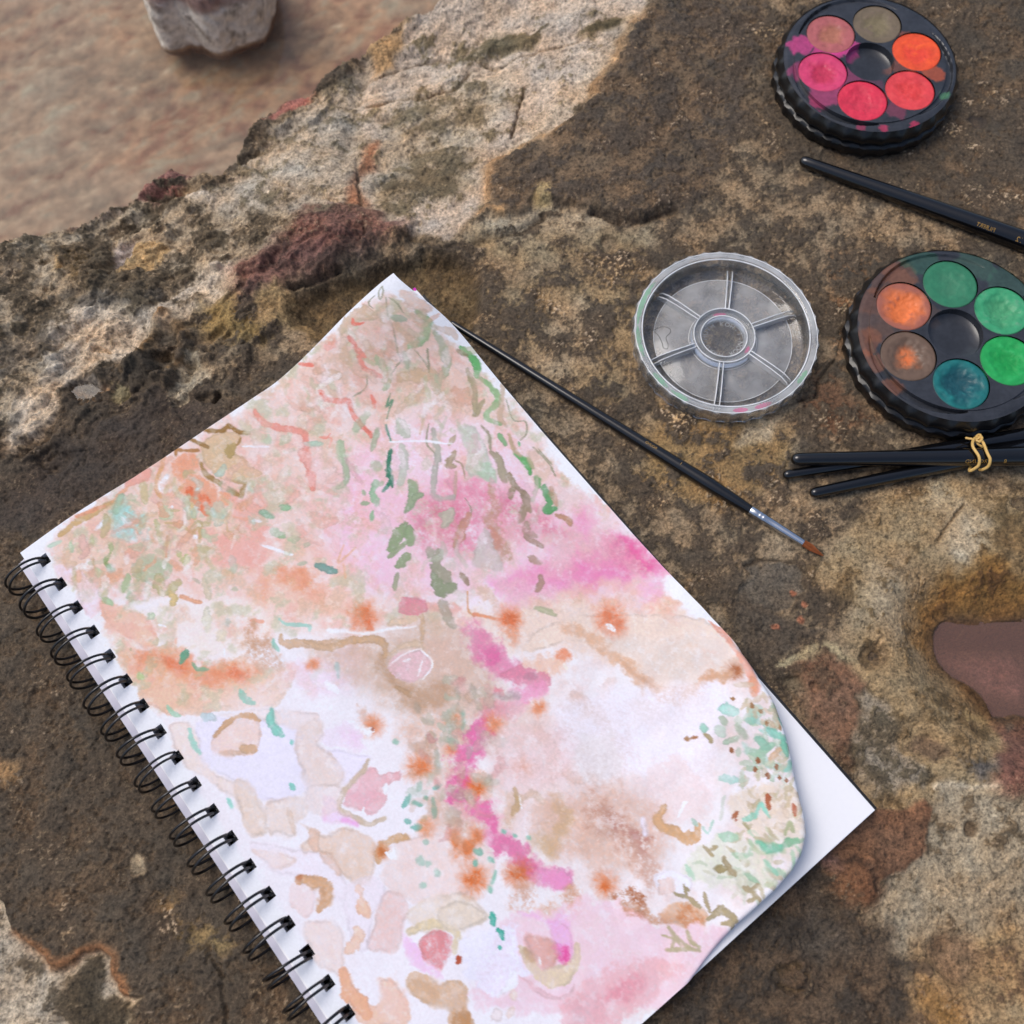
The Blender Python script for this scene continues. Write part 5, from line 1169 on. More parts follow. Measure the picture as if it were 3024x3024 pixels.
dab('E', [(200, 1660), (160, 1740)], 110, (212, 166, 142), .5, .25, 2.0); dab('E', [(480, 1660), (460, 1770)], 110, (214, 168, 144), .5, .25, 2.4); dab('E', [(300, 1780), (360, 1760)], 110, (218, 178, 156), .5, .25, 1.5)
wash('E', [(120, 1820), (700, 1720), (1000, 1860), (1440, 1932), (1000, 2340), (-50, 2340), (0, 1950)], (238, 206, 220), .8, .15)
wash('E', [(1290, 60), (1400, 150), (1500, 260), (1560, 360), (1585, 450), (1570, 510), (1520, 400), (1420, 220), (1330, 120)], (240, 172, 152), .88, .03)
dab('E', [(1545, 400), (1555, 500)], 50, (226, 150, 112), .8, .06); dab('E', [(1450, 445), (1540, 440)], 34, (214, 196, 176), .7, .03)
dab('E', [(1022, 1165), (985, 1230), (1010, 1290), (1090, 1310), (1160, 1375), (1210, 1330), (1222, 1268)], 54, (214, 164, 114), .9, .025); dab('E', [(1140, 1340), (1190, 1350)], 60, (212, 160, 108), .7, .03)
dab('E', [(1100, 1230), (1140, 1150), (1160, 1140)], 14, WH, .85, .02); dab('E', [(900, 1240), (910, 1330)], 36, (232, 228, 244), .8, .05)
wash('E', [(960, 1570), (1090, 1540), (1200, 1600), (1140, 1700), (1000, 1650)], (238, 234, 246), .85, .05); dab('E', [(1010, 1650), (1060, 1610)], 80, (230, 206, 200), .7, .05)
# foliage at the right edge: short strokes of aqua, sage and olive
rr = random.Random(5)
def scatter(n, poly, cols, wr, lr, ang, a=.7):
    pl = np.array(poly, float); x0, y0 = pl.min(0); x1, y1 = pl.max(0); k = 0
    while k < n:
        x, y = rr.uniform(x0, x1), rr.uniform(y0, y1)
        if poly_sd(np.array([x]), np.array([y]), pl)[0] > 0: continue
        k += 1
        an = math.radians(rr.gauss(ang, 38)); ln = rr.uniform(*lr); bend = rr.gauss(0, .35)
        p2 = (x + math.cos(an) * ln * .5, y + math.sin(an) * ln * .5); p3 = (p2[0] + math.cos(an + bend) * ln * .5, p2[1] + math.sin(an + bend) * ln * .5)
        dab('E', [(x, y), p2, p3], rr.uniform(*wr), rr.choice(cols), a * rr.uniform(.7, 1.1), .018)
wash('E', [(1350, 1320), (1480, 1340), (1600, 1440), (1640, 1640), (1300, 1640), (1180, 1560), (1160, 1500)], (216, 220, 206), .7, .12)
wash('E', [(1450, 1080), (1790, 1040), (1850, 1280), (1800, 1480), (1640, 1380), (1460, 1280)], (226, 214, 202), .75, .1)
scatter(46, [(1420, 560), (1580, 500), (1700, 640), (1770, 900), (1640, 1000), (1400, 900), (1380, 720)], [(176, 218, 208), (196, 214, 198), (186, 206, 182), (170, 196, 170), (150, 208, 190)], (22, 48), (30, 90), 40)
scatter(26, [(1500, 520), (1620, 480), (1740, 700), (1760, 800), (1600, 700)], [(214, 196, 172), (206, 188, 160), (190, 200, 176)], (18, 34), (20, 70), 60)
scatter(34, [(1480, 960), (1760, 860), (1800, 1100), (1700, 1180), (1440, 1060)], [(206, 208, 188), (214, 200, 178), (190, 214, 200), (196, 190, 160)], (16, 30), (30, 90), -55, .6)
scatter(40, [(1500, 1120), (1800, 1040), (1850, 1300), (1600, 1340)], [(206, 188, 160), (222, 206, 190), (196, 184, 150), (228, 216, 206)], (16, 34), (20, 70), -60, .65)
scatter(60, [(1360, 1260), (1560, 1260), (1830, 1330), (1760, 1560), (1640, 1640), (1400, 1560)], [(170, 206, 178), (196, 206, 180), (186, 176, 140), (206, 214, 196), (226, 222, 214)], (16, 32), (30, 110), 55, .7)
scatter(26, [(1180, 1480), (1400, 1480), (1600, 1620), (1560, 1720), (1300, 1640)], [(190, 204, 184), (206, 206, 188), (226, 224, 220)], (12, 24), (40, 110), 30, .6)
for p, w, c in (([(1250, 680), (1262, 720)], 46, (156, 208, 192)), ([(1370, 590), (1450, 600)], 60, (176, 222, 214)), ([(1340, 700), (1370, 740)], 60, (200, 216, 206)), ([(1350, 640), (1390, 670)], 40, (176, 196, 176)), ([(1380, 790), (1460, 755)], 34, (178, 200, 180)), ([(1470, 690), (1500, 750)], 40, (176, 190, 172)), ([(1500, 830), (1600, 850), (1660, 800)], 44, (164, 206, 182)), ([(1640, 720), (1740, 760)], 50, (140, 208, 190)), ([(1720, 760), (1750, 860)], 40, (120, 198, 170)),
                ([(1560, 760), (1640, 830)], 40, (150, 202, 180)), ([(1660, 880), (1700, 830)], 40, (212, 176, 140)), ([(1565, 1230), (1600, 1150), (1645, 1230)], 22, (150, 214, 198)), ([(1500, 1240), (1560, 1220)], 36, (150, 212, 190)), ([(1580, 1380), (1640, 1420), (1720, 1400)], 40, (110, 194, 158)), ([(1740, 1390), (1810, 1360)], 40, (130, 190, 150)), ([(1740, 1330), (1760, 1260), (1790, 1310)], 22, (178, 184, 146)), ([(1370, 1340), (1440, 1350)], 56, (176, 212, 190)),
                ([(1250, 1280), (1280, 1320)], 18, (176, 214, 204)), ([(1290, 1310), (1310, 1250)], 16, (180, 216, 206)), ([(1190, 1240), (1215, 1270)], 26, (180, 206, 196)), ([(1160, 1510), (1200, 1590)], 28, (186, 214, 196)), ([(1380, 1100), (1350, 1240)], 20, (206, 212, 206)), ([(1620, 1480), (1690, 1560)], 24, (150, 206, 180)), ([(1360, 1000), (1440, 1010)], 44, (180, 218, 212))):
    dab('E', p, w, c, .82, .02)
BN = (160, 112, 66)
for x, y, an in ((1160, 762, 0), (1432, 530, 0), (1543, 567, 1.3), (1595, 605, .6), (1630, 675, 1.4), (1713, 695, 1.4), (1427, 833, 1.0), (1577, 890, 1.4), (1560, 945, 1.5), (1690, 930, 1.3), (1633, 982, 1.5), (1708, 997, 1.5), (1745, 1010, 1.5)):
    dab('E', [(x - 8 * math.cos(an), y - 10 * math.sin(an)), (x + 8 * math.cos(an), y + 10 * math.sin(an))], 25, (150, 84, 44) if y > 800 else BN, .93, .012)
for p, w, c in (([(1185, 758), (1215, 752)], 26, (156, 94, 48)), ([(1262, 745), (1290, 765), (1300, 785)], 30, (172, 154, 112)), ([(1636, 1095), (1650, 1180)], 26, (176, 84, 44)), ([(1783, 1155), (1788, 1215)], 28, (182, 96, 64)), ([(1428, 1225), (1458, 1192)], 22, (170, 90, 50)), ([(1445, 1236), (1450, 1240)], 15, (170, 84, 56)),
                ([(1140, 1625), (1152, 1692), (1082, 1680)], 22, OL), ([(1150, 1640), (1172, 1660)], 16, OL), ([(1160, 1700), (1232, 1752)], 30, (176, 158, 116)), ([(1260, 1672), (1292, 1780)], 24, (168, 150, 110)), ([(1290, 1822), (1370, 1772), (1440, 1830)], 44, (172, 154, 114)), ([(1370, 1860), (1460, 1840)], 26, (172, 154, 114)), ([(1490, 1640), (1540, 1662), (1592, 1722)], 26, (172, 156, 120)), ([(1575, 1620), (1540, 1652)], 24, (172, 156, 120)), ([(1520, 1720), (1560, 1700)], 22, (172, 156, 120)),
                ([(1262, 1402), (1312, 1455)], 22, (168, 152, 112)), ([(1290, 1422), (1332, 1402)], 24, (168, 152, 112)), ([(1380, 1470), (1412, 1530), (1445, 1572)], 30, (170, 152, 112)), ([(1330, 1532), (1392, 1530)], 42, (164, 148, 100)), ([(1490, 1260), (1520, 1290)], 20, (170, 160, 120)), ([(1420, 1850), (1440, 1890)], 26, (182, 166, 130))):
    dab('E', p, w, c, .9, .015)
for p, w in (([(1650, 1270), (1720, 1290), (1790, 1355)], 18), ([(1700, 1210), (1760, 1300), (1870, 1375)], 28), ([(1840, 1240), (1865, 1320), (1935, 1362)], 26), ([(1680, 1372), (1800, 1372), (1932, 1385)], 30), ([(1740, 1290), (1720, 1360)], 24)): dab('F', p, w, (182, 172, 134), .85, .02)
# bottom
wash('F', [(150, 1300), (560, 1200), (600, 1400), (700, 1550), (560, 1600), (400, 1750), (200, 1600), (170, 1450)], (228, 228, 246), .85, .1)
wash('F', [(950, 1750), (1100, 1600), (1400, 1480), (1800, 1500), (1500, 1800), (1300, 1960), (900, 1960)], (232, 186, 194), .7, .12)
dab('F', [(1250, 1760), (1460, 1610)], 120, (226, 140, 158), .5, .25); dab('F', [(1000, 1800), (1200, 1900)], 200, (228, 176, 186), .4, .4)
wash('F', [(560, 1100), (790, 1120), (960, 1100), (980, 1240), (880, 1270), (800, 1180), (640, 1160)], (240, 190, 224), .7, .12)
wash('F', [(588, 1335), (650, 1370), (700, 1450), (760, 1530), (840, 1500), (900, 1490), (990, 1420), (1000, 1335), (1042, 1335), (1042, 1450), (940, 1620), (760, 1635), (640, 1480)], (224, 208, 184), .88, .025)
wash('F', [(640, 1300), (720, 1280), (860, 1330), (885, 1450), (800, 1535), (740, 1500)], (222, 172, 162), .8, .08); dab('F', [(640, 1390), (690, 1450)], 50, (196, 156, 120), .6, .08)
wash('F', [(800, 1150), (980, 1220), (985, 1420), (920, 1470), (850, 1370)], (240, 186, 226), .8, .08); dab('F', [(850, 1370), (930, 1440)], 60, (240, 116, 190), .6, .15); dab('F', (930, 1440), 66, (238, 66, 150), .8, .12); dab('F', [(735, 1440), (745, 1490)], 14, WH, .9, .02)
wash('F', [(0, 1050), (200, 1030), (362, 1110), (250, 1200), (100, 1250), (0, 1200)], (224, 212, 200), .75, .03)
wash('F', [(580, 1575), (740, 1650), (900, 1722), (1000, 1620), (950, 1742), (820, 1745), (700, 1682)], (232, 200, 210), .85, .025)
wash('F', [(520, 1560), (560, 1540), (570, 1640), (470, 1720), (430, 1720)], (238, 240, 250), .85, .03); dab('F', [(540, 1690), (550, 1740)], 56, (236, 220, 214), .8, .03); dab('F', [(500, 1880), (540, 1830)], 50, (236, 218, 214), .8, .03); dab('F', [(410, 1850), (430, 1900)], 60, (232, 222, 226), .7, .04)
for p, w in (([(385, 1100), (398, 1190)], 40), ([(430, 1235), (462, 1295)], 44), ([(440, 1358), (455, 1366)], 32)): dab('F', p, w, (48, 174, 150), .93, .016)
for p, w in (([(370, 690), (400, 725)], 24), ([(415, 800), (385, 880)], 24), ([(372, 915), (372, 940)], 32), ([(470, 490), (480, 510)], 36), ([(545, 515), (560, 525)], 34), ([(645, 535), (660, 555)], 36), ([(260, 740), (270, 745)], 44), ([(270, 640), (310, 660)], 50)): dab('F', p, w, (130, 196, 176), .75, .04)
# the sheet was left bare along the punched edge and at the raised tip
run_tints(.12)
painted = sstep(4, 22, (PAPER - PIG).max(1))
mott = sstep(.10, .30, fbm(U * 2.1, Vv * 2.1, 5, 701, gain=.66)) * .26 * painted
PIG += (np.array([238., 238., 246.]) - PIG) * mott[:, None]
_wt = 1 - (PIG.min(1) / 240.0)
PIG *= (1 + (.03 + .16 * _wt) * gra + .02 * blo - .03 * blo2 * _wt)[:, None]
# dried pigment is deeper than the wet tint
_r = np.clip(PIG / PAPER, .02, 1)
_d = 1 - _r.min(1)
PIG = PAPER * _r ** (1.0 + .42 * sstep(.62, .12, _d))[:, None]
PIG += (PIG.mean(1)[:, None] - PIG) * .13
PIG = np.clip(PIG, 5, 250)
bare = sstep(1.15, .95, Vv + pw1 * .12)
PIG += (PAPER - PIG) * bare[:, None]

# ---- shape of the sheet
s_ = (U + Vv) / math.sqrt(2); t_ = (Vv - U) / math.sqrt(2)
_d0 = np.maximum(0, _rt[0] - t_); _d1 = np.maximum(0, t_ - _rt[-1])
cs = np.interp(t_, _rt, _rs) - _d0 - _d1 + .16 * _d0 ** 1.5 + .55 * _d1 ** 1.25
fade = sstep(_rt[0] - .2, _rt[0] + 2.5, t_) * sstep(_rt[-1] + .2, _rt[-1] - 2.5, t_)
RR = .26
zl = sheet_z(U, Vv)
RRl = np.minimum(RR, np.maximum(.12, zl * .5))
q = np.maximum(0, s_ - (cs - RRl))
ang_ = q / RRl
s2_ = np.where(q > 0, cs - RRl + RRl * np.sin(np.minimum(ang_, math.pi)), s_)
zz = zl - np.where(q > 0, RRl * (1 - np.cos(np.minimum(ang_, math.pi))), 0)
gone = ang_ > 2.7
Us = (s2_ - t_) / math.sqrt(2); Vs = (s2_ + t_) / math.sqrt(2)
Vs = Vs - 1.0 * np.exp(-((U / 2.3) ** 2)) * sstep(11, 20.5, Vv)
SHEET = np.stack([Us, Vs, ZT + np.maximum(zz, .02)], 1)

PITCH_R = 1.27
HOLE0 = None
h0 = to_book(at('V', 385, 262, ZT)); h1 = to_book(at('V', 520, 448, ZT))
VH0 = 0.45 + .62                                                    # centre of the punched holes
R0 = to_book(at('V', 395, 258, ZT))[0]
hole_u = [R0 + k * PITCH_R for k in range(int((L - .3 - R0) / PITCH_R) + 1)]
HW, HL = .50, .47
inh = np.zeros(len(U), bool)
for hu in hole_u:
    inh |= (np.abs(U - hu) < HW / 2) & (np.abs(Vv - VH0) < HL / 2)
Qs = grid_quads(nu, nv)
Qs = Qs[~(inh[Qs].all(1)) & ~gone[Qs].any(1)]
m_sheet = vcol('painted_paper', rough=.75, spec=.25, nscale=900, namp=.035, bump=.35, bdist=.0002)
sheet = quads('painted_sheet', SHEET, Qs, m_sheet, book, rgb=lin(PIG))
sheet['label'] = 'cockled top sheet painted in loose pink, orange and green watercolour'

# ---- pages below, block, cover
m_paper = simple('paper', (238, 238, 242), rough=.8, spec=.2, noise=.02, nscale=500, bump=.2)
m_shaded_paper = simple('shade_grey_paper', (206, 204, 216), rough=.85, spec=.2, noise=.03, nscale=500, bump=.2)  # lower sheets greyed to paint in shade along the spine strip
def page_mesh(u0, u1, v0, v1, z0, z1, holes=True, skew=0.0):
    """a slab of paper with the row of punched slots cut through"""
    us = [u0]; 
    hs = [h for h in hole_u if u0 + .3 < h < u1 - .3] if holes else []
    for h in hs: us += [h - HW / 2, h + HW / 2]
    us.append(u1)
    vs = [v0, VH0 - HL / 2, VH0 + HL / 2, v1] if holes else [v0, v1]
    nI, nJ = len(us), len(vs)
    cells = [[not (holes and j == 1 and i % 2 == 1) for i in range(nI - 1)] for j in range(nJ - 1)]
    VV, FF = [], []
    def vid(i, j, k): return (k * nJ + j) * nI + i
    for k in (0, 1):
        for j in range(nJ):
            for i in range(nI):
                VV.append((us[i], vs[j] + skew * us[i] * (1 if j == 0 else 0), (z0, z1)[k]))
    for j in range(nJ - 1):
        for i in range(nI - 1):
            if not cells[j][i]: continue
            FF.append((vid(i, j, 1), vid(i + 1, j, 1), vid(i + 1, j + 1, 1), vid(i, j + 1, 1)))
            FF.append((vid(i, j, 0), vid(i, j + 1, 0), vid(i + 1, j + 1, 0), vid(i + 1, j, 0)))
            for (di, dj, a, b_) in ((0, -1, (i, j), (i + 1, j)), (0, 1, (i + 1, j + 1), (i, j + 1)), (-1, 0, (i, j + 1), (i, j)), (1, 0, (i + 1, j), (i + 1, j + 1))):
                ii, jj = i + di, j + dj
                if 0 <= ii < nI - 1 and 0 <= jj < nJ - 1 and cells[jj][ii]: continue
                FF.append((vid(*a, 0), vid(*b_, 0), vid(*b_, 1), vid(*a, 1)))
    return VV, FF
ZC = .30
build('cover', *page_mesh(.02, L + .10, .03, W + .33, ZC, ZC + .13), simple('black_card', (24, 23, 26), rough=.5, noise=.2), book, smooth=False)['label'] = 'thin black card back cover'
zs = np.linspace(ZC + .134, ZT - .10, 7)
rp = random.Random(3)
for i in range(6):
    build('page_bundle', *page_mesh(.0 + rp.uniform(0, .03), L - rp.uniform(0, .05), (0, .02, .36, .39, .41, .43)[i], W - rp.uniform(0, .06), zs[i], zs[i + 1] - .006), m_paper if i > 1 else m_shaded_paper, book, smooth=False)
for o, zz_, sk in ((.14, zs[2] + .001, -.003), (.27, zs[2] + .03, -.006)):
    build('page', *page_mesh(0, L - .02, o, W - .1, zz_, zz_ + .024, skew=sk), m_shaded_paper, book, smooth=False)
for i, (o, sk) in enumerate(((.41, -.002), (.43, -.002), (.44, .0))):
    build('page', *page_mesh(0, L - .01 * i, o, W - .02 * i, ZT - .096 + i * .032, ZT - .07 + i * .032, skew=sk), m_paper, book, smooth=False)
# stray dot of magenta on the edge of the page under the raised tip
pd = to_book(at('A', 703, 112, ZT))
bl = [(pd[0] + .09 * math.cos(i * .63) * (1 + .3 * math.sin(i * 2.3)), min(pd[1], W - .07) + .07 * math.sin(i * .63), ZT + .002) for i in range(10)]
build('paint_spot', bl, [tuple(range(10))], simple('magenta_paint', (206, 30, 170), rough=.6), book, smooth=False)

# ---- wire binding: a twin loop at every slot
m_wire = simple('black_wire', (16, 15, 17), rough=.28, spec=.5, noise=.1, coat=.3)
CR, CZ = .95, .98
vc = VH0 + .05 - math.sqrt(CR * CR - (ZT - CZ) ** 2)
V_, F_ = [], []
parts = []
for s in (-1, 1):
    pts = []
    a0 = math.asin((ZT + .05 - CZ) / CR)
    for k in range(41):
        a = a0 + .02 + (2 * math.pi - 2 * a0 * .35 - .05) * k / 40
        lean = -.10 * math.sin(a)
        pts.append((s * (.115 + .045 * max(0, -math.cos(a))) + lean * .6, vc + CR * math.cos(a), CZ + CR * math.sin(a) * (1.0 if math.sin(a) > 0 else .98)))
    parts.append(tube(pts, .054, 8))
# the closed end of the loop that drops into the slot
endp = [(-.115 - .06 * .1, vc + CR * math.cos(a0), ZT + .05), (-.125, VH0 + .12, ZT - .10), (-.06, VH0 + .13, ZT - .16), (.06, VH0 + .13, ZT - .16), (.115, VH0 + .12, ZT - .10), (.115, vc + CR * math.cos(a0), ZT + .05)]
parts.append(tube(spline(endp, 20), .06, 8))
RV, RF = join(*parts)
proto = None
for k, hu in enumerate(hole_u):
    if proto is None:
        proto = build('wire_loop', RV, RF, m_wire, book)
        o = proto
    else:
        o = proto.copy(); COL.objects.link(o); o.parent = book
    o.location = (hu * CM, 0, 0)
    _q = random.Random(k)
    o.rotation_euler = (0, _q.uniform(-.03, .03), _q.uniform(-.09, .09)); o.scale = (_q.uniform(.9, 1.12), 1, 1)
    o.location.z = _q.uniform(-.03, .02) * CM
# ---------------------------------------------------------------- paint palettes
m_black = simple('black_plastic', (14, 14, 16), rough=.36, spec=.5, noise=.2, nscale=300, coat=.15)
m_tray = vcol('tray_plastic', rough=.26, spec=.6, nscale=500, namp=.15, bump=.10, bdist=.0002)
m_paint = vcol('cake_paint', rough=.55, spec=.4, nscale=500, namp=.07, bump=.25, bdist=.0002, coat=.12)

def palette(loc, rz, tilt, R, first, cakes, smears, label):
    HT = 1.62
    p = empty('paint_palette', loc, rz=rz, rx=tilt[0], ry=tilt[1])
    tag(p, label, 'paint palette', 'round stacked paint palettes')
    k = R / 4.5
    n = 30
    def scal(r, amp, ph=0.0):
        return lambda a: r * k - amp * k * abs(math.sin(n * (a + ph) / 2)) ** .8
    # lower tier, a second palette screwed on underneath
    low = lathe([(3.6 * k, .0), (4.30 * k, .0), (scal(4.52, .11), .10), (scal(4.56, .12), .38), (scal(4.52, .11), .62), (4.30 * k, .70), (4.20 * k, .74)], 272)
    lid_ = list(range(0, 272))
    low[1].append(tuple(reversed(lid_)))
    build('lower_tier', *low, m_black, p, sharp=50)
    up = lathe([(4.18 * k, .72), (4.30 * k, .78), (scal(4.46, .11, .05), .86), (scal(4.52, .12, .05), 1.12), (scal(4.46, .12, .05), 1.36), (scal(4.30, .07, .05), HT - .10), (4.22 * k, HT - .045)], 272)
    build('upper_rim', *up, m_black, p, sharp=50)
    # top face: rim ring with the three crescent thread gaps
    RI = 3.70 * k
    rs = np.concatenate([np.linspace(RI - .002, RI + .06, 3), np.linspace(RI + .1, 4.22 * k, 12)])
    th = np.linspace(0, 2 * np.pi, 240, endpoint=False)
    RG, TG = np.meshgrid(rs, th, indexing='ij')
    zt = np.full(RG.shape, HT - .05)
    for c in (0, 1, 2):
        a = (TG - math.radians(62 + 120 * c)) % (2 * math.pi)
        f = np.clip(a / math.radians(88), 0, 1)
        on = (a < math.radians(88))
        wdt = (.06 + .30 * np.sin(f * math.pi) ** .9) * k
        g = on * (1 - sstep(wdt - .05, wdt + .03, RG - RI))
        zt -= g * (.05 + .22 * f)
    zt -= .03 * sstep(4.0 * k, 4.22 * k, RG)
    RV_ = np.stack([RG * np.cos(TG), RG * np.sin(TG), zt], -1).reshape(-1, 3)
    RF_ = []
    for i in range(len(rs) - 1):
        for j in range(240):
            j2 = (j + 1) % 240
            RF_.append((i * 240 + j, (i + 1) * 240 + j, (i + 1) * 240 + j2, i * 240 + j2))
    o0 = (len(rs) - 1) * 240
    base = np.array([50., 52., 57.])
    def smear(xy):
        c = np.tile(base, (len(xy), 1))
        c *= (1 + .25 * fbm(xy[:, 0] * 1.2, xy[:, 1] * 1.2, 3, 601))[:, None]
        for sx, sy, sr, col, am in smears:
            d = np.hypot(xy[:, 0] - sx * k, xy[:, 1] - sy * k) / (sr * k)
            f = sstep(.15, -.05, d - 1 + .9 * fbm(xy[:, 0] * 1.1 + sx, xy[:, 1] * 1.1, 4, 611)) * am
            c += (np.array(col, float) - c) * f[:, None]
        return c
    build('rim_ring', RV_, RF_, m_tray, p, rgb=lin(smear(RV_[:, :2])), sharp=50)
    # raised centre disc with seven holes
    rw = 1.215 * k; rc = 2.46 * k
    wells = [(0, 0, 1.19 * k)] + [(rc * math.cos(math.radians(first + 60 * i)), rc * math.sin(math.radians(first + 60 * i)), rw) for i in range(6)]
    pts, edges = [], []
    def ringpts(cx, cy, r, m):
        b0 = len(pts)
        for i in range(m):
            a = 2 * math.pi * i / m
            pts.append(Vector((cx + r * math.cos(a), cy + r * math.sin(a))))
            edges.append((b0 + i, b0 + (i + 1) % m))
    ringpts(0, 0, RI, 140)
    for w in wells: ringpts(*w, 72)
    st_ = .095
    yy = -RI
    row = 0
    while yy < RI:
        xx = -RI + (row % 2) * st_ / 2
        while xx < RI:
            if math.hypot(xx, yy) < RI - .06 and all(math.hypot(xx - w[0], yy - w[1]) > w[2] + .05 for w in wells):
                pts.append(Vector((xx, yy)))
            xx += st_
        yy += st_ * .87; row += 1
    res = delaunay_2d_cdt(pts, edges, [], 0, 1e-5)
    P2 = res[0]
    T = []
    for f in res[2]:
        c = sum((P2[i] for i in f), Vector((0, 0))) / len(f)
        if any(math.hypot(c.x - w[0], c.y - w[1]) < w[2] - .004 for w in wells) or c.length > RI: continue
        a_, b_, c_ = (P2[i] for i in f[:3])
        T.append(tuple(f) if (b_ - a_).cross(c_ - a_) > 0 else tuple(reversed(f)))
    TV = [(q.x, q.y, HT) for q in P2]
    wall = lathe([(RI, HT - .34), (RI, HT)], 140)
    tp = join((TV, T), wall)
    tv = np.array([(v[0], v[1]) for v in tp[0]])
    build('tray', *tp, m_tray, p, rgb=lin(smear(tv)), sharp=40)
    # centre mixing well: a smooth dished cup
    cw = lathe([(1.19 * k, HT), (1.19 * k, HT - .25), (1.16 * k, HT - .36), (1.0 * k, HT - .44), (.7 * k, HT - .47), (.35 * k, HT - .485), (.02, HT - .49)], 72)
    cwv = np.array([(v[0], v[1]) for v in cw[0]])
    cw[1][:] = [tuple(reversed(f)) for f in cw[1]]
    build('mixing_well', *cw, m_tray, p, rgb=lin(smear(cwv) * .95), sharp=40)
    # six paint cakes
    for i, (nm, cols, mode) in enumerate(cakes):
        cx, cy, r = wells[1 + i]
        V, F = lathe([(r * .995, HT - .30), (r * .985, HT - .07)] + [(r * s, HT - .05) for s in (.96, .92)] + [(r * s, HT - .05) for s in np.linspace(.88, .04, 22)], 72)
        F.append(tuple(23 * 72 + 72 + j - 72 + 0 for j in range(72)) if False else tuple((len(V) // 72 - 1) * 72 + j for j in range(72)))
        V = np.array(V)
        d = np.hypot(V[:, 0], V[:, 1]) / r
        nz = fbm(V[:, 0] * 1.3 + i * 7, V[:, 1] * 1.3 + first, 5, 621, gain=.6); nz2 = fbm(V[:, 0] * 3.5 + i * 3, V[:, 1] * 3.5, 4, 631)
        topm = d < .95
        dish = (mode[0] if mode else .05)
        V[:, 2] += topm * (-2.0 * dish * (1 - sstep(.1, .85, d + nz * .4)) + .025 * nz2 + .02 * nz)
        c1, c2, c3 = (np.array(c, float) for c in cols)
        f1 = sstep(.75, .25, d + nz * .35 + (mode[1] if len(mode) > 1 else 0))
        cc = c1 + (c2 - c1) * f1[:, None]
        cc += (c3 - cc) * (sstep(.1, .45, nz * .8 + nz2 * .5) * .6)[:, None]
        cc *= (1 + .08 * nz2 + .12 * nz)[:, None]
        cc = cc * .95 + (cc.mean(1)[:, None] - cc * 1.0) * .05
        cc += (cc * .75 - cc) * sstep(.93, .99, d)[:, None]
        V[:, 0] += cx; V[:, 1] += cy
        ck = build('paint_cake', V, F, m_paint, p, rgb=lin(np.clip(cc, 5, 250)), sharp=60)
        ck['label'] = nm
    return p

def seat(x, y, r):
    return rock_top([(x + r * math.cos(a) * f, y + r * math.sin(a) * f) for a in np.linspace(0, 6.28, 24) for f in (.2, .5, .8, 1.0)]) - .07

p1 = at('N', 2570, 180, 1.75)
PK1 = palette((p1[0], p1[1], seat(*p1, 4.4)), 0, (0, 0), 4.55, 14.8,
    [('bright orange paint cake', ((252, 84, 40), (248, 70, 46), (240, 96, 36)), (.03,)),
     ('dull olive brown paint cake', ((120, 104, 82), (130, 116, 84), (112, 92, 80)), (.05,)),
     ('brownish pink paint cake', ((186, 98, 98), (184, 112, 88), (170, 92, 92)), (.06,)),
     ('magenta pink paint cake', ((226, 62, 112), (210, 46, 84), (206, 70, 104)), (.06,)),
     ('crimson red paint cake', ((236, 48, 78), (226, 52, 78), (206, 38, 66)), (.06,)),
     ('warm red paint cake', ((238, 66, 72), (236, 60, 60), (226, 76, 76)), (.04,))],
    [(-2.1, .55, 0.82, (210, 62, 130), 0.81), (-1.3, 1.0, 0.66, (214, 66, 138), 0.77), (-3.3, 1.0, 0.57, (206, 66, 130), 0.77), (-1.3, -1.1, 0.74, (170, 60, 104), 0.59), (-2.3, -2.0, 0.74, (190, 64, 112), 0.68), (-3.5, -.6, 0.49, (180, 60, 110), 0.59), (.9, -2.9, 0.49, (150, 60, 84), 0.59), (-.1, -1.2, 0.49, (120, 60, 84), 0.51),
     (3.0, -.7, 0.49, (190, 84, 50), 0.72), (1.5, -.5, 0.49, (140, 76, 58), 0.59), (1.2, 2.6, 0.41, (200, 96, 70), 0.59), (2.0, 1.5, 0.41, (190, 90, 60), 0.51), (1.7, -3.9, 0.28, (206, 54, 90), 0.72), (.2, -4.0, 0.2, (206, 54, 90), 0.68), (-.9, -3.9, 0.22, (196, 54, 90), 0.59), (3.4, -2.0, 0.29, (80, 140, 96), 0.68)],
    'round black palette of red, pink and orange paints, farther up the rock')
p2 = at('N', 2823, 982, 1.75)
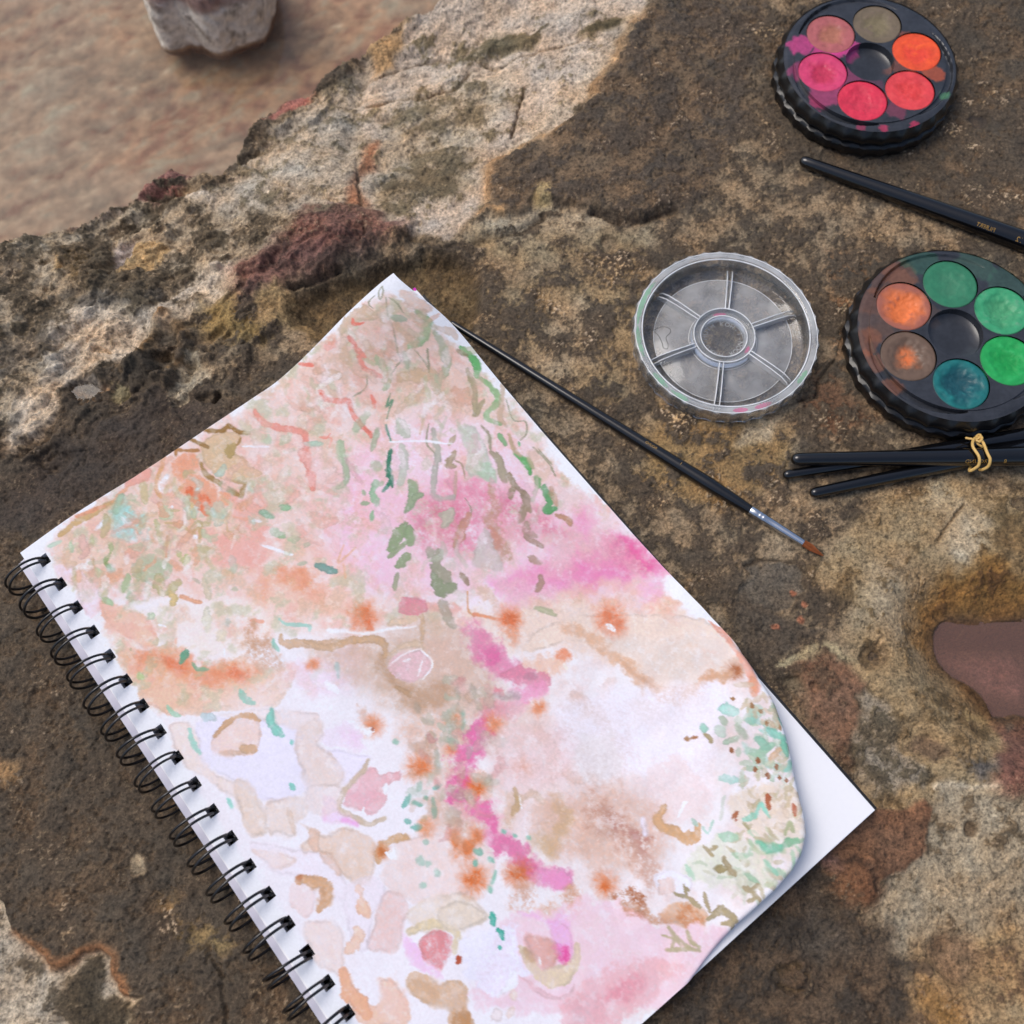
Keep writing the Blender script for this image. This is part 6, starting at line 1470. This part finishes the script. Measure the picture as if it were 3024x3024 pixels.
PK2 = palette((p2[0], p2[1], seat(*p2, 4.5)), 0, (0, 0), 4.62, 27.0,
    [('mint green paint cake', ((58, 166, 112), (70, 160, 108), (110, 150, 120)), (.1,)),
     ('dark sea green paint cake', ((48, 128, 92), (60, 134, 98), (42, 116, 84)), (.04,)),
     ('terracotta paint cake with an orange centre', ((172, 98, 78), (244, 124, 62), (150, 84, 70)), (.1, -.18)),
     ('brown paint cake with a small orange blot', ((112, 88, 72), (244, 122, 60), (96, 78, 62)), (.1, .20)),
     ('teal paint cake', ((16, 112, 112), (20, 82, 92), (24, 120, 118)), (.12, -.1)),
     ('emerald green paint cake', ((30, 172, 84), (18, 160, 72), (60, 176, 100)), (.05,))],
    [(-2.6, 2.7, .9, (130, 84, 62), 0.45), (-3.2, 1.6, .8, (150, 90, 60), 0.42), (-2.0, 3.2, .7, (150, 92, 62), 0.42), (-3.5, .3, .7, (120, 82, 62), 0.42), (-3.9, -.3, .6, (170, 94, 56), 0.42), (-3.7, -1.5, .5, (176, 96, 58), 0.42), (-3.1, -2.6, .4, (176, 96, 58), 0.42), (-2.7, .35, .7, (100, 74, 60), 0.42), (-1.0, 3.7, .8, (52, 110, 84), 0.42), (1.4, 3.4, .9, (64, 110, 84), 0.42),
     (2.9, 2.6, .9, (60, 110, 84), 0.36), (-1.2, 1.0, .5, (110, 80, 64), 0.36), (2.9, -2.4, .5, (60, 120, 100), 0.30), (1.0, -1.2, .6, (60, 70, 70), 0.36)],
    'round black palette of green, teal and brown paints, beside the clear lid')

# ---------------------------------------------------------------- clear lid with compartments
def clear(name, haze=.06, edge=1.0, tint=(.96, .98, .97), hz=(.86, .9, .92)):
    m, nt, b = mat(name)
    nt.nodes.remove(b)
    out = [n for n in nt.nodes if n.type == 'OUTPUT_MATERIAL'][0]
    tr = N(nt, 'ShaderNodeBsdfTransparent'); tr.inputs[0].default_value = tint + (1,)
    gl = N(nt, 'ShaderNodeBsdfGlossy'); gl.inputs['Roughness'].default_value = .06
    df = N(nt, 'ShaderNodeBsdfDiffuse'); df.inputs[0].default_value = hz + (1,)
    tl = N(nt, 'ShaderNodeBsdfTranslucent'); tl.inputs[0].default_value = hz + (1,)
    a1 = N(nt, 'ShaderNodeMixShader'); a1.inputs[0].default_value = .12
    nt.links.new(df.outputs[0], a1.inputs[1]); nt.links.new(tl.outputs[0], a1.inputs[2])
    tc = N(nt, 'ShaderNodeTexCoord'); nz = N(nt, 'ShaderNodeTexNoise'); nz.inputs['Scale'].default_value = 90; nz.inputs['Detail'].default_value = 5
    nt.links.new(tc.outputs['Object'], nz.inputs['Vector'])
    mr = N(nt, 'ShaderNodeMapRange'); mr.inputs['From Min'].default_value = .3; mr.inputs['From Max'].default_value = .75; mr.inputs['To Min'].default_value = haze * .6; mr.inputs['To Max'].default_value = haze * 1.5
    nt.links.new(nz.outputs[0], mr.inputs[0])
    m1 = N(nt, 'ShaderNodeMixShader')
    nt.links.new(mr.outputs[0], m1.inputs[0]); nt.links.new(tr.outputs[0], m1.inputs[1]); nt.links.new(a1.outputs[0], m1.inputs[2])
    fr = N(nt, 'ShaderNodeFresnel'); fr.inputs[0].default_value = 1.55
    ml = N(nt, 'ShaderNodeMath', operation='MULTIPLY'); ml.inputs[1].default_value = edge; ml.use_clamp = True
    nt.links.new(fr.outputs[0], ml.inputs[0])
    m2 = N(nt, 'ShaderNodeMixShader')
    nt.links.new(ml.outputs[0], m2.inputs[0]); nt.links.new(m1.outputs[0], m2.inputs[1]); nt.links.new(gl.outputs[0], m2.inputs[2])
    nt.links.new(m2.outputs[0], out.inputs[0])
    return m
def glass(name, haze=.0, rough=.02, col=(.985, .995, .99)):
    """solid clear polystyrene, with a little scuffing and optional white haze"""
    m, nt, b = mat(name)
    out = [n for n in nt.nodes if n.type == 'OUTPUT_MATERIAL'][0]
    b.inputs['Base Color'].default_value = col + (1,)
    b.inputs['Transmission Weight'].default_value = 1.0
    b.inputs['IOR'].default_value = 1.49
    tc = N(nt, 'ShaderNodeTexCoord'); nz = N(nt, 'ShaderNodeTexNoise'); nz.inputs['Scale'].default_value = 120; nz.inputs['Detail'].default_value = 6
    nt.links.new(tc.outputs['Object'], nz.inputs['Vector'])
    mr = N(nt, 'ShaderNodeMapRange'); mr.inputs['From Min'].default_value = .35; mr.inputs['From Max'].default_value = .75
    mr.inputs['To Min'].default_value = rough; mr.inputs['To Max'].default_value = rough + .12
    nt.links.new(nz.outputs[0], mr.inputs[0]); nt.links.new(mr.outputs[0], b.inputs['Roughness'])
    if haze:
        df = N(nt, 'ShaderNodeBsdfDiffuse'); df.inputs[0].default_value = (.95, .97, .98, 1)
        mx = N(nt, 'ShaderNodeMixShader'); mh = N(nt, 'ShaderNodeMapRange')
        mh.inputs['From Min'].default_value = .3; mh.inputs['From Max'].default_value = .7
        mh.inputs['To Min'].default_value = haze * .6; mh.inputs['To Max'].default_value = haze * 1.4
        nt.links.new(nz.outputs[0], mh.inputs[0]); nt.links.new(mh.outputs[0], mx.inputs[0])
        nt.links.new(b.outputs[0], mx.inputs[1]); nt.links.new(df.outputs[0], mx.inputs[2]); nt.links.new(mx.outputs[0], out.inputs[0])
    return m
m_glass = glass('clear_plastic', .05)
m_ribg = glass('clear_plastic_rib', .16)  # white haze brightens the ribs in place of inner reflections
m_glint = clear('edge_glint', .8, .5, tint=(1, 1, 1), hz=(.99, .99, .99))  # near-white haze paints bright reflection lines along edges and ridges
m_frost = clear('frosted_plastic', .26, .7, tint=(1, 1, 1), hz=(.97, .98, .99))
lp = at('N', 2141, 985, .75)
LR = 4.28
lid = empty('palette_lid', (lp[0], lp[1], seat(*lp, 4.1)), rz=0)
tag(lid, 'clear plastic lid with six ribbed compartments lying open side up', 'lid')
n = 36
def ls(r, amp=.10): return lambda a: r - amp * abs(math.sin(n * a / 2))
_v, _f = lathe([(.02, .115), (3.60, .115), (3.69, .17), (3.73, .5), (3.77, .84), (3.84, .93), (3.96, .95), (ls(4.14, .05), .95), (ls(4.24, .08), .90), (ls(4.28, .09), .78), (ls(4.26, .09), .40), (ls(4.20, .08), .03),
                (ls(4.10, .08), .03), (ls(4.16, .09), .42), (ls(4.18, .09), .76), (ls(4.13, .07), .84), (4.0, .86), (3.90, .85), (3.86, .80), (3.83, .5), (3.79, .10), (3.70, .03), (.02, .03)], 288)
_m = len(_v) // 288
_f.append(tuple(range(288))); _f.append(tuple((_m - 1) * 288 + k for k in reversed(range(288))))
_f = [tuple(reversed(q)) for q in _f]
build('dish', _v, _f, m_glass, lid, sharp=60)
build('rim_flange', *lathe([(3.86, .957), (ls(4.21, .08), .957)], 288), clear('rim_plastic', .30, .6, tint=(1, 1, 1), hz=(.97, .99, .98)), lid)
build('frosted_disc', *lathe([(3.18, .118), (3.17, .128), (1.5, .128), (1.36, .128)], 120), m_frost, lid)
build('disc_edge', *tube([(3.18 * math.cos(a), 3.18 * math.sin(a), .125) for a in np.linspace(0, 2 * math.pi, 121)], .016, 6), m_glint, lid)
_v, _f = lathe([(1.50, .118), (1.49, .3), (1.46, .52), (1.42, .56), (1.36, .56), (1.34, .50), (1.31, .34), (1.14, .33), (1.10, .44), (1.06, .46), (1.02, .42), (1.00, .20), (.94, .118)], 96, close=True)
build('hub', _v, _f, m_ribg, lid, sharp=50)
for r_, z_, w_ in ((1.39, .565, .032), (1.06, .465, .03), (3.80, .92, .040), (4.12, .955, .022), (1.56, .135, .016)):
    build('ridge_glint', *tube([(r_ * math.cos(a), r_ * math.sin(a), z_) for a in np.linspace(0, 2 * math.pi, 121)], w_, 6), m_glint, lid)  # white rings laid on the moulded ridges as painted glints
for k_ in range(6):
    a = math.radians(81 + 60 * k_)
    V, F = [], []
    for s in (-1, 1):
        o = len(V)
        prof = [(1.36, .14, .55), (1.5, .14, .57), (2.6, .14, .56), (3.2, .14, .50), (3.55, .14, .34), (3.66, .14, .18)]
        for r_, z0, z1 in prof:
            wd = .085 + .035 * (r_ - 1.36) / 2.3
            for dw, z in ((wd - .02, z0), (wd + .02, z0), (wd + .012, z1), (wd - .012, z1)):
                V.append((r_, s * dw, z))
        for i in range(len(prof) - 1):
            for j in range(4):
                j2 = (j + 1) % 4
                F.append((o + i * 4 + j, o + i * 4 + j2, o + (i + 1) * 4 + j2, o + (i + 1) * 4 + j))
        F.append((o, o + 1, o + 2, o + 3)); e = o + (len(prof) - 1) * 4; F.append((e + 3, e + 2, e + 1, e))
    ca_, sa_ = math.cos(a), math.sin(a)
    build('divider', [(x * ca_ - y * sa_, x * sa_ + y * ca_, z) for x, y, z in V], F, m_ribg, lid, smooth=False)
    for s in (-1, 1):
        build('divider_glint', *tube([(r_ * ca_ - s * (.085 + .035 * (r_ - 1.36) / 2.3) * sa_, r_ * sa_ + s * (.085 + .035 * (r_ - 1.36) / 2.3) * ca_, z1) for r_, z0, z1 in prof], .030, 6), m_glint, lid)  # white line along each rib top, a painted glint

def text_verts(s, size):
    cu = bpy.data.curves.new('lettering', 'FONT'); cu.body = s; cu.size = size; cu.resolution_u = 3
    ob = bpy.data.objects.new('lettering', cu); COL.objects.link(ob)
    bpy.context.view_layer.update()
    me = bpy.data.meshes.new_from_object(ob.evaluated_get(bpy.context.evaluated_depsgraph_get()))
    V = [tuple(v.co) for v in me.vertices]; F = [tuple(p.vertices) for p in me.polygons]
    bpy.data.objects.remove(ob); bpy.data.curves.remove(cu); bpy.data.meshes.remove(me)
    return V, F
m_emb = clear('raised_lettering', .38, .6, tint=(1, 1, 1), hz=(.95, .97, .97))
word = 'KOH-I-NOOR HARDTMUTH '
VV, FF = [], []
for i, ch in enumerate(word):
    if ch == ' ': continue
    V, F = text_verts(ch, .30)
    if not V: continue
    cx = (min(v[0] for v in V) + max(v[0] for v in V)) / 2
    a = math.radians(88 - 360 * i / len(word))
    o = len(VV)
    for x, y, z in V:
        rr_2 = .72 + y; tt = a - (x - cx) / .80
        VV.append((rr_2 * math.cos(tt), rr_2 * math.sin(tt), .145))
    FF += [tuple(q + o for q in f) for f in F]
build('lettering', VV, FF, m_emb, lid, smooth=False)
# paint stains left on the lid
m_gst = clear('green_stain', .42, .6, hz=(.35, .70, .45)); m_pst = clear('pink_stain', .5, .6, hz=(.80, .25, .42))
def stain(r0, r1, a0, a1, z, m, nm, seed):
    V, F = [], []
    for i in range(25):
        a = math.radians(a0 + (a1 - a0) * i / 24)
        f = math.sin(math.pi * i / 24)
        w = (r1 - r0) / 2 * (f ** .6) * (.7 + .5 * float(pnoise(i * .5, seed * 3.1, seed)))
        rm = (r0 + r1) / 2
        V += [((rm - w) * math.cos(a), (rm - w) * math.sin(a), z), ((rm + w) * math.cos(a), (rm + w) * math.sin(a), z)]
    for i in range(24): F.append((2 * i, 2 * i + 1, 2 * i + 3, 2 * i + 2))
    build(nm, V, F, m, lid, smooth=False)
for a0, a1, sd in ((140, 176, 1), (176, 200, 2), (212, 226, 3), (228, 242, 4), (318, 330, 5)): stain(3.84, 4.16, a0, a1, .961, m_gst, 'green_stain', sd)
for a0, a1, sd in ((284, 296, 6), (270, 280, 7)): stain(3.84, 4.16, a0, a1, .961, m_pst, 'pink_stain', sd)
stain(1.12, 1.32, 318, 338, .345, m_pst, 'pink_stain', 8); stain(1.12, 1.32, 80, 110, .345, m_pst, 'pink_stain', 9)
sq = [(580, 640), (650, 612), (705, 625), (712, 655), (680, 690), (695, 745), (690, 775), (660, 770), (650, 730), (625, 680), (595, 650)]
sqw = [at('L', x, y, .8) for x, y in sq]
lz = lid.location.z / CM
build('scratch', *tube(spline([(x - lp[0], y - lp[1], .135) for x, y in sqw], 40), .012, 5), simple('scratch_grey', (70, 72, 74), rough=.6), lid)

# ---------------------------------------------------------------- brushes
m_lac = simple('black_lacquer', (11, 11, 13), rough=.16, spec=.5, noise=.25, nscale=150, coat=.5, bump=.04)
m_gold = simple('gold_print', (176, 136, 66), rough=.4, metal=.3, noise=.15)
m_fer = simple('nickel', (206, 210, 216), rough=.22, metal=1.0, noise=.06)
m_hair = simple('amber_bristle', (150, 84, 44), rough=.5, noise=.35, nscale=900)

def brush(name, a, b_, za, zb, prof, label, group=None, text=None, ferrule=True, tip='round'):
    """a: butt end, b_: head end (plan cm); prof: (distance from the butt, radius)"""
    A = Vector((a[0], a[1], za)); B = Vector((b_[0], b_[1], zb))
    d = (B - A); ln = d.length; d.normalize()
    e = empty(name, A)
    e.rotation_mode = 'QUATERNION'
    e.rotation_quaternion = d.to_track_quat('X', 'Z')
    tag(e, label, 'paintbrush', group)
    hl = prof[-1][0]
    xs, rs_ = [], []
    r0 = prof[0][1]
    for i in range(7):
        t = i / 6 * math.pi / 2
        xs.append(r0 * (1 - math.cos(t)) * 1.1); rs_.append(max(.004, r0 * math.sin(t)))
    s = np.linspace(r0 * 1.25, hl, 40)
    xs += list(s); rs_ += list(np.interp(s, [q[0] for q in prof], [q[1] for q in prof]))
    build('handle', *tube([(x, 0, 0) for x in xs], rs_, 18), m_lac, e, sharp=70)
    if ferrule:
        r = prof[-1][1]
        fx = [0, .02, .35, .40, .45, .52, .57, .62, .68, .73, 1.2, 2.0, 2.55, 2.62]
        fr_ = [1.0, 1.06, 1.06, .99, 1.06, 1.06, .99, 1.06, 1.06, .99, .96, .86, .78, .76]
        build('ferrule', *tube([(hl - .02 + x, 0, 0) for x in fx], [r * q for q in fr_], 18), m_fer, e, sharp=40)
        # bristles: a bundle of separate fine hairs
        x0 = hl + 2.55; V, F = [], []
        rb = random.Random(len(name) + int(hl * 7))
        bl_ = 1.05 if tip == 'round' else 1.5
        for i in range(70):
            an = rb.uniform(0, 6.283); rr2 = r * .7 * math.sqrt(rb.random())
            y0, z0 = rr2 * math.cos(an), rr2 * math.sin(an)
            l2 = bl_ * rb.uniform(.72, 1.0)
            ps = [(x0, y0, z0), (x0 + l2 * .45, y0 * 1.15, z0 * 1.05), (x0 + l2, y0 * .22 + rb.uniform(-.015, .015), z0 * .2 - .03)]
            v, f = tube(ps, [.013, .012, .004], 3, cap=False)
            o = len(V); V += v; F += [tuple(q + o for q in w) for w in f]
        hb = build('bristles', V, F, m_hair, e)
        hb['kind'] = 'stuff'
    for tx, x, size, roll in (text or []):
        V, F = text_verts(tx, size)
        # printed lettering wrapped round the handle; reads from the head towards the butt
        w = max(v[0] for v in V); out = []
        for vx, vy, _ in V:
            px = x - vx
            r = float(np.interp(px, xs, rs_)) + .004
            an = roll + (vy - size * .35) / r
            out.append((px, r * math.sin(an) * 1.0, r * math.cos(an)))
        build('lettering', out, F, m_gold, e, smooth=False)
    return e

def ends(tg, p, q, z): return at(tg, *p, z), at(tg, *q, z)
def rest(a, b_, r, lo=0.0, hi=1.0):
    return rock_top([(a[0] + (b_[0] - a[0]) * t, a[1] + (b_[1] - a[1]) * t) for t in np.linspace(lo, hi, 40)]) + r - .06

# filbert, upper right
a, b_ = ends('P', (277, 1182), (1932, 1790), .35)
dv = Vector(b_) - Vector(a); dn = dv.normalized(); bend = Vector(a) + dn * 19.5
z = rest(a, b_, .3)
brush('paintbrush', a, tuple(bend), z, z + .10, [(0, .27), (4, .36), (9, .47), (13, .54), (16, .52), (18.0, .36), (19.0, .30)], 'thick black brush with a blunt end lying below the red palette', None,
      text=[('FILBERT', dv.length * .865, .26, -math.radians(38)), ('12', dv.length * .985, .34, -math.radians(40))], tip='flat')
# slim round brush with its head in view
a, b_ = at('N', 1330, 954, .2), at('N', 2444, 1653, .12)
fe = at('N', 2216, 1508, .2)
hl = (Vector(fe) - Vector(a)).length
z = rest(a, b_, .2)
brush('paintbrush', a, b_, z, z - .02, [(0, .14), (hl * .25, .20), (hl * .55, .24), (hl * .78, .29), (hl * .87, .31), (hl * .93, .27), (hl, .20)], 'slim black brush with a silver ferrule and amber tip, half under the painting', None,
      text=[('ROUND', hl * .70, .16, 0.0), ('1', hl * .78, .18, 0.0)])
# three brushes in a rubber band
GB = 'black brushes held by a rubber band'
pa, pb = ends('Q', (207, 1647), (1932, 1640), .55)
d_ = (Vector(pb) - Vector(pa)); bl3 = d_.length; ez = tuple(Vector(pa) + d_.normalized() * 19.0)
qa, qb = ends('Q', (152, 1760), (1932, 1475), .3)
e_ = (Vector(qb) - Vector(qa)); fz = tuple(Vector(qa) + e_.normalized() * 18.4)
ra, rb_ = ends('Q', (350, 1895), (1932, 1565), .3)
g_ = (Vector(rb_) - Vector(ra)); gz = tuple(Vector(ra) + g_.normalized() * 18.0)
zq = rest(qa, qb, .24); zr = rest(ra, rb_, .24)
zA = max(zq, zr)
brush('paintbrush', pa, ez, zA + .34, zA + .80, [(0, .28), (4, .34), (9, .42), (13, .46), (15.5, .44), (17.5, .33), (18.4, .29)], 'banded black brush lettered ROUND 8, lying on top of the bundle', GB,
      text=[('ROUND', bl3 * .815, .26, -math.radians(52)), ('8', bl3 * .895, .26, -math.radians(52))])
brush('paintbrush', qa, fz, zA, zA + .1, [(0, .21), (4, .28), (9, .36), (13, .41), (15.5, .39), (17, .3), (17.8, .26)], 'banded black brush in the bundle with the leftmost butt end, angled up behind the others', GB)
brush('paintbrush', ra, gz, zA, zA + .05, [(0, .23), (4, .29), (9, .36), (13, .41), (15, .39), (16.6, .3), (17.4, .26)], 'banded black brush whose butt end sits lowest of the three in the bundle', GB)

m_rub = simple('yellow_rubber', (214, 176, 104), rough=.5, spec=.4, noise=.12, nscale=400)
zb_ = zA + .88
def rb(pts):
    return [at('Q', x, y, z) + (z,) for x, y, z in pts]
rbe_p = at('Q', 1605, 1590, zb_)
rbe = empty('rubber_band', (rbe_p[0], rbe_p[1], zA))
tag(rbe, 'pale yellow rubber band twisted round the three brushes', 'rubber band')
def strand(pts, r, nm):
    P3 = [(x - rbe_p[0], y - rbe_p[1], z - zA) for x, y, z in rb(pts)]
    build(nm, *tube(spline(P3, 60), r, 10), m_rub, rbe)
h = zA + .2
strand([(1590, 1470, h + .50), (1560, 1495, h + .62), (1555, 1545, h + .80), (1600, 1620, h + .86), (1598, 1680, h + .66), (1560, 1712, h + .42), (1530, 1722, h + .22), (1540, 1690, h - .05)], .066, 'band_strand')
strand([(1595, 1475, h + .52), (1632, 1520, h + .68), (1660, 1590, h + .84), (1682, 1640, h + .84), (1668, 1690, h + .6), (1625, 1714, h + .36), (1605, 1715, h + .1)], .066, 'band_strand')
strand([(1500, 1480, h + .42), (1540, 1488, h + .50), (1585, 1490, h + .60), (1612, 1468, h + .62), (1600, 1456, h + .55), (1580, 1475, h + .55), (1590, 1520, h + .58), (1640, 1552, h + .50), (1725, 1568, h + .36)], .055, 'band_knot')
strand([(1608, 1460, h + .56), (1622, 1485, h + .66), (1606, 1508, h + .70), (1580, 1500, h + .66)], .06, 'band_knot')
